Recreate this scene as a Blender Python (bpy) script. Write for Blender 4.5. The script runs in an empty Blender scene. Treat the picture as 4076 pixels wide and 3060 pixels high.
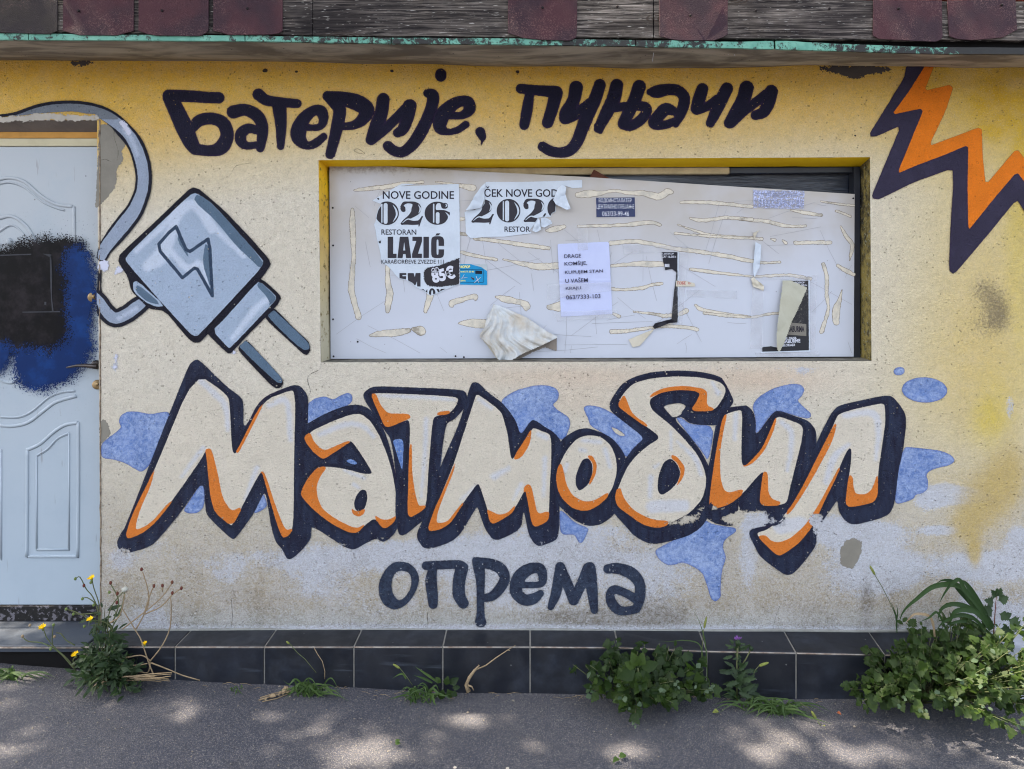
import bpy, bmesh, math, random
import numpy as np
from mathutils import Vector, Matrix, noise as mnoise
random.seed(7); rng = np.random.default_rng(7)
C = bpy.context.scene.collection
R = math.radians
# ------------------------------------------------------------------ camera, sky, sun, exposure
S = 0.0011            # metres per photo pixel on the wall plane
D = 3.1               # camera distance from the wall
CX, CY = 2110.0, 1130.0
XC = (CX-2038)*S; ZC = (2683-CY)*S
cam_d = bpy.data.cameras.new('camera'); cam = bpy.data.objects.new('camera', cam_d); C.objects.link(cam)
cam.location = (XC, -D, ZC); cam.rotation_euler = (R(90), 0, 0)
cam_d.sensor_width = 36; cam_d.lens = (D/S)/4076*36
cam_d.shift_x = (2038-CX)/4076; cam_d.shift_y = -(1530-CY)/4076
cam_d.clip_start = 0.05; cam_d.clip_end = 400
bpy.context.scene.camera = cam
SUN_EL = 60.0
sunv = Vector((-math.cos(R(SUN_EL)), -0.0075, math.sin(R(SUN_EL)))).normalized()
w = bpy.data.worlds.new('World'); bpy.context.scene.world = w; w.use_nodes = True
wn = w.node_tree.nodes; wl = w.node_tree.links
sky = wn.new('ShaderNodeTexSky'); sky.sky_type = 'NISHITA'; sky.sun_disc = False
sky.sun_elevation = R(SUN_EL); sky.sun_rotation = R(-90); sky.air_density = 1.0; sky.dust_density = 4.0; sky.ozone_density = 0.6
bg = wn['Background']; bg.inputs['Strength'].default_value = 0.13
hs = wn.new('ShaderNodeHueSaturation'); hs.inputs['Saturation'].default_value = 0.52   # a hazy, milky summer sky
wl.new(sky.outputs[0], hs.inputs['Color']); wl.new(hs.outputs[0], bg.inputs['Color'])
sd = bpy.data.lights.new('sun', 'SUN'); sd.energy = 3.6; sd.angle = R(0.55); sd.color = (1.0, 0.86, 0.67)
sun = bpy.data.objects.new('sun', sd); C.objects.link(sun)
sun.rotation_euler = sunv.to_track_quat('Z', 'Y').to_euler(); sun.location = (-4, 0, 8)
sc = bpy.context.scene
sc.view_settings.view_transform = 'Standard'; sc.view_settings.look = 'None'
sc.view_settings.exposure = 2.42; sc.view_settings.gamma = 1; sc.view_settings.use_curve_mapping = False
sc.cycles.transparent_max_bounces = 24; sc.cycles.max_bounces = 8
sc.cycles.use_denoising = True; sc.cycles.filter_width = 1.1

# ------------------------------------------------------------------ helpers
def W(px, py, d=0.0):
    k = (D-d)/D
    return Vector((XC+(px-CX)*S*k, -d, ZC+(CY-py)*S*k))
def lin(c):
    return tuple(((v/255)/12.92 if v <= 10.31 else ((v/255+0.055)/1.055)**2.4) for v in c)
def rgb(*c): return (*lin(c), 1.0)
class T:
    """a traced frame: zoomed-picture coordinates -> photo pixels"""
    def __init__(s, x0, y0, k): s.o = (x0, y0); s.k = k
    def __call__(s, *pts): return [(s.o[0]+p[0]/s.k, s.o[1]+p[1]/s.k, *[q/s.k for q in p[2:]]) for p in pts]
K = 2.0109
A=T(0,0,K); B=T(1000,0,K); Cc=T(2000,0,K); Dd=T(2976,0,K); E=T(0,700,K); F=T(400,1400,K); G=T(1100,1400,K)
H=T(2000,1400,K); I=T(2800,1400,K); J=T(1200,600,K); Kk=T(1900,600,K); L=T(2500,600,K); M=T(0,1400,K); N=T(0,2200,K)
O=T(1000,2200,K); P=T(1900,2200,K); Q=T(2976,2200,K); Sx=T(1400,2150,1.8433); B2=T(3400,200,1.6612); PL=T(800,1050,3.322)
P1=T(1450,700,4.424); P2=T(1450,900,4.424); P3=T(1850,650,4.424); P4=T(2200,900,4.424); P5=T(2900,1050,4.424); P6=T(2950,700,4.424)
TY=T(3550,1750,1.1198)

# node helper
class NG:
    def __init__(s, name, rough=0.8, spec=0.25):
        s.m = bpy.data.materials.new(name); s.m.use_nodes = True
        s.t = s.m.node_tree; s.b = s.t.nodes['Principled BSDF']; s.out = s.t.nodes['Material Output']
        s.b.inputs['Roughness'].default_value = rough; s.b.inputs['Specular IOR Level'].default_value = spec
        s._p = None
    def n(s, ty, **kw):
        x = s.t.nodes.new(ty)
        for k, v in kw.items(): setattr(x, k, v)
        return x
    def l(s, a, b): s.t.links.new(a, b)
    def put(s, sock, v):
        if v is None: return
        if isinstance(v, bpy.types.NodeSocket): s.l(v, sock)
        else: sock.default_value = v
    def pos(s, scale=(1, 1, 1), obj=False, off=(0, 0, 0)):
        if s._p is None or obj:
            base = s.n('ShaderNodeTexCoord').outputs['Object'] if obj else s.n('ShaderNodeNewGeometry').outputs['Position']
            if not obj: s._p = base
        else: base = s._p
        if scale == (1, 1, 1) and off == (0, 0, 0): return base
        mp = s.n('ShaderNodeMapping'); s.l(base, mp.inputs[0]); mp.inputs['Scale'].default_value = scale; mp.inputs['Location'].default_value = off
        return mp.outputs[0]
    def noise(s, scale, detail=3, rough=0.55, vec=None, dist=0.0, col=False):
        x = s.n('ShaderNodeTexNoise'); s.l(vec or s.pos(), x.inputs['Vector'])
        x.inputs['Scale'].default_value = scale; x.inputs['Detail'].default_value = detail
        x.inputs['Roughness'].default_value = rough; x.inputs['Distortion'].default_value = dist
        return x.outputs['Color' if col else 'Fac']
    def vor(s, scale, vec=None, feature='F1', out='Distance', rnd=1.0):
        x = s.n('ShaderNodeTexVoronoi', feature=feature); s.l(vec or s.pos(), x.inputs['Vector'])
        x.inputs['Scale'].default_value = scale; x.inputs['Randomness'].default_value = rnd
        return x.outputs[out]
    def ma(s, op, a, b=None, c=None, clamp=False):
        x = s.n('ShaderNodeMath', operation=op); x.use_clamp = clamp
        s.put(x.inputs[0], a); s.put(x.inputs[1], b); s.put(x.inputs[2], c); return x.outputs[0]
    def rng(s, v, a, b, c=0.0, d=1.0, smooth=True):
        x = s.n('ShaderNodeMapRange'); x.interpolation_type = 'SMOOTHSTEP' if smooth else 'LINEAR'
        s.put(x.inputs['Value'], v); x.inputs['From Min'].default_value = a; x.inputs['From Max'].default_value = b
        x.inputs['To Min'].default_value = c; x.inputs['To Max'].default_value = d; return x.outputs[0]
    def mix(s, f, a, b, mode='MIX'):
        x = s.n('ShaderNodeMix', data_type='RGBA', blend_type=mode); x.clamp_factor = True
        s.put(x.inputs[0], f); s.put(x.inputs[6], a); s.put(x.inputs[7], b); return x.outputs[2]
    def attr(s, name, col=False):
        x = s.n('ShaderNodeAttribute'); x.attribute_name = name; return x.outputs['Color' if col else 'Fac']
    def bump(s, h, strength=0.5, dist=0.003):
        x = s.n('ShaderNodeBump'); x.inputs['Strength'].default_value = strength; x.inputs['Distance'].default_value = dist
        s.l(h, x.inputs['Height']); s.l(x.outputs[0], s.b.inputs['Normal']); return x.outputs[0]
    def col(s, c): s.put(s.b.inputs['Base Color'], c)
    def alpha(s, a): s.put(s.b.inputs['Alpha'], a)
def sepz(g, which='Z'):
    x = g.n('ShaderNodeSeparateXYZ'); g.l(g.pos(), x.inputs[0]); return x.outputs[which]

# shapes (signed distance in photo pixels, positive inside)
def chaikin(p, n=2, r=0.2):
    p = np.array([q[:2] for q in p], float)
    for _ in range(n):
        q = np.roll(p, -1, 0); p = np.stack([p*(1-r)+q*r, p*r+q*(1-r)], 1).reshape(-1, 2)
    return p
def poly(pts, n=2, r=0.2):
    v = chaikin(pts, n, r) if n else np.array([q[:2] for q in pts], float)
    def f(X):
        a = v; b = np.roll(v, -1, 0); d2 = np.full(len(X), 1e18); ins = np.zeros(len(X), bool)
        for i in range(len(a)):
            e = b[i]-a[i]; L2 = e@e
            if L2 < 1e-9: continue
            w_ = X-a[i]; t = np.clip((w_@e)/L2, 0, 1); q = w_-t[:, None]*e; d2 = np.minimum(d2, (q*q).sum(1))
            c = (a[i, 1] > X[:, 1]) != (b[i, 1] > X[:, 1])
            if abs(e[1]) > 1e-12: ins ^= c & (X[:, 0] < (X[:, 1]-a[i, 1])*e[0]/e[1]+a[i, 0])
        return np.where(ins, 1, -1)*np.sqrt(d2)
    f.bb = (v[:, 0].min(), v[:, 1].min(), v[:, 0].max(), v[:, 1].max()); return f
def crom(pts, n=6):
    p = np.array(pts, float)
    if len(p) < 3: return p
    q = np.vstack([2*p[0]-p[1], p, 2*p[-1]-p[-2]]); out = []
    for i in range(1, len(q)-2):
        for k in range(n):
            t = k/n
            out.append(0.5*((2*q[i])+(-q[i-1]+q[i+1])*t+(2*q[i-1]-5*q[i]+4*q[i+1]-q[i+2])*t*t+(-q[i-1]+3*q[i]-3*q[i+1]+q[i+2])*t**3))
    out.append(p[-1]); return np.array(out)
def stroke(pts, n=5, dr=0.0, closed=False, r=None):
    if r is not None: pts = [(p[0], p[1], r) for p in pts]
    if closed: pts = list(pts)+[pts[0]]
    v = crom(pts, n) if n > 1 else np.array(pts, float)
    v = v.copy(); v[:, 2] = np.maximum(v[:, 2]+dr, 0.3)
    def f(X):
        o = np.full(len(X), -1e9)
        for i in range(len(v)-1):
            a = v[i, :2]; e = v[i+1, :2]-a; L2 = max(e@e, 1e-9)
            w_ = X-a; t = np.clip((w_@e)/L2, 0, 1); q = w_-t[:, None]*e
            o = np.maximum(o, v[i, 2]+(v[i+1, 2]-v[i, 2])*t-np.sqrt((q*q).sum(1)))
        return o
    rr = v[:, 2].max(); f.bb = (v[:, 0].min()-rr, v[:, 1].min()-rr, v[:, 0].max()+rr, v[:, 1].max()+rr); return f
def ell(cx, cy, rx, ry, a=0):
    ca, sa = math.cos(R(a)), math.sin(R(a))
    def f(X):
        x = X[:, 0]-cx; y = X[:, 1]-cy; u = x*ca+y*sa; v = -x*sa+y*ca
        q = np.sqrt((u/rx)**2+(v/ry)**2)+1e-9; g_ = np.sqrt((u/rx**2)**2+(v/ry**2)**2)+1e-9
        return q*(1-q)/g_
    m = max(rx, ry); f.bb = (cx-m, cy-m, cx+m, cy+m); return f
def _bb(fs): b = np.array([f.bb for f in fs]); return (b[:, 0].min(), b[:, 1].min(), b[:, 2].max(), b[:, 3].max())
def U(*fs):
    def f(X):
        o = fs[0](X)
        for g in fs[1:]: o = np.maximum(o, g(X))
        return o
    f.bb = _bb(fs); return f
def SUB(a, *bs):
    def f(X):
        o = a(X)
        for b in bs: o = np.minimum(o, -b(X))
        return o
    f.bb = a.bb; return f
def INT(a, b):
    def f(X): return np.minimum(a(X), b(X))
    f.bb = a.bb; return f

def link(name, me, mat=None, parent=None, smooth=False):
    o = bpy.data.objects.new(name, me); C.objects.link(o)
    if mat is not None and not me.materials: me.materials.append(mat)
    if parent is not None: o.parent = parent
    if smooth: me.shade_smooth()
    return o
def tag(o, label=None, cat=None, group=None, kind=None):
    if label: o['label'] = label
    if cat: o['category'] = cat
    if group: o['group'] = group
    if kind: o['kind'] = kind
    return o
def thing(name, label, cat, loc=(0, 0, 0), group=None):
    o = bpy.data.objects.new(name, None); C.objects.link(o); o.location = loc; o.empty_display_size = .1
    return tag(o, label, cat, group)
def sheet(name, layers, d, mat, parent, res=3.6, margin=4.0, clip=None, bow=None):
    """painted or paper sheet: a fine grid cut to the shape, with the distances to its outlines as attributes"""
    f0 = layers['n']; x0, y0, x1, y1 = f0.bb; m = margin+res
    if clip: x0 = max(x0, clip[0]+m); y0 = max(y0, clip[1]+m); x1 = min(x1, clip[2]-m); y1 = min(y1, clip[3]-m)
    nx = int((x1-x0+2*m)/res)+2; ny = int((y1-y0+2*m)/res)+2
    gx = x0-m+np.arange(nx)*res; gy = y0-m+np.arange(ny)*res
    X, Y = np.meshgrid(gx, gy); pts = np.stack([X.ravel(), Y.ravel()], 1)
    v = {k: f(pts) for k, f in layers.items()}
    keepv = (v['n'] > -margin).reshape(ny, nx)
    keep = keepv[:-1, :-1] | keepv[1:, :-1] | keepv[:-1, 1:] | keepv[1:, 1:]
    jj, ii = np.nonzero(keep)
    q = np.stack([jj*nx+ii, (jj+1)*nx+ii, (jj+1)*nx+ii+1, jj*nx+ii+1], 1)
    used = np.unique(q); remap = np.full(nx*ny, -1); remap[used] = np.arange(len(used)); q = remap[q]
    px = pts[used, 0]; py = pts[used, 1]
    dd = np.full(len(used), float(d)) if not callable(d) else d(px, py)
    if bow: dd = dd+bow(px, py)
    k = (D-dd)/D
    co = np.stack([XC+(px-CX)*S*k, -dd, ZC+(CY-py)*S*k], 1)
    me = bpy.data.meshes.new(name); me.from_pydata(co.tolist(), [], q.tolist())
    for a, arr in v.items():
        at = me.attributes.new(a, 'FLOAT', 'POINT'); at.data.foreach_set('value', arr[used].astype(np.float32))
    o = link(name, me, mat, parent, smooth=True)
    return o
def box_bm(bm, a, b, bev=0.0):
    a, b = Vector(a), Vector(b)
    r = bmesh.ops.create_cube(bm, size=1)
    for v_ in r['verts']:
        v_.co = Vector(((a.x+b.x)/2+v_.co.x*(b.x-a.x), (a.y+b.y)/2+v_.co.y*(b.y-a.y), (a.z+b.z)/2+v_.co.z*(b.z-a.z)))
    if bev: bmesh.ops.bevel(bm, geom=list({e for v_ in r['verts'] for e in v_.link_edges}), offset=bev, segments=2, affect='EDGES', clamp_overlap=True)
def box(name, a, b, mat, parent=None, bev=0.0):
    bm = bmesh.new(); box_bm(bm, a, b, bev); me = bpy.data.meshes.new(name); bm.to_mesh(me); bm.free()
    return link(name, me, mat, parent)
def prism(name, front, thick, mat, parent=None, bev=0.0, smooth=False):
    """front: world points of the front outline (facing -Y); thick: depth towards +Y"""
    bm = bmesh.new(); vs = [bm.verts.new(p) for p in front]; f = bm.faces.new(vs)
    r = bmesh.ops.extrude_face_region(bm, geom=[f])
    for e in r['geom']:
        if isinstance(e, bmesh.types.BMVert): e.co.y += thick
    bmesh.ops.recalc_face_normals(bm, faces=bm.faces)
    if bev: bmesh.ops.bevel(bm, geom=[e for e in bm.edges], offset=bev, segments=1, affect='EDGES', clamp_overlap=True)
    me = bpy.data.meshes.new(name); bm.to_mesh(me); bm.free(); return link(name, me, mat, parent, smooth)
def quad(name, pts, mat, parent=None, sub=0):
    me = bpy.data.meshes.new(name)
    if sub:
        p = [Vector(q) for q in pts]; vs = []; fs = []
        for j in range(sub[1]+1):
            for i in range(sub[0]+1):
                u = i/sub[0]; v_ = j/sub[1]; vs.append((p[0]*(1-u)+p[1]*u)*(1-v_)+(p[3]*(1-u)+p[2]*u)*v_)
        for j in range(sub[1]):
            for i in range(sub[0]): a = j*(sub[0]+1)+i; fs.append((a, a+1, a+sub[0]+2, a+sub[0]+1))
        me.from_pydata(vs, [], fs)
    else: me.from_pydata([tuple(p) for p in pts], [], [tuple(range(len(pts)))])
    return link(name, me, mat, parent)
def tube_data(paths, seg=6, flat=1.0):
    V = []; Fc = []
    for path in paths:
        pts = [Vector(p[:3]) for p in path]; rs = [p[3] for p in path]; base = len(V); n = len(pts)
        for i in range(n):
            t = (pts[min(i+1, n-1)]-pts[max(i-1, 0)]).normalized()
            u = t.cross(Vector((0, 1, 0)));
            if u.length < .05: u = t.cross(Vector((1, 0, 0)))
            u.normalize(); v_ = t.cross(u).normalized()
            for k in range(seg):
                a = 2*math.pi*k/seg; q = pts[i]+u*(math.cos(a)*rs[i])+v_*(math.sin(a)*rs[i]*flat); V.append(tuple(q))
        for i in range(n-1):
            for k in range(seg):
                a = base+i*seg+k; b = base+i*seg+(k+1) % seg; Fc.append((a, b, b+seg, a+seg))
        Fc.append(tuple(base+k for k in range(seg))[::-1]); Fc.append(tuple(base+(n-1)*seg+k for k in range(seg)))
    return V, Fc
def tube(name, paths, mat, parent=None, seg=6, flat=1.0):
    V, Fc = tube_data(paths, seg, flat); me = bpy.data.meshes.new(name); me.from_pydata(V, [], Fc)
    return link(name, me, mat, parent, smooth=True)
def smooth_path(pts, n=6): return [tuple(p) for p in crom(pts, n)]
# ------------------------------------------------------------------ materials
def stucco(g, strength=0.75):
    a = g.noise(58, 4, 0.66, dist=2.0); b = g.noise(170, 2, 0.6, dist=0.8)
    ridg = g.ma('ABSOLUTE', g.ma('SUBTRACT', g.noise(38, 3, 0.6, dist=3.2), 0.5))
    pit = g.rng(g.vor(46), 0.06, 0.20, 1.0, 0.0)
    sel = g.rng(g.noise(9, 2), 0.38, 0.58)
    pit = g.ma('MULTIPLY', pit, sel)
    h = g.ma('ADD', g.ma('MULTIPLY', a, 0.9), g.ma('MULTIPLY', b, 0.35))
    h = g.ma('ADD', h, g.ma('MULTIPLY', ridg, 1.3))
    h = g.ma('SUBTRACT', h, g.ma('MULTIPLY', pit, 0.9))
    g.bump(h, strength, 0.011)
    crev = g.rng(g.ma('ABSOLUTE', g.ma('SUBTRACT', g.noise(40, 4, 0.7, dist=3.4), 0.5)), 0.0, 0.030, 1.0, 0.0)  # crevice mask: dirt and relief shade, both put into the colour
    return pit, crev
def speck(g, scale, thr, rad):
    d = g.vor(scale); c = g.n('ShaderNodeSeparateColor'); g.l(g.vor(scale, out='Color'), c.inputs[0])
    return g.ma('MULTIPLY', g.ma('LESS_THAN', d, rad), g.ma('GREATER_THAN', c.outputs[0], thr))
def wall_mat():
    g = NG('painted_stucco', 0.85, 0.2); pit, crev = stucco(g, 0.8)
    c = g.attr('col', True)
    n1 = g.noise(14, 5, 0.65); n2 = g.noise(130, 4, 0.75)
    c = g.mix(g.rng(n1, 0.35, 0.75, 0, .16), c, rgb(228, 214, 190))
    nn = g.ma('ADD', g.ma('MULTIPLY', g.noise(24, 6, 0.75), 0.75), g.ma('MULTIPLY', n2, 0.5))
    fin = g.ma('MULTIPLY', g.ma('SUBTRACT', g.noise(110, 5, .85, dist=1), .5), .9); nn = g.ma('ADD', nn, fin); wm = g.rng(g.ma('ADD', g.attr('wht'), nn), 0.93, 1.09)
    c = g.mix(g.ma('MULTIPLY', wm, 0.85), c, rgb(198, 204, 218))
    om = g.rng(g.ma('ADD', g.attr('och'), g.ma('MULTIPLY', nn, .5)), 0.45, 1.05)
    c = g.mix(g.ma('MULTIPLY', om, .85), c, rgb(196, 170, 96))
    dn = g.ma('ADD', g.noise(70, 5, 0.8), g.ma('MULTIPLY', g.noise(260, 3, .8), .5))
    dm = g.rng(g.ma('ADD', g.attr('drt'), dn), 0.93, 1.3)
    c = g.mix(g.ma('MULTIPLY', dm, 0.75), c, rgb(92, 84, 72))
    c = g.mix(g.ma('MULTIPLY', pit, .6), c, rgb(98, 84, 62))  # pits darkened in the colour as well as in the bump
    mt = g.rng(g.noise(42, 5, .85, dist=.8), .35, .68, 0, 1); c = g.mix(g.ma('MULTIPLY', mt, .20), c, rgb(132, 121, 106)); lz = g.ma('MULTIPLY', g.rng(sepz(g), .25, 1.15, 1, 0), g.ma('SUBTRACT', 1.0, g.ma('MULTIPLY', om, .8))); sp1 = g.rng(g.ma('ADD', g.noise(64, 5, .9, dist=1.2), g.ma('MULTIPLY', g.noise(7, 3), .25)), .56, .66); c = g.mix(g.ma('MULTIPLY', sp1, g.ma('MULTIPLY', lz, .42)), c, rgb(206, 208, 214)); sp2 = g.rng(g.ma('ADD', g.noise(78, 5, .9, dist=1.6), g.ma('MULTIPLY', g.noise(5, 3), .3)), .68, .78); c = g.mix(g.ma('MULTIPLY', sp2, g.ma('MULTIPLY', lz, .62)), c, rgb(104, 92, 74)); low_ = g.rng(sepz(g), .1, 1.1, .8, .42); c = g.mix(g.ma('MULTIPLY', crev, low_), c, rgb(122, 112, 97)); c = g.mix(g.rng(g.noise(150, 3, .7), .56, .72, 0, .35), c, rgb(236, 228, 210))
    # hairline cracks near the top and above the door
    cr = g.rng(g.vor(3.2, feature='DISTANCE_TO_EDGE', vec=None), 0.0, 0.004, 1.0, 0.0)
    g.col(c); return g.m
def paint_mat(name, pal, chips=(.93, .10), mottle=0.0, fuzz=2.0, low=None, edge=None):
    """pal: colours for n (body), f, o, h, b"""
    g = NG(name, 0.62, 0.3); pit, crev = stucco(g, 0.7)
    w1 = g.ma('SUBTRACT', g.noise(170, 3, 0.7), 0.5); w2 = g.ma('SUBTRACT', g.noise(45, 3, 0.6), 0.5)
    wob = g.ma('ADD', g.ma('MULTIPLY', w1, 3.4*fuzz/2), g.ma('MULTIPLY', w2, 2.4))
    g.b.inputs['Specular IOR Level'].default_value = .16
    def m(a, lo=-1.2, hi=1.2): return g.rng(g.ma('ADD', g.attr(a), wob), lo, hi)
    n0 = g.noise(8, 4, 0.6); c = pal['n']
    if low is not None:
        c = g.mix(g.rng(sepz(g), 0.55, 1.9, 1, 0), c, low)
    c = g.mix(g.rng(n0, .4, .7, 0, .35), c, tuple(min(1, q*1.9+.004) for q in (c[:3] if isinstance(c, tuple) else pal['n'][:3]))+(1,))
    if mottle:
        q = g.ma('ADD', g.noise(55, 6, 0.8, dist=.6), g.ma('MULTIPLY', g.noise(7, 3), .35))
        c = g.mix(g.rng(q, .50, .86, 0, mottle), c, pal.get('m', (.6, .7, .9, 1)))
    if edge is not None:
        em = g.rng(g.attr('n'), 0, 9, 1, 0); c = g.mix(g.ma('MULTIPLY', em, .55), c, edge)
    if 'x' in pal: c = g.mix(g.rng(g.ma('ADD', g.attr('f'), wob), -17, -13, 1, 0), c, g.mix(g.rng(g.noise(30, 4, .7, vec=g.pos((1, 1, .25))), .35, .7), pal['x'], pal['n']))
    if 'f' in pal:
        f = pal['f']; fc = g.mix(g.rng(g.noise(10, 4, .6), .35, .7, 0, .5), f, tuple(v*.86 for v in f[:3])+(1,))
        fc = g.mix(g.ma('MULTIPLY', g.noise(200, 3, .8), .15), fc, (.3, .27, .22, 1))
        if 'h' in pal:
            hm = g.rng(g.ma('ADD', g.attr('h'), g.ma('MULTIPLY', w2, 14)), -10, 8); fc = g.mix(g.ma('MULTIPLY', hm, .5), fc, pal['h'])
        c = g.mix(m('f'), c, fc)
    if 'o' in pal: c = g.mix(m('o'), c, g.mix(g.rng(g.noise(12, 3), .35, .7, 0, .5), pal['o'], tuple(v*.8 for v in pal['o'][:3])+(1,)))
    if 'b' in pal: c = g.mix(m('b'), c, g.mix(g.rng(g.noise(60, 5, .8), .4, .7), pal['b'], pal['m']))
    c = g.mix(g.ma('MULTIPLY', pit, .3), c, (.02, .018, .02, 1)); c = g.mix(g.ma('MULTIPLY', crev, .30), c, (.03, .026, .026, 1))  # pit and crevice shade painted into the mural colour too
    g.col(c)
    al = m('n', -1.5, 1.5)
    if fuzz > 2: # spray dust round the edge
        dust = g.ma('MULTIPLY', g.rng(g.attr('n'), -8, 2, 0, .6), g.rng(g.noise(420, 2, .9), .5, .62)); al = g.ma('MAXIMUM', al, dust)
    if chips: al = g.ma('MULTIPLY', al, g.ma('SUBTRACT', 1.0, speck(g, 70, chips[0], .20))); al = g.ma('MULTIPLY', al, g.ma('SUBTRACT', 1.0, g.ma('MULTIPLY', speck(g, 34, chips[0], .13), g.ma('GREATER_THAN', g.noise(3, 2), .5)))); al = g.ma('MULTIPLY', al, g.ma('SUBTRACT', 1.0, speck(g, 150, chips[0]-.02, .2)))
    if pal.get('w'):
        wn_ = g.ma('ADD', g.attr('w'), g.ma('ADD', g.ma('MULTIPLY', g.noise(60, 5, .75, dist=.5), .9), g.ma('MULTIPLY', g.noise(14, 2), .4)))
        al = g.ma('MULTIPLY', al, g.rng(wn_, 1.04, 1.08, 1, 0))
    g.alpha(al); return g.m
NAVY = rgb(24, 24, 45); NAVY_LOW = rgb(28, 34, 52); ORANGE = rgb(214, 122, 48); CREAM = rgb(218, 209, 192); SKYB = rgb(112, 138, 192)
M_wall = wall_mat()
M_script = paint_mat('dark_spray_paint', {'n': rgb(20, 19, 40)}, chips=(.994, .1), fuzz=3.2, edge=rgb(52, 30, 66))
M_word = paint_mat('graffiti_letter_paint', {'n': NAVY, 'f': CREAM, 'o': ORANGE, 'h': rgb(196, 205, 226), 'b': rgb(88, 120, 182), 'm': rgb(150, 176, 218), 'w': True, 'x': rgb(40, 48, 70)}, low=NAVY_LOW, chips=(.90, .1), edge=rgb(46, 30, 62))
M_sub = paint_mat('brushed_navy_paint', {'n': rgb(27, 32, 50), 'm': rgb(62, 74, 94), 'w': True}, mottle=.8, chips=(.91, .1), fuzz=3.0)
M_bolt = paint_mat('bolt_paint', {'n': rgb(48, 44, 64), 'o': rgb(228, 122, 24)}, chips=None, edge=rgb(46, 30, 60), low=rgb(50, 52, 70))
M_blue = paint_mat('blue_splash_paint', {'n': rgb(88, 116, 172), 'm': rgb(160, 178, 214)}, chips=None, mottle=1.0, edge=rgb(88, 104, 166))
M_plug = paint_mat('plug_paint', {'n': rgb(18, 18, 32), 'f': rgb(166, 184, 208), 'o': rgb(92, 114, 136), 'h': rgb(222, 230, 244), 'b': rgb(46, 62, 84), 'm': rgb(56, 76, 100)}, chips=(.985, .1), fuzz=2.6)
M_cable = paint_mat('cable_paint', {'n': rgb(20, 22, 36), 'f': rgb(152, 166, 188), 'o': rgb(118, 126, 136), 'h': rgb(204, 214, 232)}, chips=None, fuzz=2.4)
def flat_mat(name, c, c2=None, rough=.8, spec=.2, scale=12, amt=.5, bump=.15, bscale=120, attr=None, fuzz=4.0, wob=10, stc=False, fine=.12):
    g = NG(name, rough, spec); n1 = g.noise(scale, 5, .65)
    cc = g.mix(g.rng(n1, .35, .7, 0, amt), c, c2 or tuple(v*.7 for v in c[:3])+(1,))
    cc = g.mix(g.ma('MULTIPLY', g.noise(bscale*2, 3, .8), fine), cc, (.05, .045, .04, 1))
    g.col(cc)
    if stc: stucco(g, .6)
    elif bump: g.bump(g.noise(bscale, 4, .6), bump, .003)
    if attr:
        wv = g.ma('ADD', g.ma('MULTIPLY', g.ma('SUBTRACT', g.noise(110, 4, .7), .5), wob), g.ma('MULTIPLY', g.ma('SUBTRACT', g.noise(28, 4, .7), .5), wob*1.6))
        g.alpha(g.rng(g.ma('ADD', g.attr(attr), wv), -fuzz/2, fuzz/2))
    return g.m
M_greyp = flat_mat('bare_grey_render', rgb(132, 128, 118), rgb(110, 106, 98), attr='n', wob=14, bump=.3, fuzz=1.5)
M_black_p = flat_mat('bare_tar_patch', rgb(74, 68, 64), rgb(52, 48, 48), attr='n', wob=34, fuzz=2)
M_mortar = flat_mat('rough_mortar', rgb(150, 142, 128), rgb(110, 102, 92), bump=.8, bscale=60)
def yellow_reveal():
    g = NG('yellow_reveal_paint', .6, .3)
    z = sepz(g); c = g.mix(g.rng(g.noise(9, 4), .35, .7), rgb(244, 196, 26), rgb(216, 168, 34))
    c = g.mix(g.rng(z, 1.45, 2.2, 1, 0), c, rgb(196, 188, 160))
    c = g.mix(g.rng(g.ma('ADD', g.noise(30, 5, .7), g.ma('MULTIPLY', g.noise(6, 2), .4)), .74, .86), c, rgb(120, 100, 50))
    g.col(c); g.bump(g.noise(70, 4), .4, .003); return g.m
M_yrev = yellow_reveal()
M_ytop = flat_mat('yellow_lintel_paint', rgb(252, 208, 24), rgb(236, 182, 20), scale=7, bump=.3, bscale=50, fine=.08)
def mould_reveal():
    g = NG('mouldy_reveal_paint', .8, .2); n_ = g.ma('ADD', g.noise(26, 6, .75), g.ma('MULTIPLY', g.noise(5, 2), .5))
    c = g.mix(g.rng(n_, .60, .92), rgb(150, 134, 76), rgb(40, 38, 36)); c = g.mix(g.rng(g.noise(90, 3), .6, .7), c, rgb(150, 160, 150)); g.col(c); g.bump(g.noise(80, 4), .6, .004); return g.m
M_mould = mould_reveal()
M_sill = flat_mat('dirty_sill_concrete', rgb(128, 124, 112), rgb(80, 78, 74), scale=20, amt=.9, bump=.6)
M_frame = flat_mat('dark_painted_frame', rgb(24, 28, 40), rgb(40, 46, 56), rough=.4, spec=.5)
M_void = flat_mat('shade_black', rgb(9, 9, 12), rough=.9, bump=0)  # near-black that stands in for shade in gaps and recesses
M_creamf = flat_mat('cream_sprayed_frame', rgb(196, 180, 144), rgb(150, 134, 104), scale=18)
def sheet_plastic():
    g = NG('dark_plastic_sheet', .28, .6); v = g.pos((6, 1, 60)); n_ = g.noise(1, 4, .6, vec=v, dist=1.2)
    x = sepz(g, 'X'); c = g.mix(g.rng(x, .55, .85, 0, 1), rgb(84, 92, 104), rgb(20, 28, 42)); c = g.mix(g.rng(n_, .55, .75, 0, .45), c, rgb(76, 88, 104)); g.col(c); g.bump(n_, .5, .01); return g.m
M_plastic = sheet_plastic()
M_rust = flat_mat('rusty_steel', rgb(92, 56, 44), rgb(54, 34, 30), scale=40, bump=.6)
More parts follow.
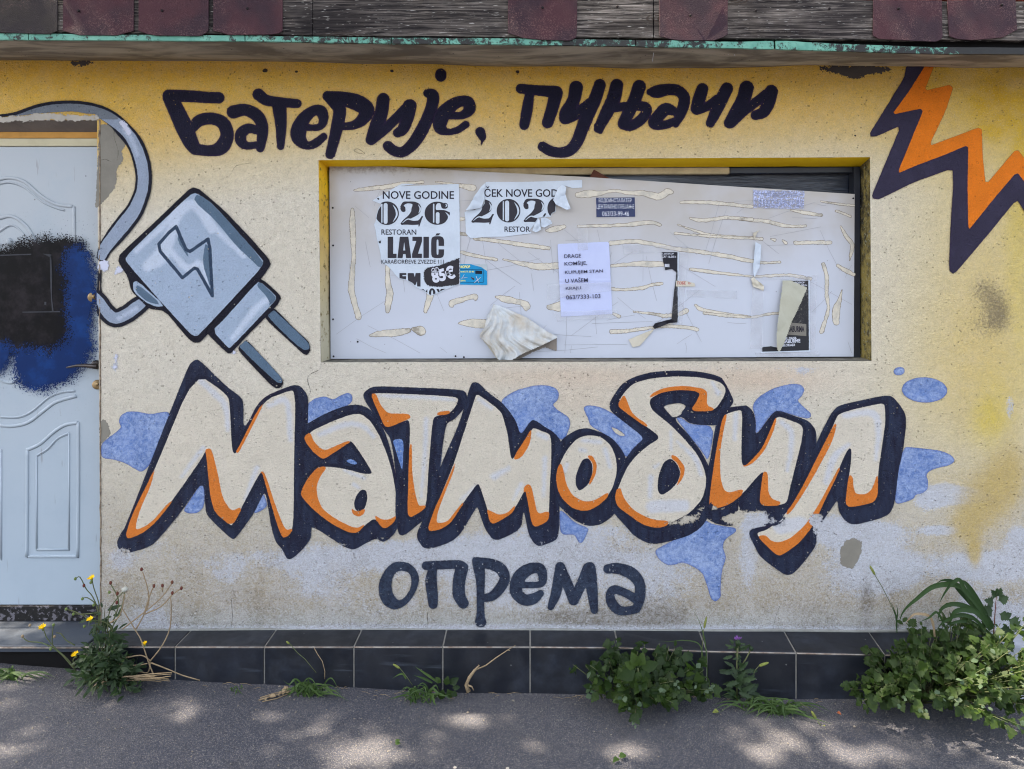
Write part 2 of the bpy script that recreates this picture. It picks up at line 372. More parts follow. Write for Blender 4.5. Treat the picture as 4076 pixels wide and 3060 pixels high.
def tile_mat():
    g = NG('dark_slate_tile', .42, .45)
    oi = g.n('ShaderNodeObjectInfo').outputs['Random']
    c = g.mix(oi, rgb(20, 23, 30), rgb(29, 32, 40)); c = g.mix(g.rng(g.noise(5, 5, .7), .45, .8, 0, .6), c, rgb(52, 58, 70))
    c = g.mix(g.rng(g.noise(3, 3, vec=g.pos((1, 1, 9))), .62, .78, 0, .35), c, rgb(92, 100, 112))
    c = g.mix(g.ma('MULTIPLY', speck(g, 40, .93, .12), .6), c, rgb(120, 120, 120)); g.col(c)
    g.put(g.b.inputs['Roughness'], g.rng(g.noise(12, 4), .3, .7, .32, .6)); g.bump(g.noise(60, 3), .08, .002); return g.m
M_tile = tile_mat()
M_grout = flat_mat('light_grout', rgb(150, 148, 142), rgb(112, 104, 96), scale=30, bump=.4)
M_trim = flat_mat('tile_edge_trim', rgb(158, 152, 144), rgb(116, 96, 84), scale=22, amt=.9, bump=.2)
def shingle_mat(name, c1, c2, glit):
    g = NG(name, .85, .3); oi = g.n('ShaderNodeObjectInfo').outputs['Random']
    off = g.n('ShaderNodeVectorMath', operation='SCALE'); off.inputs[0].default_value = (3, 7, 5); g.l(oi, off.inputs['Scale'])
    ad = g.n('ShaderNodeVectorMath', operation='ADD'); g.l(g.pos(), ad.inputs[0]); g.l(off.outputs[0], ad.inputs[1]); v = ad.outputs[0]
    c = g.mix(g.rng(g.noise(6, 3, vec=v), .35, .65), c1, c2)
    gr = g.vor(300, out='Color'); s_ = g.n('ShaderNodeSeparateColor'); g.l(gr, s_.inputs[0])
    gl = g.ma('MULTIPLY', g.rng(s_.outputs[0], .6, 1.0), g.rng(g.noise(7, 3, vec=v), .42, .66))
    c = g.mix(g.ma('MULTIPLY', gl, glit), c, rgb(178, 140, 132)); g.col(c)
    g.bump(g.ma('ADD', g.vor(300), g.noise(500, 2)), .7, .002); return g.m
M_shing = shingle_mat('red_brown_mineral_shingle', rgb(74, 45, 51), rgb(56, 40, 48), .20)
M_shing_d = shingle_mat('dark_weathered_shingle', rgb(48, 42, 46), rgb(60, 54, 50), .25)
def wood_mat():
    g = NG('weathered_grey_wood', .85, .2)
    v = g.pos((3.2, 3, 95)); gr = g.noise(1, 6, .72, vec=v, dist=1.3)
    v2 = g.pos((2.2, 1, 7)); pt = g.noise(1, 4, .65, vec=v2)
    v3 = g.pos((1.1, 1, 1.6)); pn = g.noise(1.6, 3, .55, vec=v3)
    c = g.mix(g.rng(gr, .38, .68), rgb(22, 19, 21), rgb(158, 148, 140))
    c = g.mix(g.rng(pt, .42, .66, 0, .8), c, rgb(38, 33, 34))
    x = sepz(g, 'X')
    xm = g.rng(g.ma('ADD', x, g.ma('MULTIPLY', pn, .8)), .2, .7)
    c = g.mix(g.ma('MULTIPLY', g.ma('SUBTRACT', 1.0, xm), .45), c, rgb(24, 22, 26))
    k = g.n('ShaderNodeTexVoronoi'); g.l(g.pos((1.9, 1, 6.5), off=(.37, 0, .1)), k.inputs['Vector']); k.inputs['Scale'].default_value = 1.0
    kd = k.outputs['Distance']; ring = g.ma('SINE', g.ma('MULTIPLY', kd, 150))
    c = g.mix(g.ma('MULTIPLY', g.rng(kd, .10, .22, 1, 0), g.rng(ring, -.2, .6)), c, rgb(56, 46, 40)); c = g.mix(g.rng(kd, .03, .055, 1, 0), c, rgb(20, 17, 17))
    c = g.mix(g.rng(g.noise(60, 4, vec=g.pos((.4, 1, 4))), .62, .68, 0, .7), c, rgb(196, 192, 186))
    g.col(c); g.bump(gr, 1, .006); return g.m
M_wood = wood_mat()
def teal_mat():
    g = NG('peeling_mint_paint', .6, .3); n_ = g.ma('ADD', g.noise(34, 6, .8, dist=.5), g.ma('MULTIPLY', g.noise(2.2, 3), .6))
    x = sepz(g, 'X'); n_ = g.ma('ADD', n_, g.rng(x, 1.0, 2.3, 0, .22))
    c = g.mix(g.rng(g.noise(20, 3), .3, .7), rgb(112, 168, 150), rgb(88, 146, 130)); c = g.mix(g.rng(n_, .79, .89), c, rgb(42, 42, 42)); g.col(c); g.bump(n_, .5, .003); return g.m
M_teal = teal_mat()
def soffit_mat():
    g = NG('grey_brown_roofing_membrane', .7, .3); n_ = g.noise(1, 5, .6, vec=g.pos((1.6, 7, 14)), dist=1.5)
    c = g.mix(g.rng(n_, .38, .6), rgb(158, 148, 132), rgb(104, 96, 86)); c = g.mix(g.rng(g.noise(7, 4, vec=g.pos((.5, 1, 1)), dist=1), .5, .7, 0, .6), c, rgb(168, 160, 142))
    c = g.mix(speck(g, 60, .93, .15), c, rgb(50, 46, 44)); g.col(c); g.bump(n_, .4, .01); return g.m
M_soffit = soffit_mat()
def asphalt_mat():
    g = NG('worn_asphalt', .88, .25)
    s_ = g.n('ShaderNodeSeparateColor'); g.l(g.vor(230, out='Color'), s_.inputs[0]); s2 = g.n('ShaderNodeSeparateColor'); g.l(g.vor(520, out='Color'), s2.inputs[0])
    c = g.mix(g.rng(g.noise(1.3, 5, .6), .35, .68), rgb(64, 66, 76), rgb(78, 78, 84))
    c = g.mix(g.rng(s_.outputs[0], .72, 1, 0, .28), c, rgb(132, 128, 122)); c = g.mix(g.rng(s_.outputs[1], .6, 1, 0, .4), c, rgb(38, 38, 42))
    c = g.mix(g.rng(s2.outputs[0], .8, 1, 0, .5), c, rgb(176, 170, 160)); c = g.mix(g.rng(g.noise(9, 5, .7), .55, .75, 0, .35), c, rgb(62, 60, 62))
    c = g.mix(speck(g, 11, .93, .07), c, rgb(196, 188, 172))
    g.col(c); g.bump(g.ma('ADD', g.vor(230), g.ma('MULTIPLY', g.noise(600, 2), .5)), .5, .003); return g.m
M_asph = asphalt_mat()
def door_mat():
    g = NG('pale_blue_painted_metal', .42, .45); z = sepz(g); c = g.mix(g.rng(z, .3, 2.3), rgb(158, 172, 184), rgb(163, 170, 176))
    c = g.mix(g.rng(g.noise(5, 5, .7), .45, .75, 0, .3), c, rgb(142, 158, 172))
    c = g.mix(g.ma('MULTIPLY', g.rng(g.noise(1, 3, vec=g.pos((60, 1, 6))), .66, .74), .4), c, rgb(108, 100, 96))
    c = g.mix(g.ma('MULTIPLY', speck(g, 22, .93, .07), .7), c, rgb(70, 66, 66)); g.col(c); g.bump(g.noise(25, 3), .06, .002); return g.m
M_door = door_mat()
M_doorshade = flat_mat('moulding_shade', rgb(120, 130, 140), rgb(136, 148, 160))
def spray_mat(name, c, c2):
    g = NG(name, .45, .12); g.col(g.mix(g.rng(g.noise(11, 5, .7), .42, .7), c, c2))
    ramp = g.rng(g.ma('ADD', g.attr('n'), g.ma('MULTIPLY', g.ma('SUBTRACT', g.noise(13, 3), .5), 70)), -62, 10)
    s_ = g.n('ShaderNodeSeparateColor'); g.l(g.vor(270, out='Color'), s_.inputs[0])
    g.alpha(g.rng(g.ma('SUBTRACT', g.ma('MULTIPLY', ramp, 1.12), s_.outputs[0]), -.04, .12)); return g.m
M_spb = spray_mat('black_spray_paint', rgb(5, 5, 8), rgb(34, 30, 34)); M_spblue = spray_mat('blue_spray_paint', rgb(8, 38, 86), rgb(14, 54, 112))
def thresh_mat():
    g = NG('peeling_black_paint', .5, .4); n_ = g.ma('ADD', g.noise(48, 5, .65), g.ma('MULTIPLY', g.noise(6, 2), .3)); c = g.mix(g.rng(n_, .68, .70), rgb(8, 8, 12), rgb(92, 90, 98)); g.col(c); g.bump(n_, .4, .004); return g.m
M_thresh = thresh_mat()
M_step = flat_mat('dark_worn_step', rgb(52, 62, 76), rgb(70, 72, 76), scale=4, rough=.5, spec=.4)
M_dorange = flat_mat('ochre_frame_strip', rgb(192, 142, 72), rgb(160, 118, 62), scale=14)
M_dcream = flat_mat('cream_door_head', rgb(196, 188, 158), rgb(176, 168, 140), scale=10)
M_lintel = flat_mat('bare_lintel_render', rgb(112, 104, 98), rgb(88, 82, 80), scale=14, bump=.5)
M_brass = flat_mat('tarnished_brass', rgb(158, 132, 92), rgb(110, 92, 66), rough=.35, spec=.6); M_brass.node_tree.nodes['Principled BSDF'].inputs['Metallic'].default_value = .6
M_handle = flat_mat('dark_bronze', rgb(52, 46, 44), rgb(84, 74, 66), rough=.3, spec=.7); M_handle.node_tree.nodes['Principled BSDF'].inputs['Metallic'].default_value = .5
M_roof = flat_mat('roof_felt', rgb(120, 70, 60), rgb(80, 60, 56), scale=3)

# ------------------------------------------------------------------ ground
gx_px = np.array([-2000, 0, 480, 700, 1052, 1408, 1758, 2110, 2700, 3172, 4076, 6000.]); gz = np.array([.12, .108, .061, .053, .035, .021, .002, -.002, -.015, -.025, -.032, -.04])
gxx = XC+(gx_px-CX)*S*(D-.138)/D
def ground_z(x, y=0.0): return float(np.interp(x, gxx, gz))
def GP(px, py):
    """photo pixel on the pavement -> world point"""
    z = 0.0
    for _ in range(6):
        dist = (D/S)*(ZC-z)/(py-CY); x = XC+(px-CX)*S/D*dist; z = ground_z(x)
    return Vector((x, -(D-dist), z))
def DP(px, py): return D-(-GP(px, py).y-0) and -GP(px, py).y
xs = np.unique(np.concatenate([np.linspace(-40, -3.2, 12), np.arange(-3.2, 3.21, .05), np.linspace(3.2, 40, 12)])); ys = np.unique(np.concatenate([np.linspace(-40, -1.6, 14), np.arange(-1.6, 0.01, .05), [.5]]))
vs = []; fs = []
for y in ys:
    for x in xs:
        nz = .004*mnoise.noise(Vector((x*5, y*5, 0)))+.006*mnoise.noise(Vector((x*1.3, y*1.3, 3))) if abs(x) < 3.3 and y > -1.7 else 0
        vs.append((x, y, ground_z(x)+nz))
nx = len(xs)
for j in range(len(ys)-1):
    for i in range(nx-1): a = j*nx+i; fs.append((a, a+1, a+nx+1, a+nx))
me = bpy.data.meshes.new('pavement'); me.from_pydata(vs, [], fs); pav = link('pavement', me, M_asph, smooth=True); tag(pav, kind='structure')

# ------------------------------------------------------------------ the building
bld = thing('shop_building', 'single storey kiosk with yellow and cream mural wall, pale door and boarded window', 'building', (0, 0, 0))
# rendered wall with openings
x_l, x_r, y_t, y_b = -900, 5000, 236, 2700
DOOR = (-420, 478, 396, 2700); WIN = (1272, 631, 3466, 1439)
def lines(a, b, st, extra):
    l_ = list(np.arange(a, b, st))+[b]; l_ = [v for v in l_ if all(abs(v-e) > st*.45 for e in extra)]+[e for e in extra]; return np.array(sorted(set(l_)))
lx = lines(x_l, x_r, 11, [DOOR[0], DOOR[2], WIN[0], WIN[2]]); ly = lines(y_t, y_b, 11, [DOOR[1], WIN[1], WIN[3]])
X, Y = np.meshgrid(lx, ly); nx = len(lx); ny = len(ly); Xr = X.copy(); Yr = Y.copy()
# openings are a little out of square
def warp(X, Y):
    X = X.copy(); Y = Y.copy()
    t = np.clip((Y-631)/(1439-631), 0, 1)
    wl_ = np.exp(-((X-1272)/40.)**2)*((Y > 560) & (Y < 1500)); X = X+wl_*(-4+9*t)
    wr_ = np.exp(-((X-3466)/40.)**2)*((Y > 560) & (Y < 1500)); X = X+wr_*(-3+6*t)
    u = np.clip((X-1272)/(3466-1272), 0, 1)
    wt = np.exp(-((Y-631)/40.)**2)*((X > 1200) & (X < 3540)); Y = Y+wt*(6-12*u)
    wb = np.exp(-((Y-1439)/40.)**2)*((X > 1200) & (X < 3540)); Y = Y+wb*(3-6*u)
    wd = np.exp(-((X-396)/40.)**2); X = X+wd*(-10+14*np.clip((Y-478)/1900, 0, 1))
    return X, Y
X, Y = warp(X, Y)
co = np.stack([XC+(X-CX)*S, np.zeros_like(X), ZC+(CY-Y)*S], -1).reshape(-1, 3)
for i in range(len(co)): co[i, 1] = .0002*mnoise.noise(Vector((co[i, 0]*4, 0, co[i, 2]*4)))
def inh(b): cx = (Xr[:-1, :-1]+Xr[1:, 1:])/2; cy = (Yr[:-1, :-1]+Yr[1:, 1:])/2; return (cx > b[0]) & (cx < b[2]) & (cy > b[1]) & (cy < b[3])
keep = ~(inh(DOOR) | inh(WIN)); jj, ii = np.nonzero(keep)
q = np.stack([jj*nx+ii, (jj+1)*nx+ii, (jj+1)*nx+ii+1, jj*nx+ii+1], 1)
me = bpy.data.meshes.new('rendered_wall'); me.from_pydata(co.tolist(), [], q.tolist())
Xf, Yf = X.ravel(), Y.ravel()
def blobs(lst):
    o = np.zeros(len(Xf))
    for b in lst: o += b[4]*np.exp(-(((Xf-b[0])/b[2])**2+((Yf-b[1])/b[3])**2))
    return o
ky = np.array([240, 330, 450, 560, 650, 800, 1500, 1900, 2200, 2400, 2490, 2520]); kc = np.array([[232, 182, 62], [232, 186, 74], [230, 188, 98], [224, 196, 136], [224, 208, 172], [226, 218, 200], [222, 215, 200], [210, 202, 184], [190, 180, 160], [172, 162, 142], [168, 172, 170], [150, 160, 158]], float)
# the yellow reaches lower on the left and round the script
yshift = 55*np.exp(-((Xf-300)/500)**2)-60*np.exp(-((Xf-1700)/260)**2)*0+25*np.sin(Xf/310.)
ye = np.where(Yf < 900, Yf-yshift, Yf)
col = np.stack([np.interp(ye, ky, kc[:, i]) for i in range(3)], 1)
def tint(mask, c): 
    global col
    m_ = np.clip(mask, 0, 1)[:, None]; col = col*(1-m_)+np.array(c, float)*m_
tint(blobs([(3950, 800, 330, 600, .55), (3900, 1500, 330, 400, .55), (3700, 350, 300, 250, .3)]), (216, 186, 100))
tint(blobs([(3960, 390, 120, 90, 1.0), (4040, 330, 60, 60, .8), (3720, 310, 70, 50, .8), (4080, 620, 60, 260, .8), (3960, 520, 90, 50, .5)]), (208, 164, 18))
tint(blobs([(4060, 330, 60, 35, .9), (3850, 330, 40, 40, .4)]), (222, 186, 110))
tint(blobs([(3935, 1680, 70, 90, .7), (3960, 1580, 60, 120, .4), (4060, 1000, 60, 500, .5)]), (214, 190, 84))
tint(blobs([(2300, 1500, 500, 50, .5), (3050, 1510, 260, 60, .6), (2300, 1600, 260, 60, .3)]), (218, 192, 168))
lin_col = np.where(col/255 <= .04045, col/255/12.92, ((col/255+.055)/1.055)**2.4)
at = me.attributes.new('col', 'FLOAT_COLOR', 'POINT'); at.data.foreach_set('color', np.concatenate([lin_col, np.ones((len(col), 1))], 1).astype(np.float32).ravel())
wht = blobs([(1700, 2230, 1100, 60, .42), (560, 2150, 180, 60, .3), (480, 2240, 60, 60, .3), (600, 2450, 130, 60, .45), (900, 2300, 90, 60, .3), (1250, 2320, 140, 80, .35), (1750, 2170, 700, 60, .36), (2300, 2110, 400, 60, .4),
   (2650, 2330, 180, 120, .25), (3050, 2100, 90, 70, .6), (3170, 2090, 130, 60, .6), (3350, 2120, 130, 70, .5), (3500, 2120, 160, 60, .55), (3760, 1960, 70, 40, .75), (3850, 1975, 100, 36, .8), (3690, 1990, 60, 50, .6), (3720, 2110, 60, 20, .6), (3780, 2110, 60, 18, .5), (3950, 2250, 260, 70, .7), (4060, 2140, 60, 60, .7), (3560, 2270, 110, 90, .6), (3400, 2290, 160, 120, .45), (4000, 2440, 200, 90, .5), (4020, 1620, 22, 70, .5),
   (2110, 2350, 480, 130, .45), (1450, 2420, 260, 90, .2), (1320, 1480, 160, 14, .0), (2900, 1465, 600, 12, .3), (3200, 1480, 60, 20, .35), (3130, 1515, 70, 20, .3), (460, 1440, 14, 60, .45), (430, 1460, 40, 12, .3), (2200, 2500, 2500, 16, .55), (3850, 2400, 60, 60, .3), (2980, 2230, 40, 160, .4), (2700, 1990, 60, 30, .3)])
wht = wht+np.where(Yf > 2200, .05, 0)
drt = blobs([(1700, 2400, 900, 90, .14), (1330, 2280, 140, 60, .2), (2550, 2400, 300, 80, .25), (2600, 2440, 160, 40, .25), (1550, 2450, 600, 40, .16), (3400, 2370, 300, 120, .2), (3450, 2390, 30, 130, .3), (3150, 2430, 250, 60, .2), (3960, 1190, 70, 80, .30), (3990, 1260, 50, 70, .25), (3900, 1140, 60, 60, .22), (3930, 1300, 90, 60, .2), (3860, 1300, 150, 200, .12), (2300, 2450, 200, 25, .35), (2400, 2480, 300, 16, .3), (1500, 2490, 700, 14, .22), (800, 2480, 300, 20, .18), (3300, 2490, 400, 18, .25), (2620, 2470, 120, 30, .25), (410, 1900, 16, 400, .2), (700, 280, 500, 26, .22), (2000, 300, 900, 24, .15), (3600, 520, 500, 150, .12), (1750, 2260, 120, 40, .15), (3280, 1100, 200, 200, .08)])
och = blobs([(3900, 2030, 120, 100, .55), (3840, 2120, 80, 80, .45), (3880, 2210, 30, 60, .7), (3960, 1900, 120, 120, .5), (3700, 1900, 140, 60, .3), (3680, 2190, 90, 50, .25), (3000, 2190, 45, 90, .3), (2600, 2220, 120, 60, .1), (4040, 1850, 80, 200, .35), (1340, 2250, 70, 50, .25), (3790, 2400, 90, 40, .3)])
for n_, arr in (('wht', wht), ('drt', drt), ('och', och)):
    a_ = me.attributes.new(n_, 'FLOAT', 'POINT'); a_.data.foreach_set('value', arr.astype(np.float32))
wall = link('rendered_wall', me, M_wall, bld, smooth=True)
# body of the building behind the wall, roof slab
for nm, a, b, m_ in (('side_wall', (-3.2, .35, 0), (-3.0, 4.2, 2.66), M_mortar), ('side_wall', (3.15, .012, -.1), (3.3, 4.2, 2.66), M_mortar), ('back_wall', (-3.2, 4.2, 0), (3.3, 4.4, 2.66), M_mortar)):
    box(nm, a, b, m_, bld)
roof = box('roof', (-3.5, -.262, 2.79), (3.9, 4.6, 2.835), M_roof, bld)
box('lining', (-3.0, .30, 0.02), (3.15, .34, 2.6), M_void, bld)
# patches of bare render
sheet('bare_patch', {'n': poly(A((790,1000),(850,985),(930,1030),(1000,1100),(1010,1160),(975,1200),(980,1300),(935,1350),(930,1480),(880,1560),(830,1610),(780,1659),(765,1659),(775,1400),(785,1200)))}, .0004, M_greyp, wall)
sheet('bare_patch', {'n': poly(M((795,560),(830,540),(870,580),(885,640),(860,690),(800,745)))}, .0004, M_greyp, wall)
sheet('bare_patch', {'n': poly(I((1140,1510),(1200,1495),(1260,1510),(1275,1550),(1250,1640),(1200,1740),(1150,1730),(1090,1700),(1095,1590)))}, .0004, M_greyp, wall)
sheet('bare_patch', {'n': poly(Dd((560,525),(900,522),(1150,545),(1130,580),(1000,600),(900,615),(860,635),(800,620),(720,585),(640,575),(590,560)))}, .0004, M_black_p, wall)
sheet('bare_patch', {'n': poly(A((540,485),(730,485),(740,505),(690,520),(640,520),(590,525),(560,505)))}, .0004, M_black_p, wall)
for bx, by, br in ((1055, 280, 8), (1180, 284, 5), (2060, 285, 6), (2925, 262, 5), (3990, 262, 4), (1560, 282, 5), (3404, 539, 3)):
    sheet('bare_patch', {'n': ell(bx, by, br*1.3, br)}, .0004, flat_mat('tar_spot', rgb(60, 50, 44), attr='n', wob=6, fuzz=2) if bx == 1055 else bpy.data.materials['tar_spot'], wall, res=2)
# crack under the window corner
M_crack = flat_mat('crack_line', rgb(74, 68, 60), attr='n', wob=2.2, fuzz=2.2)
sheet('crack', {'n': stroke([(q_[0], q_[1], .9) for q_ in F((1765,95),(1755,140),(1670,185),(1660,240),(1675,290),(1680,320),(1665,350))], 3)}, .0006, M_crack, wall, res=1.8)
for cr_ in ([(465, 500), (452, 540), (470, 600), (468, 640)], [(395, 640), (420, 636), (440, 640)], [(2460, 2480), (2462, 2440)], [(920, 2500), (922, 2450), (918, 2380)], [(700, 2480), (720, 2500), (800, 2508)], [(1700, 2500), (1702, 2440)], [(3080, 2505), (3085, 2460), (3110, 2400)], [(3600, 330), (3640, 350), (3700, 342)], [(920, 690), (940, 660), (1000, 650)], [(3462, 560), (3470, 520)]):
    sheet('crack', {'n': stroke([(a_+random.uniform(-3, 3), b_+random.uniform(-3, 3), .55) for a_, b_ in cr_], 3)}, .0006, M_crack, wall, res=1.8)
# ------------------------------------------------------------------ the mural: one mesh per letter or figure
LAY = [0.0007]
def paint(name, layers, mat, res=3.6, label=None, **k):
    LAY[0] += .00005
    o = sheet(name, layers, LAY[0], mat, wall, res=res, **k)
    if label: o['label'] = label
    return o
NEG = lambda X: np.full(len(X), -1e3)
def st(t, *pts): return stroke(t(*pts))
# script words on top
scr = [
 ('dark letter be', U(st(A,(1350,765,50),(1500,768,48),(1650,778,46),(1752,782,46)), st(A,(1362,780,60),(1420,900,66),(1480,1030,70),(1530,1140,60),(1560,1190,48)), st(A,(1540,1020,42),(1600,962,48),(1700,948,48),(1785,985,52),(1818,1080,54),(1775,1175,58),(1690,1205,45),(1570,1195,45)))),
 ('dark letter a', U(st(A,(1868,895,54),(1960,878,48),(2050,918,50),(2095,990,48),(2100,1080,44),(2083,1185,34)), st(A,(2070,1045,34),(1990,1027,40),(1933,1065,46),(1928,1125,44),(1975,1165,32),(2075,1155,28)))),
 ('dark letter te', U(st(B,(58,755,48),(120,800,44),(220,815,40),(368,828,36)), st(B,(225,850,58),(238,1000,46),(235,1170,30)))),
 ('dark letter ye', U(st(B,(440,1020,26),(545,1015,28),(578,960,38),(560,892,48),(500,885,42),(425,945,52),(380,1040,64),(385,1110,56),(440,1162,34),(510,1148,36),(580,1092,30)))),
 ('dark letter er', U(st(B,(612,768,42),(670,820,52),(708,880,52),(690,1000,50),(660,1130,44),(633,1232,40)), st(B,(620,768,40),(740,790,58),(850,822,66),(925,878,62),(890,955,48),(820,1000,36),(730,1012,30)))),
 ('dark letter i', U(st(B,(1057,795,52),(1042,900,54),(1002,1010,56),(957,1118,42)), st(B,(962,1120,40),(1060,1042,40),(1150,955,40),(1235,868,40)), st(B,(1268,848,56),(1250,940,52),(1215,1030,46),(1172,1062,38)))),
 ('dark letter je with its dot', U(ell(*B((1517,600))[0], 23, 27), st(B,(1412,745,35),(1455,765,48),(1445,850,48),(1405,960,50),(1355,1060,52),(1290,1155,48),(1210,1216,42),(1140,1203,42),(1095,1168,42)))),
 ('dark letter ye before the comma', st(B,(1575,922,32),(1685,922,32),(1745,875,48),(1735,815,46),(1655,815,46),(1575,868,56),(1520,940,62),(1512,1020,50),(1570,1055,27),(1650,1040,28),(1718,995,30))),
 ('dark comma', st(B,(1833,1055,40),(1850,1095,30),(1850,1125,12),(1840,1160,4))),
 ('dark letter pe', U(st(Cc,(147,708,40),(280,722,42),(430,735,50)), st(Cc,(215,760,38),(197,880,45),(174,1000,40)), st(Cc,(430,745,54),(400,860,50),(362,980,46)))),
 ('dark letter u with a long tail', U(st(Cc,(590,700,55),(570,800,52),(515,900,56),(500,945,48)), st(Cc,(515,948,44),(600,905,44),(700,825,42)), st(Cc,(780,678,48),(742,790,52),(690,900,54),(645,1010,52),(598,1130,48),(540,1200,46),(460,1220,42),(380,1205,42),(322,1172,40)))),
 ('dark letter nye', U(st(Cc,(915,682,52),(890,790,56),(835,900,52),(785,1000,42),(782,1050,22)), st(Cc,(768,1010,36),(765,1030,34)), st(Cc,(850,870,36),(1020,845,36)), st(Cc,(1095,692,54),(1065,780,52),(1020,880,50),(975,970,48)), st(Cc,(1040,852,30),(1130,852,42),(1155,890,42),(1105,960,42),(1025,1005,42),(968,990,46)))),
 ('dark slanted letter a', U(st(Cc,(1180,736,28),(1240,732,52),(1320,716,46),(1400,722,45),(1455,775,45),(1447,850,46),(1420,920,42),(1387,995,26)), st(Cc,(1395,900,30),(1310,872,50),(1248,930,50),(1215,985,48),(1285,1000,36),(1370,975,34)))),
 ('dark letter che', U(st(Cc,(1600,712,48),(1572,800,52),(1552,870,46)), st(Cc,(1555,885,34),(1640,850,36),(1720,790,36)), st(Cc,(1797,708,50),(1750,800,52),(1705,900,46),(1663,985,36)))),
 ('dark last letter i of the top line', U(st(Cc,(1955,702,58),(1925,800,56),(1868,900,52),(1818,982,46)), st(Cc,(1830,985,40),(1930,890,40),(2030,815,38),(2110,750,38)), st(Cc,(2152,732,54),(2130,820,52),(2090,895,46),(2025,922,38)))),
]
for lab, f in scr: paint('painted_letter', {'n': f}, M_script, label=lab)
paint('scribble', {'n': stroke([(1408,597,1.2),(1425,592,1.2),(1450,608,1.2),(1448,612,1.2),(1420,606,1.2),(1408,597,1.2)], 4)}, flat_mat('faint_scribble', rgb(176,160,126), attr='n', wob=3, fuzz=2), res=2)
# lower word
sub = [
 ('navy letter o', SUB(poly(Sx((345,155),(420,165),(470,210),(497,275),(482,350),(440,430),(380,490),(310,512),(240,480),(205,420),(193,340),(215,270),(250,210),(300,165))), poly(Sx((370,222),(420,235),(440,290),(430,360),(390,420),(345,445),(305,400),(290,340),(300,270),(330,230))))),
 ('navy letter pe', U(st(Sx,(545,187,32),(650,182,32),(780,178,32),(825,195,30)), st(Sx,(592,225,34),(582,300,42),(592,400,40),(597,470,34)), st(Sx,(808,205,46),(788,300,46),(787,400,45),(818,462,40)))),
 ('navy letter er', U(poly(Sx((880,120),(960,133),(980,230),(972,400),(975,560),(988,595),(985,620),(960,640),(915,632),(902,600),(918,540),(915,300),(890,200))), st(Sx,(920,160,36),(1020,175,40),(1095,212,42),(1122,280,38),(1090,350,38),(1030,410,34),(965,425,28)))),
 ('navy letter ye', st(Sx,(1240,328,24),(1385,322,24),(1400,260,34),(1378,207,38),(1300,212,42),(1230,270,48),(1205,370,46),(1260,435,42),(1330,430,40),(1385,390,26))),
 ('navy letter em', U(st(Sx,(1460,490,24),(1500,380,38),(1530,195,36)), st(Sx,(1532,200,36),(1590,340,38),(1628,440,38)), st(Sx,(1628,440,38),(1690,310,38),(1735,205,40)), st(Sx,(1745,205,45),(1762,350,42),(1780,512,28)))),
 ('navy slanted letter a', U(st(Sx,(1880,210,34),(1950,207,40),(2050,242,45),(2112,320,40),(2112,430,38),(2088,505,30)), st(Sx,(2090,435,34),(2010,388,30),(1930,362,32),(1895,400,32),(1915,470,38),(1975,518,34),(2080,508,30)))),
]
wsub = lambda X: .34*np.exp(-(((X[:,0]-1905)/50)**2+((X[:,1]-2485)/16)**2))+.3*np.exp(-(((X[:,0]-1728)/5)**2+((X[:,1]-2320)/32)**2))+.5*np.exp(-(((X[:,0]-2427)/5)**2+((X[:,1]-2268)/18)**2))+.5*np.exp(-(((X[:,0]-1724)/5)**2+((X[:,1]-2241)/10)**2))+.03
for lab, f in sub: paint('painted_letter', {'n': f, 'w': wsub}, M_sub, label=lab)

# blue splashes behind the big letters
spl = [
 poly(F((5,740),(60,690),(170,610),(145,560),(160,510),(220,475),(300,480),(400,500),(530,475),(560,500),(480,720),(400,900),(330,965),(280,940),(200,890),(100,860),(5,850))),
 poly(F((820,1020),(835,1080),(830,1240),(780,1290),(700,1295),(660,1270),(740,1150))),
 poly(F((1305,1130),(1335,1220),(1320,1250),(1240,1295),(1225,1280),(1270,1180))),
 poly(F((1650,420),(1720,370),(1800,355),(1860,385),(1920,350),(1980,325),(2015,345),(2015,400),(1950,450),(1800,520),(1650,600))),
 poly(H((0,375),(100,310),(250,270),(350,265),(430,290),(455,340),(440,390),(400,420),(430,460),(530,520),(545,580),(510,680),(470,710),(380,640),(230,550),(140,680),(100,560),(-10,420))),
 SUB(poly(H((645,450),(680,425),(780,440),(880,490),(1000,560),(1150,690),(1060,760),(990,860),(930,740),(790,640),(700,590),(690,540))), poly(H((865,597),(920,618),(990,670),(950,676),(900,650)))),
 poly(H((1380,520),(1440,530),(1500,580),(1700,590),(1650,880),(1600,800),(1480,650))),
 poly(I((390,430),(440,360),(560,290),(700,255),(780,260),(812,300),(790,350),(750,390),(800,440),(860,490),(860,525),(820,535),(700,500),(600,470),(540,500),(415,680),(420,540))),
 ell(*I((1770,305))[0], 90, 50, 2), ell(*I((1567,155))[0], 22, 16, -8),
 poly(I((1600,760),(1680,765),(1900,790),(1990,830),(2015,870),(1980,905),(1830,940),(1780,980),(1800,1040),(1795,1100),(1750,1135),(1700,1140),(1680,1180),(1560,1220),(1530,1200),(1545,1000))),
 poly(H((455,1260),(500,1290),(580,1370),(690,1410),(680,1450),(640,1530),(610,1530),(580,1460),(480,1465),(460,1420))),
 poly(H((1550,1400),(1620,1345),(1680,1380),(1800,1400),(1870,1410),(1870,1440),(1780,1500),(1762,1560),(1779,1609),(1789,1649),(1754,1759),(1744,1909),(1749,1959),(1709,2004),(1669,1979),(1634,1859),(1599,1759),(1449,1679),(1379,1704),(1319,1709),(1249,1659),(1215,1590),(1300,1545),(1400,1490))),
]
for f in spl: paint('painted_splash', {'n': f}, M_blue)

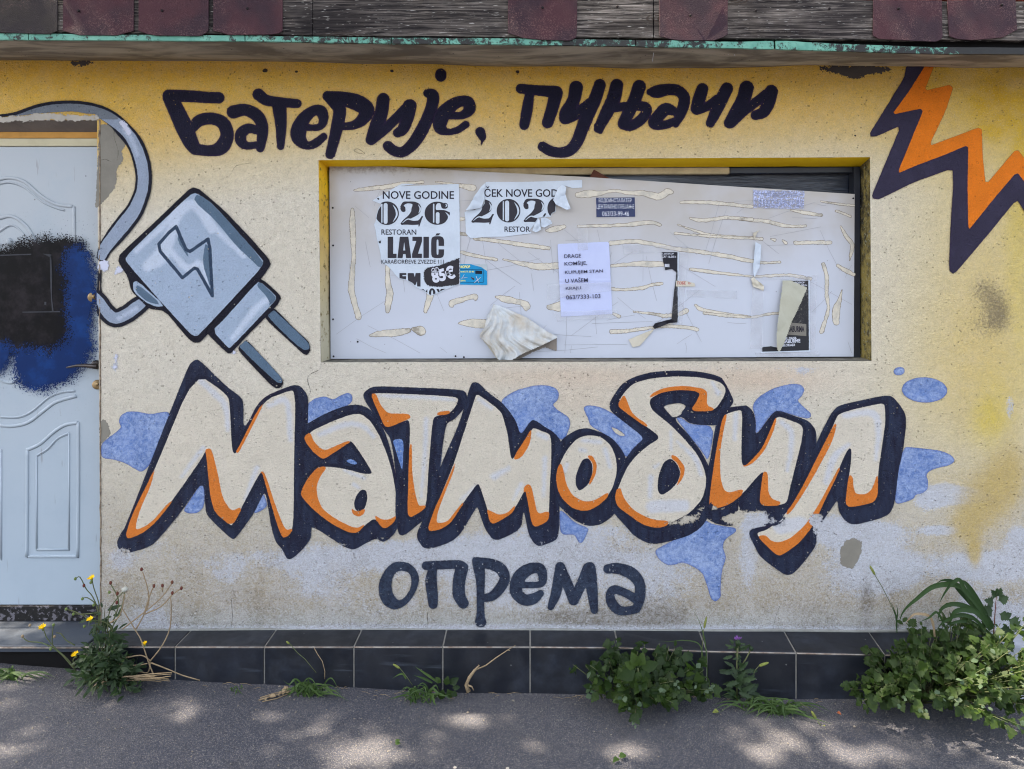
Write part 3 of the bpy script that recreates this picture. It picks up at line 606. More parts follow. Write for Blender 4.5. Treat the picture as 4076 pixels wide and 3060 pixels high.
# the big word
def wf(*bl):
    def f(X):
        o = np.zeros(len(X))
        for b in bl: o += b[4]*np.exp(-(((X[:,0]-b[0])/b[2])**2+((X[:,1]-b[1])/b[3])**2))
        return o
    return f
def letter(lab, outer, face, orange, hi=None, blue=None, holes=None, worn=None):
    fc = poly(face); 
    if holes: fc = SUB(fc, *[poly(h) for h in holes])
    og = INT(U(*[poly(o) for o in orange]), lambda X: fc(X)+3.0) if orange else NEG
    ly = {'n': outer, 'f': fc, 'o': og}
    ly['h'] = U(*[stroke(h) for h in hi]) if hi else NEG
    ly['b'] = U(*[poly(b) for b in blue]) if blue else NEG
    ly['w'] = worn or (lambda X: np.zeros(len(X)))
    paint('painted_letter', ly, M_word, label=lab)
letter('cream first letter em outlined in navy',
 poly(F((755,62),(790,62),(1010,280),(1110,350),(1145,395),(1143,640),(1280,370),(1530,265),(1600,270),(1665,355),(1660,560),(1655,800),(1668,1300),(1690,1400),(1685,1500),(1600,1600),(1525,1662),(1490,1655),(1455,1580),(1400,1520),(1365,1400),(1325,1140),(1305,1130),(1230,1290),(1085,1490),(1050,1503),(860,1320),(840,1270),(825,1020),(640,1290),(480,1480),(400,1560),(190,1620),(140,1570),(130,1520),(170,1440),(200,1400),(700,110))),
 F((755,160),(1020,345),(1035,440),(1052,780),(1070,818),(1095,800),(1300,390),(1530,305),(1548,320),(1560,430),(1550,800),(1545,1405),(1500,1470),(1450,1485),(1320,1040),(1300,965),(1278,960),(1055,1388),(1040,1385),(895,1262),(852,820),(845,785),(800,870),(560,1210),(440,1360),(330,1450),(195,1502),(260,1300),(420,980)),
 [F((440,930),(400,1080),(330,1230),(290,1350),(280,1430),(370,1390),(440,1330),(540,1210),(600,1180),(440,1400),(330,1470),(180,1515),(240,1330),(420,960)), F((838,780),(880,770),(905,830),(940,980),(980,1180),(1050,1278),(1120,1240),(1125,1280),(1050,1400),(870,1275),(840,830)), F((1280,955),(1315,962),(1400,1230),(1480,1432),(1545,1410),(1500,1495),(1435,1495),(1285,1010)), F((1295,380),(1318,395),(1115,795),(1090,815),(1085,780),(1280,400))],
 hi=[F((800,230,22),(930,350,24),(1000,440,22),(1020,620,16)), F((650,1000,10),(820,770,16)), F((1160,1180,10),(1250,930,18)), F((1350,430,16),(1490,400,22),(1520,700,18))],
 worn=wf((500,2190,70,26,.44),(600,2170,60,12,.3)))
letter('cream letter a outlined in navy',
 poly(G((230,585),(400,488),(560,428),(660,422),(740,450),(800,520),(870,640),(920,800),(950,950),(975,1150),(985,1330),(960,1440),(900,1500),(850,1525),(800,1490),(700,1540),(620,1588),(540,1560),(420,1480),(330,1420),(270,1400),(190,1330),(145,1150),(145,650))),
 G((270,650),(290,630),(450,555),(600,500),(680,495),(760,560),(830,680),(890,830),(930,970),(960,1150),(965,1310),(930,1370),(860,1417),(790,1325),(700,1395),(640,1445),(580,1440),(440,1370),(300,1260),(200,1150),(210,1100),(260,1010),(330,930),(400,918),(500,928),(600,950),(700,977),(760,977),(765,960),(700,850),(610,722),(585,715),(400,845),(370,852),(300,800),(240,720),(228,680)),
 [G((230,650),(275,648),(300,720),(380,795),(480,750),(570,712),(600,720),(480,795),(370,866),(290,810),(215,700)), G((370,915),(405,925),(350,1000),(320,1080),(330,1170),(370,1260),(480,1340),(600,1400),(650,1410),(720,1375),(640,1460),(560,1450),(400,1370),(250,1240),(185,1150),(205,1080),(290,940)), G((600,1250),(640,1280),(715,1255),(700,1300),(660,1322),(610,1300)), G((785,1305),(850,1345),(910,1340),(970,1305),(930,1385),(860,1428),(805,1370))],
 hi=[G((350,660,18),(560,580,20),(700,600,16),(780,680,12)), G((550,950,8),(700,1010,10)), G((620,1060,12),(660,1090,8))],
 blue=[G((550,872),(600,855),(655,893),(620,905))], holes=[G((640,1150),(680,1100),(720,1108),(732,1170),(710,1250),(670,1285),(630,1262),(620,1210))], worn=wf((1370,2170,90,18,.36),(1530,2140,60,20,.3)))
letter('cream letter te outlined in navy',
 poly(G((695,330),(760,280),(850,275),(1480,300),(1525,330),(1530,420),(1430,540),(1360,570),(1330,760),(1310,960),(1270,1150),(1240,1300),(1150,1370),(1020,1475),(975,1460),(950,1300),(960,1000),(920,700),(860,620),(760,470),(700,380))),
 G((765,340),(800,330),(1000,335),(1300,350),(1460,365),(1440,430),(1390,490),(1290,510),(1255,530),(1242,640),(1220,900),(1200,1240),(1140,1282),(1060,1328),(1055,1200),(1065,800),(1072,540),(1000,560),(900,597),(870,592),(830,500),(785,400)),
 [G((755,333),(800,335),(830,420),(880,480),(920,495),(1060,493),(1080,530),(1000,562),(900,608),(860,595),(800,480)), G((1290,482),(1390,468),(1388,500),(1285,510)), G((1072,730),(1086,738),(1085,950),(1110,1130),(1140,1235),(1170,1228),(1210,1235),(1130,1300),(1045,1340),(1055,1100),(1062,800))],
 hi=[G((830,350,8),(1200,365,14),(1420,385,10)), G((1200,540,18),(1190,800,14),(1160,1160,8))],
 blue=[G((930,712),(965,697),(1020,700),(1010,945),(1000,935),(960,800)), G((1365,610),(1430,608),(1420,700),(1375,850),(1310,925),(1330,780))])
letter('cream second letter em outlined in navy',
 poly(G((1555,255),(1590,240),(1625,252),(1700,330),(1800,400),(1870,480),(1920,560),(1955,670),(2030,560),(2060,540),(2150,600),(2230,650),(2290,730),(2300,900),(2270,1100),(2262,1491),(2200,1525),(2104,1560),(2060,1530),(2019,1462),(1985,1290),(1975,1285),(1961,1420),(1748,1524),(1669,1420),(1612,1245),(1600,1245),(1448,1505),(1191,1594),(1112,1476),(1180,1330),(1250,1100),(1340,850),(1470,560))),
 G((1590,370),(1605,335),(1700,400),(1800,480),(1825,560),(1850,650),(1875,840),(1890,862),(1905,840),(1960,760),(2040,630),(2060,608),(2140,640),(2200,665),(2200,900),(2187,1100),(2180,1340),(2120,1380),(2055,1408),(2005,1120),(1988,1105),(1940,1200),(1880,1290),(1800,1340),(1720,1380),(1690,1260),(1625,1060),(1605,1058),(1480,1230),(1390,1370),(1300,1420),(1212,1432),(1260,1290),(1330,1120),(1420,900),(1500,650)),
 [G((1440,862),(1420,960),(1340,1150),(1290,1290),(1280,1375),(1370,1360),(1430,1280),(1500,1192),(1490,1250),(1390,1390),(1300,1435),(1200,1445),(1245,1300),(1335,1110)), G((1680,1255),(1730,1280),(1780,1305),(1850,1290),(1915,1220),(1900,1280),(1830,1350),(1710,1392)), G((1975,1090),(2010,1056),(2040,1070),(2065,1180),(2090,1302),(2185,1270),(2185,1350),(2050,1418),(1995,1200)), G((2045,620),(2030,740),(1960,850),(1888,868),(1955,750),(2018,635))],
 hi=[G((1620,380,10),(1720,450,14)), G((1480,1180,8),(1600,1075,12)), G((1740,1000,24),(1860,930,14)), G((1900,1180,8),(1960,1060,16)), G((2100,660,18),(2170,690,14)), G((2150,850,16),(2140,1150,12))], worn=wf((1720,2185,200,16,.36),(2150,2165,110,18,.34),(1950,2150,80,14,.3),(2075,2020,20,30,.3)))
letter('cream letter o outlined in navy',
 poly(H((430,760),(500,680),(600,620),(680,608),(780,640),(880,690),(960,790),(995,870),(990,1000),(960,1150),(930,1260),(860,1335),(780,1385),(680,1396),(580,1350),(500,1280),(440,1220),(390,1000),(400,850))),
 H((470,870),(520,780),(600,690),(690,665),(790,680),(870,750),(910,850),(917,960),(890,1070),(840,1160),(760,1230),(670,1272),(570,1252),(490,1182),(445,1100),(433,980)),
 [H((468,885),(490,950),(510,1060),(560,1150),(650,1200),(740,1190),(855,1115),(835,1185),(750,1255),(650,1285),(550,1255),(465,1160),(422,1040),(432,940)), H((685,828),(720,830),(757,900),(747,980),(702,1065),(688,1062),(725,960),(725,890),(685,848))],
 hi=[H((640,710,12),(780,720,16)), H((620,780,12),(660,790,14)), H((820,780,16),(860,920,14)), H((500,950,10),(520,900,8))], holes=[H((600,950),(640,860),(690,850),(722,900),(720,980),(690,1060),(618,1117),(590,1080),(583,1020))], worn=wf((2240,2010,30,14,.2)))
b_out = SUB(poly(H((855,430),(870,380),(950,260),(1050,200),(1200,160),(1400,147),(1600,160),(1740,195),(1780,240),(1830,340),(1855,400),(1800,470),(1740,560),(1700,592),(1500,577),(1440,520),(1380,530),(1400,570),(1480,650),(1580,780),(1640,890),(1690,1000),(1690,1250),(1600,1400),(1480,1480),(1200,1550),(1060,1480),(990,1400),(870,1270),(870,1150),(905,1000),(980,860),(1060,755),(1140,690),(1000,582),(870,480))), poly(H((1285,440),(1330,420),(1420,408),(1475,430),(1440,475),(1430,500),(1395,520),(1360,525),(1320,480))))
letter('cream letter be with a curled top outlined in navy', b_out,
 H((930,430),(940,380),(980,320),(1050,250),(1200,210),(1400,195),(1600,205),(1740,240),(1780,280),(1787,320),(1760,380),(1700,467),(1510,472),(1560,400),(1590,330),(1540,308),(1400,300),(1280,320),(1190,370),(1175,410),(1200,470),(1340,580),(1450,690),(1560,820),(1610,920),(1637,1040),(1600,1180),(1500,1290),(1350,1370),(1250,1407),(1130,1382),(1000,1290),(920,1230),(905,1150),(950,1030),(1000,920),(1080,820),(1180,740),(1248,700),(1245,665),(1100,560),(980,480)),
 [H((975,335),(1000,400),(1040,500),(1168,585),(1150,604),(1000,495),(915,430)), H((1165,375),(1200,330),(1300,285),(1450,270),(1600,290),(1640,320),(1635,430),(1692,450),(1690,482),(1495,482),(1550,400),(1580,335),(1540,312),(1400,304),(1280,324)), H((1355,822),(1400,840),(1462,920),(1452,1000),(1390,1082),(1400,1050),(1430,970),(1400,890),(1350,850)), H((945,1083),(970,1170),(1050,1270),(1200,1345),(1335,1352),(1320,1390),(1230,1420),(1110,1382),(980,1305),(890,1210),(905,1110))],
 hi=[H((1680,250,10),(1730,330,18)), H((1190,1000,18),(1180,1160,14)), H((1400,720,8),(1540,850,18),(1590,980,14)), H((1200,1240,50),(1450,1230,46)), H((1220,920,12),(1250,900,8)), H((1350,640,10),(1350,780,8))],
 holes=[H((1240,1080),(1250,990),(1290,880),(1350,850),(1400,900),(1427,970),(1400,1050),(1340,1110),(1280,1147),(1250,1130))], worn=wf((2700,2080,80,18,.46),(2790,2030,34,36,.42),(2740,2060,40,16,.4),(2600,2150,90,8,.3),(2745,1640,45,8,.4),(2670,1680,8,20,.4),(2640,2110,30,22,.25),(2730,1870,14,60,.25),(2685,1485,10,8,.3)))
letter('cream letter i outlined in navy',
 poly(I((130,470),(170,450),(310,430),(350,428),(400,480),(420,560),(415,680),(560,480),(610,470),(720,510),(840,550),(890,610),(905,660),(905,760),(850,1000),(760,1200),(690,1300),(600,1390),(500,1395),(400,1350),(300,1370),(200,1398),(90,1372),(10,1320),(20,1000),(60,830),(90,620))),
 I((150,560),(180,495),(300,462),(310,500),(305,700),(303,880),(320,915),(345,912),(400,860),(480,770),(560,580),(590,512),(700,550),(797,590),(790,700),(740,900),(690,1100),(667,1210),(600,1227),(480,1227),(453,1200),(478,1000),(486,965),(470,963),(420,1010),(330,1120),(200,1222),(55,1258),(52,1200),(80,950),(120,700)),
 [I((155,508),(192,498),(162,620),(132,800),(135,1000),(160,1100),(200,1130),(325,1093),(300,1160),(200,1235),(45,1270),(50,1150),(95,820)), I((572,515),(587,538),(560,640),(490,790),(400,890),(325,925),(315,905),(395,850),(475,750),(548,600)), I((475,955),(517,962),(517,1120),(550,1180),(625,1202),(600,1232),(485,1237),(445,1200))],
 hi=[I((620,560,14),(700,640,22),(700,800,18),(670,950,12)), I((260,500,18),(250,700,12))],
 worn=wf((2950,2048,55,32,.50),(3035,2050,50,30,.50),(2985,2080,110,22,.55),(2830,2010,16,26,.46),(2860,2022,50,12,.40),(2905,2060,40,14,.4),(2940,1990,4,40,.4)))
letter('cream last letter el outlined in navy',
 poly(I((1030,480),(1080,430),(1250,390),(1440,350),(1510,352),(1570,420),(1620,500),(1622,600),(1600,780),(1560,950),(1530,1220),(1490,1300),(1400,1340),(1200,1388),(1130,1350),(1080,1270),(1075,1180),(1020,1260),(950,1360),(905,1450),(905,1550),(800,1690),(716,1780),(653,1790),(455,1645),(407,1550),(363,1463),(375,1423),(455,1400),(560,1388),(640,1310),(700,1200),(800,950),(900,740),(960,610))),
 I((1080,500),(1200,460),(1430,410),(1452,430),(1457,560),(1430,750),(1400,950),(1387,1190),(1270,1222),(1143,1242),(1150,1100),(1180,900),(1187,780),(1165,768),(1120,850),(1060,1000),(960,1200),(880,1380),(760,1530),(620,1627),(580,1617),(450,1490),(425,1450),(520,1420),(620,1330),(700,1250),(800,1080),(900,880),(1000,680),(1060,540)),
 [I((1052,568),(1068,588),(1032,720),(900,965),(800,1135),(700,1285),(655,1312),(690,1230),(820,1020),(990,690)), I((450,1468),(500,1468),(540,1512),(600,1528),(700,1492),(820,1380),(900,1260),(1000,1080),(1092,905),(1090,970),(975,1225),(890,1395),(765,1550),(620,1640),(560,1622),(440,1490)), I((1165,982),(1196,998),(1200,1080),(1220,1140),(1300,1140),(1350,1100),(1398,955),(1395,1195),(1270,1236),(1135,1252),(1145,1120))],
 hi=[I((1130,510,20),(1350,490,26),(1400,620,22),(1380,860,12)), I((1160,740,10),(1050,840,26),(980,1040,20)), I((620,1400,60),(780,1370,50))],
 worn=wf((3110,2062,50,24,.48),(3240,2065,32,36,.46),(3270,2100,30,60,.34),(3400,2090,130,12,.30),(3080,2090,60,14,.4),(3030,2130,12,40,.3),(3045,2170,20,26,.26),(3240,2130,18,30,.3)))
# lightning bolt
bn = poly(B2((345,105),(330,180),(220,360),(105,545),(110,570),(150,568),(310,495),(200,760),(118,955),(125,980),(165,985),(400,870),(650,780),(655,900),(638,1150),(628,1400),(630,1460),(655,1478),(680,1460),(900,1200),(1075,985),(1123,1060),(1250,1300),(1300,1000),(1200,700),(1085,810),(900,700),(755,640),(600,400),(530,105)), 1, .12)
bo = poly(B2((470,100),(530,100),(465,268),(630,228),(655,245),(605,400),(495,632),(650,575),(820,510),(845,525),(850,700),(870,890),(1060,665),(1085,660),(1123,710),(1250,900),(1250,1050),(1085,812),(1060,820),(900,1010),(765,1180),(755,1170),(750,900),(755,642),(740,630),(600,690),(400,765),(285,815),(390,560),(455,403),(440,385),(250,425),(370,260)), 1, .10)
bnav = poly(B2((345,100),(330,180),(220,360),(105,545),(110,570),(150,568),(310,495),(200,760),(118,955),(125,980),(165,985),(400,870),(650,780),(655,900),(638,1150),(628,1400),(630,1460),(655,1478),(680,1460),(900,1200),(1075,985),(1123,1060),(1250,1300),(1250,1040),(1085,808),(1060,818),(900,1005),(765,1178),(755,1168),(752,900),(757,642),(742,628),(600,688),(400,763),(285,813),(392,560),(457,403),(440,383),(250,423),(372,260),(475,100)), 1, .12)
paint('painted_bolt', {'n': U(bnav, bo), 'o': bo}, M_bolt, label='navy and orange painted lightning bolt', clip=(3300, 262, 4170, 1300))
# cable
cb = A((-60,935,16),(60,930,22),(150,915,28),(300,872,38),(450,852,44),(620,850,44),(780,885,50),(900,950,56),(1000,1050,64),(1080,1150,66),(1130,1280,68),(1150,1400,66),(1145,1500,66)) + E((1128,160,66),(1078,275,72),(1000,380,76),(920,480,72),(850,570,58),(820,640,46))
cable_n = SUB(stroke(cb), poly(A((-100,940),(100,930),(330,905),(560,905),(760,910),(800,960),(800,1300),(-100,1300)), 0))
cf = [(x+(3 if y < 560 else -2), y+(7 if (x < 480 and y < 560) else 0), max(1, r-(11 if x > 450 else 6))) for x, y, r in cb]
paint('painted_cable', {'n': cable_n, 'f': stroke(cf), 'o': INT(stroke(cf), lambda X: np.minimum(470-X[:, 0], 475-X[:, 1])), 'h': stroke(A((1000,1040,14),(1060,1130,16),(1100,1240,10)))}, M_cable, label='grey painted cable arching over the door')
lp = E((740,930,50),(800,1000,62),(850,1085,72),(920,1138,74),(1010,1108,74),(1090,1050,74),(1160,1000,64))
paint('painted_cable', {'n': U(stroke(lp), stroke(E((800,760,14),(796,900,16),(815,980,18)))), 'f': stroke(lp, dr=-15), 'o': NEG, 'h': stroke(E((950,1140,12),(1090,1060,14)))}, M_cable, clip=(385, 1000, 700, 1330))
# plug
pb = poly(E((945,690),(955,635),(1000,588),(1250,358),(1510,108),(1550,90),(1600,108),(1800,280),(2000,490),(2150,660),(2170,708),(2100,812),(1900,1020),(1700,1230),(1600,1332),(1550,1335),(1500,1295),(1320,1080),(1190,1062),(1140,1010),(1050,920),(1020,800)), 1, .15)
pf = poly(E((1000,668),(1040,610),(1520,150),(1570,135),(1700,220),(2105,672),(2105,705),(2060,770),(1590,1275),(1555,1282),(1520,1260),(1300,1020),(1050,735)), 1, .15)
cone = poly(E((1065,850),(1100,838),(1320,1040),(1250,1048),(1160,1008),(1068,925)), 1)
pside = poly(E((1575,140),(1700,220),(2112,680),(2085,745),(1990,650),(1900,570),(1720,350),(1550,200)), 1)
emb = [E(*[(p_[0], p_[1], 13) for p_ in ((1410,405),(1490,590),(1520,605),(1665,505),(1680,580),(1700,960),(1580,745),(1555,738),(1460,815),(1280,600),(1272,545),(1350,455))])]
paint('painted_plug', {'n': pb, 'f': U(pf, cone), 'o': U(pside, poly(E((1430,440),(1500,600),(1510,660),(1420,520)), 1), poly(E((1640,540),(1670,560),(1695,930),(1620,700)), 1), poly(E((1100,860),(1300,1035),(1180,1010),(1080,920)), 1)), 'h': U(stroke(E((1180,720,40),(1300,620,60),(1420,330,30),(1560,230,40),(1700,420,40))), stroke(E((1090,600,16),(1330,380,22),(1500,220,26),(1750,450,20),(1950,640,14))), stroke(E((1330,560,20),(1500,740,26),(1600,700,22),(1660,860,10)))), 'b': stroke(emb[0], 1, closed=True)}, M_plug, label='grey painted plug body with a bolt emblem')
paint('painted_plug_prong', {'n': poly(PL((960,590),(990,600),(1250,870),(1420,1020),(1440,1080),(1445,1150),(1400,1210),(1350,1190),(1100,960),(850,730),(870,650)), 1), 'f': NEG, 'o': poly(PL((890,665),(960,610),(1000,640),(1390,1010),(1430,1060),(1437,1120),(1370,1145),(1250,1060),(970,790),(885,690)), 1), 'h': NEG, 'b': NEG}, M_plug)
paint('painted_plug_prong', {'n': poly(PL((600,1000),(620,1020),(1000,1430),(1070,1510),(1090,1580),(1050,1640),(980,1645),(900,1580),(540,1200),(480,1110)), 1), 'f': NEG, 'o': poly(PL((505,1080),(560,1020),(610,1020),(1040,1470),(1080,1540),(1060,1577),(1000,1567),(700,1290),(520,1110)), 1), 'h': NEG, 'b': NEG}, M_plug)
paint('painted_plug_block', {'n': poly(PL((805,195),(1030,395),(1060,450),(1000,560),(600,960),(400,1180),(350,1187),(100,940),(50,880),(700,190)), 1), 'f': poly(PL((775,225),(980,410),(995,450),(980,490),(390,1110),(360,1110),(150,880),(300,740),(700,290)), 1), 'o': poly(PL((735,290),(775,225),(990,430),(985,480),(900,560),(905,500),(860,420)), 1), 'h': stroke(PL((860,480,34),(700,620,40),(420,980,30))), 'b': NEG}, M_plug)
# tags: stray marks
M_smudge = flat_mat('pale_smudge_paint', rgb(196, 200, 218), rgb(184, 184, 196), attr='n', wob=26, fuzz=4)
for f in (poly(E((785,680),(860,670),(880,720),(850,760),(790,760))), poly(M((920,20),(940,20),(935,140),(910,140)), 1), poly(E((1860,1420),(1885,1420),(1870,1400)), 1), poly(E((910,760),(960,720),(980,760),(930,790)), 1), poly(A((955,965),(990,970),(1060,1060),(1030,1090),(975,1020)), 1)):
    sheet('paint_smudge', {'n': f}, .0030, M_smudge, wall, res=2.4)
M_peel = flat_mat('peeled_white_render', rgb(182, 176, 166), rgb(150, 144, 134), attr='n', wob=22, fuzz=2)
sheet('bare_patch', {'n': poly(A((-80,935),(100,935),(300,900),(500,915),(700,925),(790,925),(800,955),(600,965),(300,960),(-80,985)))}, .0031, M_peel, wall, res=2.6)
# ------------------------------------------------------------------ window
win = bpy.data.objects.new('window', None); C.objects.link(win); win.parent = bld; win.location = (0, 0, 0)
q1 = -.12
def wl_pts(pts, d): return [W(x, y, d) for x, y in pts]
ot = [(1268, 637), (3463, 625)]; ob = [(1277, 1442), (3470, 1436)]
it = [(1309, 668), (3424, 662)]; ib = [(1316, 1428), (3424, 1422)]
def reveal(name, a, b, c, d_, mat): 
    p = [W(*a, .0), W(*b, .0), W(*c, q1), W(*d_, q1)]; o = quad(name, p, mat, win, sub=(40, 6))
    for v in o.data.vertices: v.co += Vector((mnoise.noise(v.co*9), 0, mnoise.noise(v.co*9+Vector((5, 5, 5)))))*.003
    o.data.shade_smooth(); return o
reveal('reveal', ot[0], ot[1], it[1], it[0], M_ytop)
reveal('reveal', ot[0], ob[0], ib[0], it[0], M_yrev)
reveal('reveal', ot[1], ob[1], ib[1], it[1], M_mould)
reveal('sill', ob[0], ob[1], ib[1], ib[0], M_sill)
# dark frame right and top, cream strip, plastic behind the gap
prism('frame', wl_pts([(3399, 664), (3424, 664), (3424, 1424), (3399, 1424)], -.105), .05, M_frame, win)
prism('frame', wl_pts([(1309, 668), (1323, 668), (1323, 1428), (1311, 1428)], -.112), .05, M_frame, win)
prism('frame', wl_pts([(1310, 669), (2905, 664), (2905, 692), (1320, 697)], -.125), .05, M_creamf, win, bev=.004)
prism('frame', wl_pts([(2905, 664), (3424, 662), (3424, 688), (2905, 692)], -.125), .05, M_frame, win, bev=.004)
prism('frame', wl_pts([(1310, 1422), (3424, 1414), (3424, 1432), (1310, 1436)], -.128), .05, M_frame, win, bev=.003)
o = quad('plastic_sheet', wl_pts([(1320, 1440), (3410, 1430), (3410, 690), (1320, 695)], -.16), M_plastic, win, sub=(120, 24))
for v in o.data.vertices: v.co.y += .008*mnoise.noise(Vector((v.co.x*5, 0, v.co.z*30)))
o.data.shade_smooth()
prism('bracket', wl_pts([(2364, 674), (2424, 708), (2412, 716), (2346, 706)], -.10), .012, M_rust, win)

# ------------------------------------------------------------------ white board in the window
def board_mat():
    g = NG('scratched_white_laminate', .5, .35); z = sepz(g)
    v = g.pos((1, 1, 1)); c = g.mix(g.rng(z, 1.62, 2.12), rgb(186, 191, 202), rgb(176, 171, 165))
    c = g.mix(g.rng(g.noise(3, 4, .6), .4, .7, 0, .5), c, rgb(192, 197, 210))
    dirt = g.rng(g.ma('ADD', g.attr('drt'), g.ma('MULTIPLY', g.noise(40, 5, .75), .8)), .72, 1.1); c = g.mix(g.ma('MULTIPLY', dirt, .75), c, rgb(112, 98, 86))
    c = g.mix(g.ma('MULTIPLY', speck(g, 26, .95, .06), .6), c, rgb(96, 92, 92)); g.col(c); g.bump(g.noise(30, 3), .05, .002); return g.m
M_board = board_mat()
board = thing('window_board', 'scratched white board covering the window with wavy glue marks', 'board', (0, 0, 0))
BD = -.098
bdo = [(1311, 646), (1608, 665), (1900, 682), (2318, 703), (3000, 747), (3402, 772), (3398, 1419), (2400, 1424), (1316, 1428)]
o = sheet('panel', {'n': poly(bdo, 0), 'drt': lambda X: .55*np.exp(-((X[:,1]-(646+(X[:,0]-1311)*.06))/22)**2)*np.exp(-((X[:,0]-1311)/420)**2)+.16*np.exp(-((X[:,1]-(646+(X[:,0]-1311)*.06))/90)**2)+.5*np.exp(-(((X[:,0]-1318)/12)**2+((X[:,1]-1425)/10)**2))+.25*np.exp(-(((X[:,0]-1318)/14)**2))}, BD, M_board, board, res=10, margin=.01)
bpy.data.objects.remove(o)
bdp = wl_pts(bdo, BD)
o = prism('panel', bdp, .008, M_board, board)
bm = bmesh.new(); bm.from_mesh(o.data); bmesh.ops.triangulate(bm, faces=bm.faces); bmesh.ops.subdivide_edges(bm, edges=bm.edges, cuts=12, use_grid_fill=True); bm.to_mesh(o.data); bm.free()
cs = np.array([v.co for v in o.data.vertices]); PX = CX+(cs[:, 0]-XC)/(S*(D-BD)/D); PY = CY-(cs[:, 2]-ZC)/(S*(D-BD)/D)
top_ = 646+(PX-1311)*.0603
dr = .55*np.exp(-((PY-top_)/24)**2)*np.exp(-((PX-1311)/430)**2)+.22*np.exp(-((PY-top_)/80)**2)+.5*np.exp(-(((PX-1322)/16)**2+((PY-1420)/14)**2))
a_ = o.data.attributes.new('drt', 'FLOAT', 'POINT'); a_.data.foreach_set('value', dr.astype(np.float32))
M_screw = flat_mat('dark_screw', rgb(30, 30, 36), rough=.5, bump=0)
for sx, sy in J((251,456),(253,757),(253,1348),(257,1645),(1233,1643),(1300,1651),(450,1528)) + L((1802,380)):
    tube('screw', [[(*W(sx, sy, BD+.0005), .0045), (*(W(sx, sy, BD+.0025)), .0036)]], M_screw, board, seg=8)
def glue_mat():
    g = NG('dried_glue_streak', .8, .2); c = g.mix(g.rng(g.noise(22, 4, .7), .4, .7), rgb(208, 201, 186), rgb(178, 174, 164)); c = g.mix(g.rng(g.ma('ADD', g.noise(6, 3), g.ma('MULTIPLY', g.noise(80, 3), .3)), .78, .9), c, rgb(150, 144, 132))
    w_ = g.ma('ADD', g.ma('MULTIPLY', g.ma('SUBTRACT', g.noise(160, 3, .7), .5), 3.0), g.ma('MULTIPLY', g.ma('SUBTRACT', g.noise(34, 3, .7), .5), 11.0)); e = g.rng(g.ma('ADD', g.attr('n'), w_), .3, 2.6, 1, 0)
    c = g.mix(g.ma('MULTIPLY', e, .85), c, rgb(112, 100, 84)); c = g.mix(g.ma('MULTIPLY', speck(g, 110, .9, .2), .5), c, rgb(120, 108, 90)); g.col(c); g.alpha(g.rng(g.ma('ADD', g.attr('n'), w_), -.8, .4)); return g.m
M_glue = glue_mat()
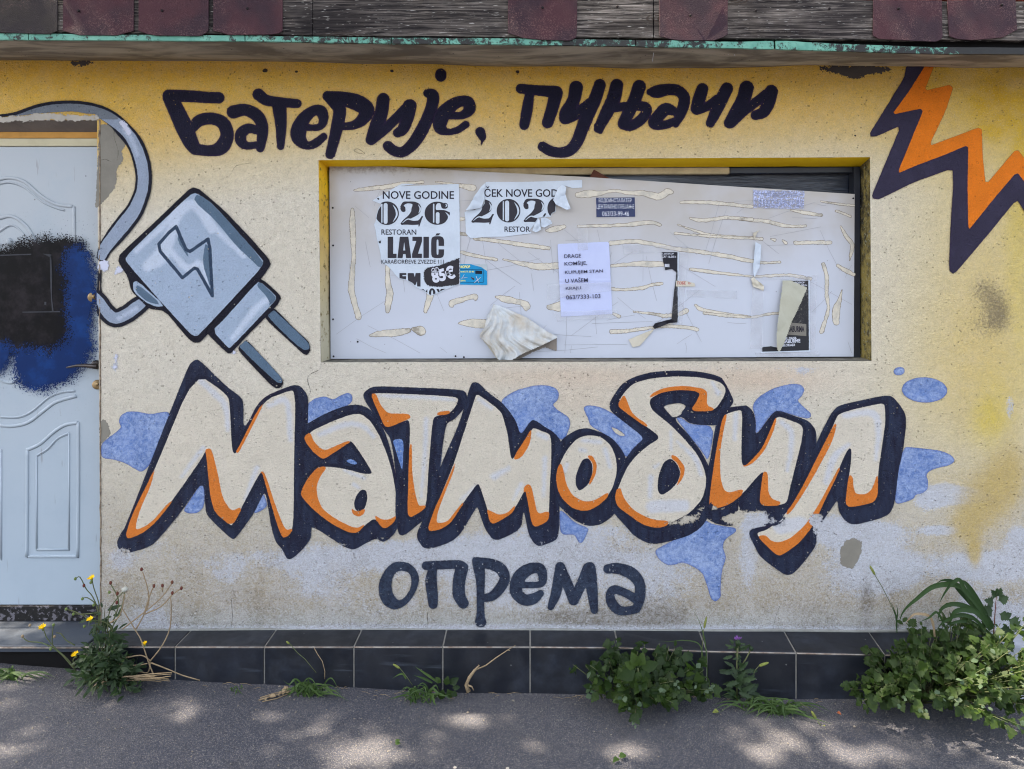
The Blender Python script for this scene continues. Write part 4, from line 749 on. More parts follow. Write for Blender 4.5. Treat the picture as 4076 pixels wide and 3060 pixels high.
GL = [J((430,315,9),(560,300,16),(700,285,18),(800,262,12),(970,250,10)), J((1075,250,5),(1200,265,9),(1270,278,16),(1360,295,24),(1375,298,22)), J((410,470,12),(410,560,22),(415,700,20),(420,850,16),(405,1000,20),(400,1100,24),(425,1220,22),(455,1330,22)), J((690,930,16),(690,1050,20),(708,1140,26),(695,1230,24),(688,1280,16)), J((1030,1150,26),(1020,1200,22),(990,1285,16)), J((1205,1240,10),(1210,1215,22),(1300,1185,18),(1385,1165,20),(1392,1185,14)), J((1560,1170,8),(1640,1190,26),(1760,1215,20),(1800,1240,30),(1800,1270,12)), J((545,1478,6),(620,1465,22),(750,1455,28),(860,1435,18)), J((890,1425,12),(950,1440,36),(970,1445,28)), J((1260,1382,6),(1350,1378,30),(1460,1385,36)), J((1390,700,14),(1600,725,14),(1800,755,16),(1980,778,14)), J((1275,812,12),(1400,840,12),(1560,868,10)), J((1615,868,5),(1800,910,18),(1900,930,26),(2050,920,26)), J((1960,635,8),(2030,625,24),(2100,605,14)), J((1270,545,16),(1300,545,14)), J((1270,660,12),(1320,668,12)), J((1980,1250,16),(2060,1245,38)),
 Kk((805,355,20),(880,345,30),(990,335,16),(1100,320,10),(1200,335,14),(1330,340,22),(1450,365,26),(1520,330,24),(1560,330,14)), Kk((1630,412,10),(1800,412,14),(2000,425,14),(2200,445,12)), Kk((810,602,10),(1000,600,11),(1180,595,14),(1300,580,18),(1400,575,13),(1462,592,13)), Kk((1605,590,6),(1750,640,8),(1900,680,12),(2200,698,9)), Kk((1065,742,16),(1250,725,16),(1400,745,16),(1600,785,16),(1800,810,15),(2000,845,16),(2205,885,14)), Kk((1070,922,10),(1250,905,16),(1350,905,24),(1500,910,18)), Kk((1080,1105,12),(1180,1110,9),(1320,1095,14),(1400,1070,12),(1480,1062,10)), Kk((1255,1290,7),(1400,1303,10),(1500,1320,14),(1600,1312,14),(1670,1280,20)), Kk((1075,1448,18),(1200,1440,14),(1400,1415,10),(1560,1405,12),(1700,1415,14),(1760,1432,16)), Kk((1705,540,8),(1780,556,14),(1880,550,14),(2000,535,12),(2200,550,14)), Kk((1705,948,9),(1850,965,12),(2000,985,9),(2205,1008,5)), Kk((1745,1235,8),(1800,1270,14),(1950,1300,12),(2200,1330,10)), Kk((2200,550,12),(2210,551,12)),Kk((1090,1300,8),(1135,1325,13)),
 L((1300,475,6),(1400,492,13),(1550,515,11)), L((880,540,12),(1000,558,12),(1100,562,13),(1220,592,14),(1320,605,9),(1420,602,11)), L((380,660,9),(700,688,9),(1000,700,8),(1070,706,13)), L((1145,708,4),(1175,714,12)), L((1235,715,6),(1262,735,14)), L((1340,735,14),(1500,733,15),(1620,735,14)), L((1545,405,3),(1650,422,8),(1810,438,7)), L((1665,480,9),(1780,525,10)), L((1702,605,5),(1750,690,14),(1792,750,16),(1785,820,12),(1772,880,3)), L((1565,905,12),(1590,1010,14),(1590,1150,14),(1605,1260,10),(1575,1370,16),(1550,1450,18)), L((1680,920,12),(1740,955,16),(1805,990,12)), L((1712,1110,3),(1690,1200,16),(1665,1280,30),(1668,1370,24)), L((1055,893,9),(1130,896,8),(1215,890,8)), L((1010,1005,9),(1150,998,9),(1300,995,12),(1460,1025,12)), L((610,1300,11),(850,1325,11),(1000,1330,9),(1100,1310,9),(1215,1297,9)),]
for g_ in GL:
    sheet('glue_streak', {'n': stroke([(x+random.uniform(-.8, .8), y+random.uniform(-.8, .8), r*1.0+.6) for x, y, r in g_], 6)}, BD+.0009+random.random()*.0004, M_glue, board, res=1.9, margin=2.2)
M_scr = flat_mat('pencil_scratch', rgb(132, 132, 138), attr='n', wob=1.2, fuzz=1.6)
def scratch_field(n):
    segs = []
    for i in range(n):
        x = random.uniform(1330, 3380); y = random.uniform(800, 1400); a = random.choice([.6, -.7, 1.2, -1.2, .05, 1.5, -.1])+random.uniform(-.15, .15); l_ = random.uniform(60, 260)
        x1 = min(3390, max(1325, x+l_*math.cos(a))); y1 = min(1405, max(700+(x-1311)*.06, y+l_*math.sin(a)))
        segs.append([(x, y, .55), ((x+x1)/2+random.uniform(-4, 4), (y+y1)/2+random.uniform(-4, 4), .6), (x1, y1, .4)])
    return segs
V_ = []; F_ = []
for s_ in scratch_field(75):
    for a, b in zip(s_[:-1], s_[1:]):
        pa = W(a[0], a[1], BD+.0011); pb_ = W(b[0], b[1], BD+.0011); t = (pb_-pa).normalized(); nrm = Vector((-t.z, 0, t.x))*.0006; k = len(V_)
        V_ += [tuple(pa-nrm), tuple(pa+nrm), tuple(pb_+nrm), tuple(pb_-nrm)]; F_.append((k, k+1, k+2, k+3))
me = bpy.data.meshes.new('scratches'); me.from_pydata(V_, [], F_); tag(link('scratches', me, flat_mat('faint_scratch', rgb(160, 160, 166)), board), kind='stuff')

# ------------------------------------------------------------------ papers
def paper_mat(name, c, c2=None, bump=.5):
    g = NG(name, .6, .25); c = g.mix(g.rng(g.noise(9, 4, .6), .35, .7, 0, .6), c, c2 or tuple(v*.9 for v in c[:3])+(1,)); g.col(c)
    w_ = g.ma('MULTIPLY', g.ma('SUBTRACT', g.noise(120, 4, .75), .5), 4.0); g.alpha(g.rng(g.ma('ADD', g.attr('n'), w_), -.4, .4)); g.bump(g.noise(16, 4, .6, dist=1.2), bump, .006); return g.m
def ink_mat(name, c, fuzz=0.6, wob=0.0, chip=0):
    g = NG(name, .6, .25); g.col(g.mix(g.rng(g.noise(12, 3), .35, .7, 0, .3), c, tuple(v*1.5+.01 for v in c[:3])+(1,))); a = g.attr('n')
    if wob: a = g.ma('ADD', a, g.ma('MULTIPLY', g.ma('SUBTRACT', g.noise(170, 4, .85), .5), wob))
    g.alpha(g.rng(a, -fuzz, fuzz)); return g.m
M_paper = paper_mat('poster_paper', rgb(196, 206, 218), rgb(182, 192, 204)); M_note = paper_mat('bluish_white_paper', rgb(188, 196, 228), rgb(178, 186, 222), .15)
M_back = paper_mat('yellowed_paper_back', rgb(202, 196, 180), rgb(176, 168, 150), .8)
M_ink = ink_mat('black_print', rgb(44, 42, 50)); M_inkw = ink_mat('rough_black_print', rgb(40, 38, 44), wob=22)
M_txt = flat_mat('printed_ink', rgb(46, 44, 54), bump=0, fine=0, amt=.2); M_txtw = flat_mat('white_print', rgb(206, 210, 222), bump=0, fine=0, amt=.1); M_txty = flat_mat('yellow_print', rgb(232, 226, 130), bump=0, fine=0, amt=.1)
M_txtr = flat_mat('red_print', rgb(176, 72, 76), bump=0, fine=0); M_txtblue = flat_mat('blue_grey_print', rgb(120, 128, 156), bump=0, fine=0)
def text(s, x0, y0, x1, y1, d, mat, parent, bold=0.0, rot=0.0, shear=0.0, cond=None, name='lettering'):
    """lettering fitted to the box x0..x1 (left, right), y0 (top)..y1 (bottom) in photo pixels, turned about its lower left"""
    cu = bpy.data.curves.new(name, 'FONT'); cu.body = s; cu.size = 1; cu.offset = bold; cu.shear = shear; cu.resolution_u = 3; cu.fill_mode = 'FRONT'
    to = bpy.data.objects.new('tmp', cu); C.objects.link(to); bpy.context.view_layer.update()
    me = bpy.data.meshes.new_from_object(to.evaluated_get(bpy.context.evaluated_depsgraph_get())); bpy.data.objects.remove(to); me.name = name
    n = len(me.vertices); a = np.empty(n*3); me.vertices.foreach_get('co', a); a = a.reshape(-1, 3)
    mn = a.min(0); mx = a.max(0); u = (a[:, 0]-mn[0])/(mx[0]-mn[0]); v = (a[:, 1]-mn[1])/(mx[1]-mn[1])
    lx_ = u*(x1-x0); ly_ = v*(y1-y0); c_, s_2 = math.cos(R(rot)), math.sin(R(rot))
    px = x0+lx_*c_-ly_*s_2; py = y1-(lx_*s_2+ly_*c_)
    k = (D-d)/D; a[:, 0] = XC+(px-CX)*S*k; a[:, 2] = ZC+(CY-py)*S*k; a[:, 1] = -d
    me.vertices.foreach_set('co', a.ravel()); me.update(); me.materials.clear()
    return link(name, me, mat, parent)
def tb(t, s, x0, y0, x1, y1, *a, **k):
    p, q = t((x0, y0), (x1, y1)); return text(s, p[0], p[1], q[0], q[1], *a, **k)
def shift(t, dx, dy): return lambda *pts: t(*[(p[0]+dx, p[1]+dy, *p[2:]) for p in pts])
def dig0(t):
    c = t((400, 655))[0]; e = ell(c[0], c[1], 208/4.424, 207/4.424)
    return SUB(e, stroke(t((375,512,36),(375,808,36)), 1), stroke(t((310,500,12),(310,812,12)), 1), stroke(t((505,510,4),(560,600,16),(568,700,16),(505,808,4))))
def dig2(t):
    b = U(stroke(t((680,570,44),(690,590,44))), stroke(t((655,540,20),(700,480,26),(780,465,16),(870,480,30),(915,540,70),(915,590,85),(880,650,62),(800,720,36),(710,790,28),(668,838,24))), stroke(t((660,838,20),(760,815,42),(860,825,36),(950,820,36)),), stroke(t((940,810,16),(985,770,14),(1020,718,14)), 1), stroke(t((1020,715,8),(962,880,10)), 1))
    return SUB(b, stroke(t((715,510,4),(735,560,12),(735,600,10),(730,620,4))), stroke(t((950,505,4),(985,570,14),(975,620,12),(955,655,4))), stroke(t((672,825,5),(760,760,10),(860,765,8)),))
def dig6(t):
    c = t((1285, 655))[0]; e = ell(c[0], c[1], 222/4.424, 204/4.424)
    gap = poly(t((1258,600),(1258,520),(1290,478),(1340,478),(1352,530),(1390,575),(1440,578),(1490,530),(1540,480),(1560,640),(1500,640),(1420,600),(1330,598)), 1)
    return SUB(U(SUB(e, gap), stroke(t((1400,530,46),(1425,520,46)))), stroke(t((1292,670,34),(1292,808,34)), 1), stroke(t((1222,500,13),(1222,810,13)), 1), stroke(t((1432,640,4),(1485,700,16),(1480,760,14),(1430,815,4))), stroke(t((1428,490,3),(1450,520,12),(1430,550,3))))
# poster 1
ph1 = poly([(1573,742)]+P1((1665,138),(1675,400),(1682,800),(1685,1400))+P2((1685,1020),(1480,1100),(1270,1190),(1180,1225),(1140,1210),(1040,1135),(960,1100),(880,1050),(850,1010),(740,950),(620,925),(560,870),(480,770),(400,690),(300,650),(285,620),(290,510),(270,420),(240,290),(215,200),(195,50))+P1((170,850),(200,790),(210,690),(240,590),(300,500),(180,450),(130,440),(240,370),(420,270),(600,165),(660,135),(1000,138)), 0)
post1 = thing('new_year_poster', 'torn white new year poster with LAZIĆ and 85€ print, left of the turquoise sticker', 'poster')
bow1 = None
sheet('paper', {'n': ph1}, BD+.0032, M_paper, post1, res=2.6, bow=bow1)
pd = BD+.0042; tin = lambda f: INT(f, lambda X: ph1(X)-2.5)
b1 = bow1
for dg in (dig0(P1), dig2(P1), dig6(P1)): sheet('digit', {'n': tin(dg)}, pd, M_ink, post1, res=1.3, margin=1.6, bow=b1)
tb(P1, 'NOVE GODINE', 325, 265, 1580, 405, pd, M_txt, post1, bold=.012)
sheet('letter', {'n': tin(stroke(P1((215,370,8),(250,405,14)), 1))}, pd, M_ink, post1, res=1.3, margin=1.6, bow=b1)
tb(P1, 'RESTORAN', 302, 940, 915, 1035, pd, M_txt, post1, bold=.008)
for f in (poly(P1((412,1070),(508,1070),(508,1370),(568,1370),(568,1445),(412,1445)), 0),
  SUB(poly(P1((625,1070),(775,1070),(827,1445),(585,1445)), 0), poly(P1((703,1150),(722,1312),(684,1312)), 0), poly(P1((683,1375),(727,1375),(737,1450),(672,1450)), 0)),
  poly(P1((848,1070),(1015,1070),(1015,1150),(945,1368),(1015,1368),(1015,1443),(842,1443),(842,1372),(917,1143),(848,1143)), 0), poly(P1((1042,1070),(1138,1070),(1138,1443),(1042,1443)), 0),
  SUB(poly(P1((1178,1130),(1195,1080),(1240,1060),(1340,1060),(1385,1080),(1405,1130),(1405,1375),(1385,1428),(1340,1446),(1240,1446),(1195,1428),(1178,1375)), 1), poly(P1((1272,1130),(1290,1115),(1308,1130),(1308,1375),(1290,1390),(1272,1375)), 1), poly(P1((1308,1230),(1420,1230),(1420,1292),(1308,1292)), 0)),
  poly(P1((1275,1010),(1342,1010),(1305,1048),(1250,1052)), 0)):
    sheet('letter', {'n': f}, pd, M_ink, post1, res=1.2, margin=1.6)
tb(P1, 'KARAĐORĐEVE ZVEZDE 111', 300, 1470, 1400, 1545, pd+.0006, M_txt, post1, bold=.0)
sheet('blot', {'n': tin(poly(P2((1050,740),(1300,700),(1450,640),(1580,600),(1690,540),(1690,1020),(1560,1040),(1300,1070),(1120,1050),(1050,960)), 2))}, pd, M_inkw, post1, res=1.6, margin=3, bow=b1)
tb(P2, 'OD', 1190, 735, 1325, 830, pd+.001, M_txtw, post1, bold=.01, rot=8)
tb(P2, '85€', 1215, 775, 1630, 1010, pd+.001, M_txtw, post1, bold=.05, rot=14)
for f in (poly(P2((620,825),(740,825),(740,858),(672,858),(672,880),(735,880),(735,945),(620,925)), 0), poly(P2((765,825),(870,825),(890,900),(905,825),(990,822),(990,1062),(930,1060),(930,960),(905,1030),(880,1045),(850,1005),(830,990),(770,960)), 0), poly(P2((970,1105),(1040,1105),(1080,1150),(1110,1105),(1110,1185),(1080,1170),(1040,1135)), 0), SUB(ell(*P2((1195, 1180))[0], 13, 20), ell(*P2((1195, 1195))[0], 4, 16)), poly(P2((1270,1105),(1310,1105),(1330,1150),(1350,1105),(1440,1100),(1380,1125),(1300,1165)), 0), poly(P2((250,270),(290,250),(292,298),(262,300)), 0)):
    sheet('letter', {'n': tin(f)}, pd, M_ink, post1, res=1.3, margin=1.6, bow=b1)
# poster 2
ph2 = poly(P3((370,325),(1000,325),(1700,305),(2068,288),(2068,425),(1900,435),(1720,380),(1640,450),(1560,640),(1610,700),(1600,850),(1540,880),(1510,940),(1380,945),(1300,955),(1220,1080),(1140,1180),(1180,1230),(1100,1240),(700,1290),(350,1295),(110,1320),(70,1290),(20,1230),(15,1100),(10,990),(-5,860),(90,810),(270,790),(310,750),(345,700),(345,640),(330,480)), 0)
post2 = thing('new_year_poster', 'torn white new year poster with large 202, above the blue plumber sticker row', 'poster'); post2['label'] = 'crumpled white poster scrap reading 202, between the torn poster and the dark blue sticker'
sheet('paper', {'n': ph2}, BD+.0032, M_paper, post2, res=2.6)
t2 = lambda f: INT(f, lambda X: ph2(X)-2)
s0 = shift(P3, 370, 177); s2a = shift(P3, -522, 183); s2b = shift(P3, 397, 172)
for dg in (dig2(s2a), dig0(s0), dig2(s2b), ell(*P3((1650, 790))[0], 44, 46)): sheet('digit', {'n': t2(dg)}, pd, M_ink, post2, res=1.3, margin=1.6)
tb(P3, 'ČEK NOVE GOD', 345, 405, 1640, 590, pd, M_txt, post2, bold=.012); tb(P3, 'RESTOR', 700, 1110, 1150, 1205, pd, M_txt, post2, bold=.008)
# curls of the second poster
def crumple(name, outline, dep, mat, parent, res=5, amp=.006, freq=30, rough=0):
    """paper flap: outline in photo pixels, dep(u px, v px) gives how far it stands off the board"""
    f = poly(outline, 0); s_ = sheet(name, {'n': f}, lambda x, y: dep(x, y), mat, parent, res=res, margin=1.5)
    for v in s_.data.vertices:
        p = v.co*freq; a_ = mnoise.noise(p); b_ = abs(mnoise.noise(p*.6+Vector((9, 3, 1)))); v.co.y -= amp*(a_*.5+b_*1.6)
    s_.data.shade_smooth(); return s_
crumple('curl', P3((370,330),(345,480),(345,640),(300,760),(270,790),(90,812),(0,835),(80,740),(180,560),(280,420)), lambda x, y: BD+.008+.012*np.clip((1930-x)/70, 0, 1), M_paper, post2, res=2.6, amp=.006, freq=40)
crumple('curl', P3((1720,370),(1640,430),(1560,640),(1600,720),(1700,770),(1800,820),(1865,800),(1820,680),(1770,540),(1790,420)), lambda x, y: BD+.008+.018*np.clip((y-735)/90, 0, 1), M_paper, post2, res=2.6, amp=.010, freq=45)
crumple('curl', P3((1300,960),(1220,1080),(1190,1190),(1260,1215),(1340,1170),(1330,1040)), lambda x, y: BD+.008+0*x, M_paper, post2, res=2.4, amp=.008, freq=60)
crumple('curl', P3((1340,960),(1420,950),(1520,1010),(1540,1060),(1400,1130),(1340,1110)), lambda x, y: BD+.005+0*x, M_paper, post2, res=2.4, amp=.006, freq=60)
# hanging crumpled sheet
hang = thing('hanging_poster', 'crumpled stained paper folded down over the lower edge of the board', 'poster')
M_stain = flat_mat('stained_paper', rgb(196, 202, 206), rgb(182, 170, 150), scale=9, amt=.8, bump=.5, bscale=30, fine=.05)
def hdep(x, y):
    t = np.clip((y-1214)/200, 0, 1); th_ = np.arctan2(x-1972, y-1205)+.12*np.sin(y/23.)
    return BD+.008+.030*t+.026*t*(np.abs(np.mod(th_*3.1+.2, 1)*2-1)-.5)+.010*t*(np.abs(np.mod(th_*7.7+y/160., 1)*2-1)-.5)
crumple('paper', J((1550,1235),(1620,1260),(1800,1340),(1960,1450),(2040,1490),(1900,1560),(1760,1620),(1700,1659),(1650,1680),(1600,1690),(1570,1650),(1520,1560),(1430,1480),(1470,1420),(1490,1330)), hdep, M_stain, hang, res=3, amp=.006, freq=34)
crumple('underside', J((1540,1225),(1560,1240),(1500,1300),(1470,1420),(1430,1485),(1490,1560),(1560,1659),(1600,1700),(1640,1700),(1500,1520),(1470,1440),(1500,1330)), lambda x, y: BD+.006+0*x, M_back, hang, res=4, amp=.006, freq=30)
crumple('underside', J((1950,1450),(2040,1500),(2035,1590),(1950,1560),(1850,1600),(1700,1680),(1660,1659),(1800,1590)), lambda x, y: BD+.005+0*x, flat_mat('shadow_grey_paper', rgb(128, 120, 112), rgb(150, 140, 128)), hang, res=4, amp=.006, freq=30)  # grey strip below the fold, its shade put into the colour
# stickers
def card(name, label, cat, t, pts, mat, d, parts=None, **k):
    o = thing(name, label, cat); p = wl_pts(t(*pts) if t else pts, d); prism('paper', p, .0006, mat, o); return o
M_blue_st = flat_mat('blue_sticker', rgb(10, 32, 82), rgb(14, 38, 90), rough=.35, spec=.5, bump=0, fine=.03)
st1 = card('plumber_sticker', 'small dark blue sticker with white plumber lettering', 'sticker', Kk, [(950,375),(1260,372),(1264,527),(953,531)], M_blue_st, BD+.0028)
for s_, x0, y0, x1, y1 in (('ВОДОИНСТАЛАТЕР', 972, 380, 1235, 418), ('ЦЕНТРАЛНО ГРЕЈАЊЕ', 955, 428, 1256, 470), ('063/33-99-46', 1000, 484, 1215, 522)): tb(Kk, s_, x0, y0, x1, y1, BD+.0040, M_txtw, st1, bold=.002)
M_turq = flat_mat('turquoise_sticker', rgb(24, 140, 192), rgb(20, 120, 172), rough=.35, bump=0, fine=.05)
st2 = card('repair_sticker', 'turquoise repair service sticker with tools beside the torn poster', 'sticker', P2, [(1685,668),(2040,668),(2163,790),(2163,1035),(1685,1028)], M_turq, BD+.0024)
prism('corner', wl_pts(P2((1880,670),(2163,672),(2163,790),(2060,720)), BD+.0028), .0004, M_paper if 0 else flat_mat('pale_sticker_corner', rgb(186, 196, 200), bump=0), st2)
tb(P2, 'ROPOP', 1692, 690, 1865, 740, BD+.0032, M_txty, st2, bold=.04); tb(P2, '064/577-33-44', 1690, 785, 1935, 815, BD+.0032, M_txty, st2, bold=.02); tb(P2, 'SERVIS', 1690, 945, 1782, 972, BD+.0032, M_txty, st2, bold=.02)
M_dk = flat_mat('dark_print', rgb(20, 30, 46), bump=0); prism('screen_picture', wl_pts(P2((1955,780),(2075,785),(2072,842),(1955,838)), BD+.0032), .0004, M_dk, st2)
for a in (((1968,880),(2020,1000)), ((2050,900),(1935,1000)), ((1700,915),(1815,905)), ((1730,905),(1760,850))): tube('tool_picture', [[(*W(*P2(a[0])[0], BD+.0034), .0013), (*W(*P2(a[1])[0], BD+.0034), .0013)]], M_txtw, st2, seg=4, flat=.3)
tube('brown_picture', [[(*W(*P2((1880,900))[0], BD+.0032), .0018), (*W(*P2((1930,935))[0], BD+.0032), .004)]], M_rust, st2, seg=6, flat=.2)
for a in (((1690,760),(2095,765)), ((2095,765),(2095,990)), ((2095,990),(1690,985))): tube('border_line', [[(*W(*P2(a[0])[0], BD+.0031), .0007), (*W(*P2(a[1])[0], BD+.0031), .0007)]], M_dk, st2, seg=4, flat=.2)
# white notice
nt = thing('white_notice', 'clean bluish white sheet with six lines of dark type in the middle of the board', 'notice')
fn = poly(Kk((650,745),(1040,727),(1054,735),(1081,1305),(670,1328),(642,755)), 0)
sheet('paper', {'n': fn}, BD+.0046, M_note, nt, res=3, margin=1.2, bow=lambda x, y: .0016*np.sin((y-960)/55.)+.001*np.exp(-((y-1117)/6)**2))
for s_, x0, y0, x1, y1 in (('DRAGE', 205, 492, 500, 562), ('KOMŠIJE,', 210, 610, 608, 712), ('KUPUJEM STAN', 218, 780, 888, 855), ('U VAŠEM', 223, 905, 620, 998), ('KRAJU.', 232, 1064, 522, 1136), ('063/7333-103', 238, 1210, 842, 1290)): tb(P4, s_, x0, y0+4, x1, y1, BD+.0098, M_txt if 0 else flat_mat('notice_ink', rgb(62, 60, 84), bump=0, fine=0) if s_ == 'DRAGE' else bpy.data.materials['notice_ink'], nt, bold=.008, rot=2.2)
M_tape = NG('clear_packing_tape', .2, .6); M_tape.col(rgb(214, 216, 222)); M_tape.alpha(M_tape.rng(M_tape.noise(9, 2, .5), .3, .75, .08, .24)); M_tape = M_tape.m
prism('tape', wl_pts(Kk((795,600),(880,590),(885,790),(805,800)), BD+.0090), .0003, M_tape, nt)
prism('tape', wl_pts(Kk((560,1070),(1080,1050),(1081,1120),(560,1190)), BD+.0092), .0003, M_tape, nt); prism('tape', wl_pts(Kk((600,1290),(1120,1270),(1120,1330),(640,1365)), BD+.0093), .0003, M_tape, nt)
# tear-off notice
to_ = thing('tear_off_notice', 'small white tear-off notice with phone number strips at the top edge of the board', 'notice')
prism('paper', wl_pts(P6((210,242),(1122,262),(1110,410),(218,395)), BD+.0034), .0005, M_note, to_)
for i in range(12):
    x0 = 218+i*74.4; x1 = x0+71; yb = (557, 556, 570, 570, 566, 573, 574, 572, 575, 574, 572, 574)[i]
    if i == 0: x1 -= 10
    s_ = prism('tear_strip', wl_pts(P6((x0,392+i*1.6),(x1,394+i*1.6),(x1-2,yb),(x0-1,yb)), BD+.0034+random.uniform(0, .003)), .0004, M_note, to_)
    c = P6((x0+22, 420))[0]
    for k in range(3):
        for q_ in range(2):
            cx_ = x0+26+q_*24; y0_ = 425+k*44; prism('phone_digits', wl_pts(P6((cx_-3,y0_),(cx_+3,y0_),(cx_+4,y0_+30),(cx_-2,y0_+30)), BD+.0069), .0002, M_txtblue, to_)
tb(P6, 'Garsonjera Mirijevski Bulevar', 485, 258, 880, 292, BD+.0040, M_txtblue, to_, rot=-1.2); tb(P6, 'Izdajem garsonjeru u zgradi 2/4 sprat komplet nameštena:veš', 258, 288, 1105, 318, BD+.0040, M_txtblue, to_, rot=-1.2)
tb(P6, 'mašina,šporet,frižider,kablovska,TA grejanje', 378, 318, 978, 350, BD+.0040, M_txtblue, to_, rot=-1.2); tb(P6, 'ODMAH USELJIVO!', 552, 356, 804, 384, BD+.0040, M_txtblue, to_, rot=-1.2)
# black leaflets
def leaflet_mat():
    g = NG('black_photo_print', .45, .4); n_ = g.noise(38, 6, .8, dist=1.5); c = g.mix(g.rng(n_, .52, .72), rgb(24, 25, 32), rgb(118, 116, 112)); c = g.mix(g.rng(sepz(g), 1.50, 1.56, 1, 0), c, rgb(24, 26, 34)); g.col(c)
    w_ = g.ma('MULTIPLY', g.ma('SUBTRACT', g.noise(120, 4, .75), .5), 4.0); g.alpha(g.rng(g.ma('ADD', g.attr('n'), w_), -.4, .4)); return g.m
M_leaf = leaflet_mat(); M_leafd = ink_mat('dark_leaflet_print', rgb(30, 30, 38), wob=3)
lf1 = thing('black_leaflet', 'torn strip of a black and white leaflet hanging right of the white notice', 'leaflet')
sheet('paper', {'n': poly(Kk((1475,810),(1602,810),(1600,985),(1590,970),(1560,945),(1530,950),(1505,955),(1490,900)), 0)}, BD+.0040, M_leafd, lf1, res=1.8, margin=1.5)
sheet('paper', {'n': poly(Kk((1592,960),(1604,960),(1603,1372),(1550,1370),(1556,1330),(1575,1120),(1590,1020)), 0)}, BD+.0040, M_leaf, lf1, res=1.8, margin=1.5)
sheet('paper_edge', {'n': poly(Kk((1603,812),(1612,812),(1610,1384),(1600,1384)), 0)}, BD+.0040, M_paper, lf1, res=1.8, margin=1.5)
crumple('curl', Kk((1550,1345),(1600,1372),(1540,1378),(1470,1405),(1420,1425),(1405,1410),(1420,1380)), lambda x, y: BD+.012+0*x, M_leafd, lf1, res=2, amp=.01, freq=50)
sheet('curl', {'n': poly(Kk((1600,1378),(1500,1385),(1420,1425),(1300,1560),(1245,1572),(1210,1510),(1380,1440),(1480,1400)), 0)}, BD+.006, M_back, lf1, res=2, margin=1.5)
tb(Kk, 'R, BIOSKOP', 1476, 816, 1573, 832, BD+.0046, M_txtw, lf1, bold=.01, shear=.2); tb(Kk, 'CA" 16.30 h', 1476, 838, 1590, 856, BD+.0046, M_txtw, lf1, bold=.02); tb(Kk, 'BE', 1500, 905, 1538, 930, BD+.0046, M_txtw, lf1, bold=.03)
tb(Kk, 'ПОБЕ', 1602, 1045, 1668, 1070, BD+.0052, M_txtr, lf1, bold=.02); tb(Kk, 'Б', 1690, 1050, 1706, 1068, BD+.0052, M_txtr, lf1, bold=.01)
sheet('scrap', {'n': poly(Kk((1590,1040),(1670,1040),(1740,1060),(1745,1085),(1588,1085)), 0)}, BD+.0046, M_back, lf1, res=2, margin=1.5)
lf2 = thing('black_leaflet', 'half folded black leaflet with ABURMA lettering taped at the lower right of the board', 'leaflet')
sheet('paper', {'n': poly(P5((970,300),(1405,295),(1415,1520),(595,1545),(595,1465),(740,1450),(850,1470),(900,1440),(960,700)), 0)}, BD+.0040, M_leaf, lf2, res=2, margin=1.5)
sheet('paper_edge', {'n': poly(P5((1405,280),(1430,280),(1440,1545),(1000,1555),(560,1572),(560,1550),(1412,1522)), 0)}, BD+.0038, M_paper, lf2, res=2, margin=1.5)
sheet('banner_picture', {'n': poly(P5((1085,1030),(1370,1060),(1370,1270),(1010,1245),(1020,1100)), 0)}, BD+.0046, ink_mat('grey_banner_print', rgb(116, 112, 104), wob=3), lf2, res=2, margin=1.5)
tb(P5, 'BIOSKOP', 1165, 312, 1338, 345, BD+.0048, M_txtw, lf2, bold=.02, shear=.1); tb(P5, '16.30 h', 1215, 358, 1382, 390, BD+.0048, M_txtw, lf2, bold=.03); tb(P5, 'RABURMA', 1045, 1095, 1335, 1200, BD+.0052, M_txt, lf2, bold=.03)
tb(P5, 'NU DANA', 985, 1290, 1200, 1335, BD+.0048, M_txtw, lf2, bold=.03, rot=2); tb(P5, 'RABURME', 955, 1335, 1265, 1400, BD+.0048, M_txtw, lf2, bold=.03, rot=3); tb(P5, 'BLOKADI', 950, 1410, 1170, 1455, BD+.0048, M_txtw, lf2, bold=.03, rot=2)
crumple('folded_half', P5((970,298),(1100,310),(1230,370),(1362,428),(1300,580),(1200,800),(1100,1000),(1020,1230),(960,1400),(890,1530),(850,1440),(870,1100),(930,620)), lambda x, y: BD+.010+.02*np.clip((y-1110)/150, 0, 1), flat_mat('fold_back_paper', rgb(182, 182, 166), rgb(164, 160, 142), scale=9), lf2, res=3, amp=.004, freq=22)
for i_, t_ in enumerate((P5((420,380),(620,400),(600,1480),(375,1490)), P5((1430,300),(1560,320),(1520,1500),(1420,1520)), P5((370,190),(1560,200),(1555,290),(380,260)), P5((460,1560),(1580,1540),(1600,1620),(500,1640)))): prism('tape', wl_pts(t_, BD+.0052+i_*.0002), .0003, M_tape, lf2)
fl = thing('curled_tape', 'narrow curled paper strip hanging down the board left of the folded leaflet', 'paper strip')
crumple('strip', P6((250,1165),(355,1210),(345,1350),(320,1640))+P5((540,60),(460,230),(440,200),(430,0))+P6((220,1500),(235,1300)), lambda x, y: BD+.010+0*x, M_paper, fl, res=2, amp=.006, freq=30)
crumple('twist', P6((210,1000),(370,940),(290,985),(245,1090),(262,1160),(240,1120),(205,1030)), lambda x, y: BD+.006+0*x, M_back, fl, res=1.8, amp=.006, freq=50)
crumple('twist', P5((440,235),(620,390),(610,480),(540,440),(430,400),(390,260)), lambda x, y: BD+.006+0*x, M_back, fl, res=1.8, amp=.01, freq=50)
for t_ in (Kk((1675,1110),(2080,1120),(2080,1185),(1675,1168)), Kk((1160,745),(1680,765),(1690,800),(1170,830)), Kk((1605,815),(1690,810),(1640,1390),(1608,1380))): prism('tape_residue', wl_pts(t_, BD+.0030), .0003, M_tape, board)

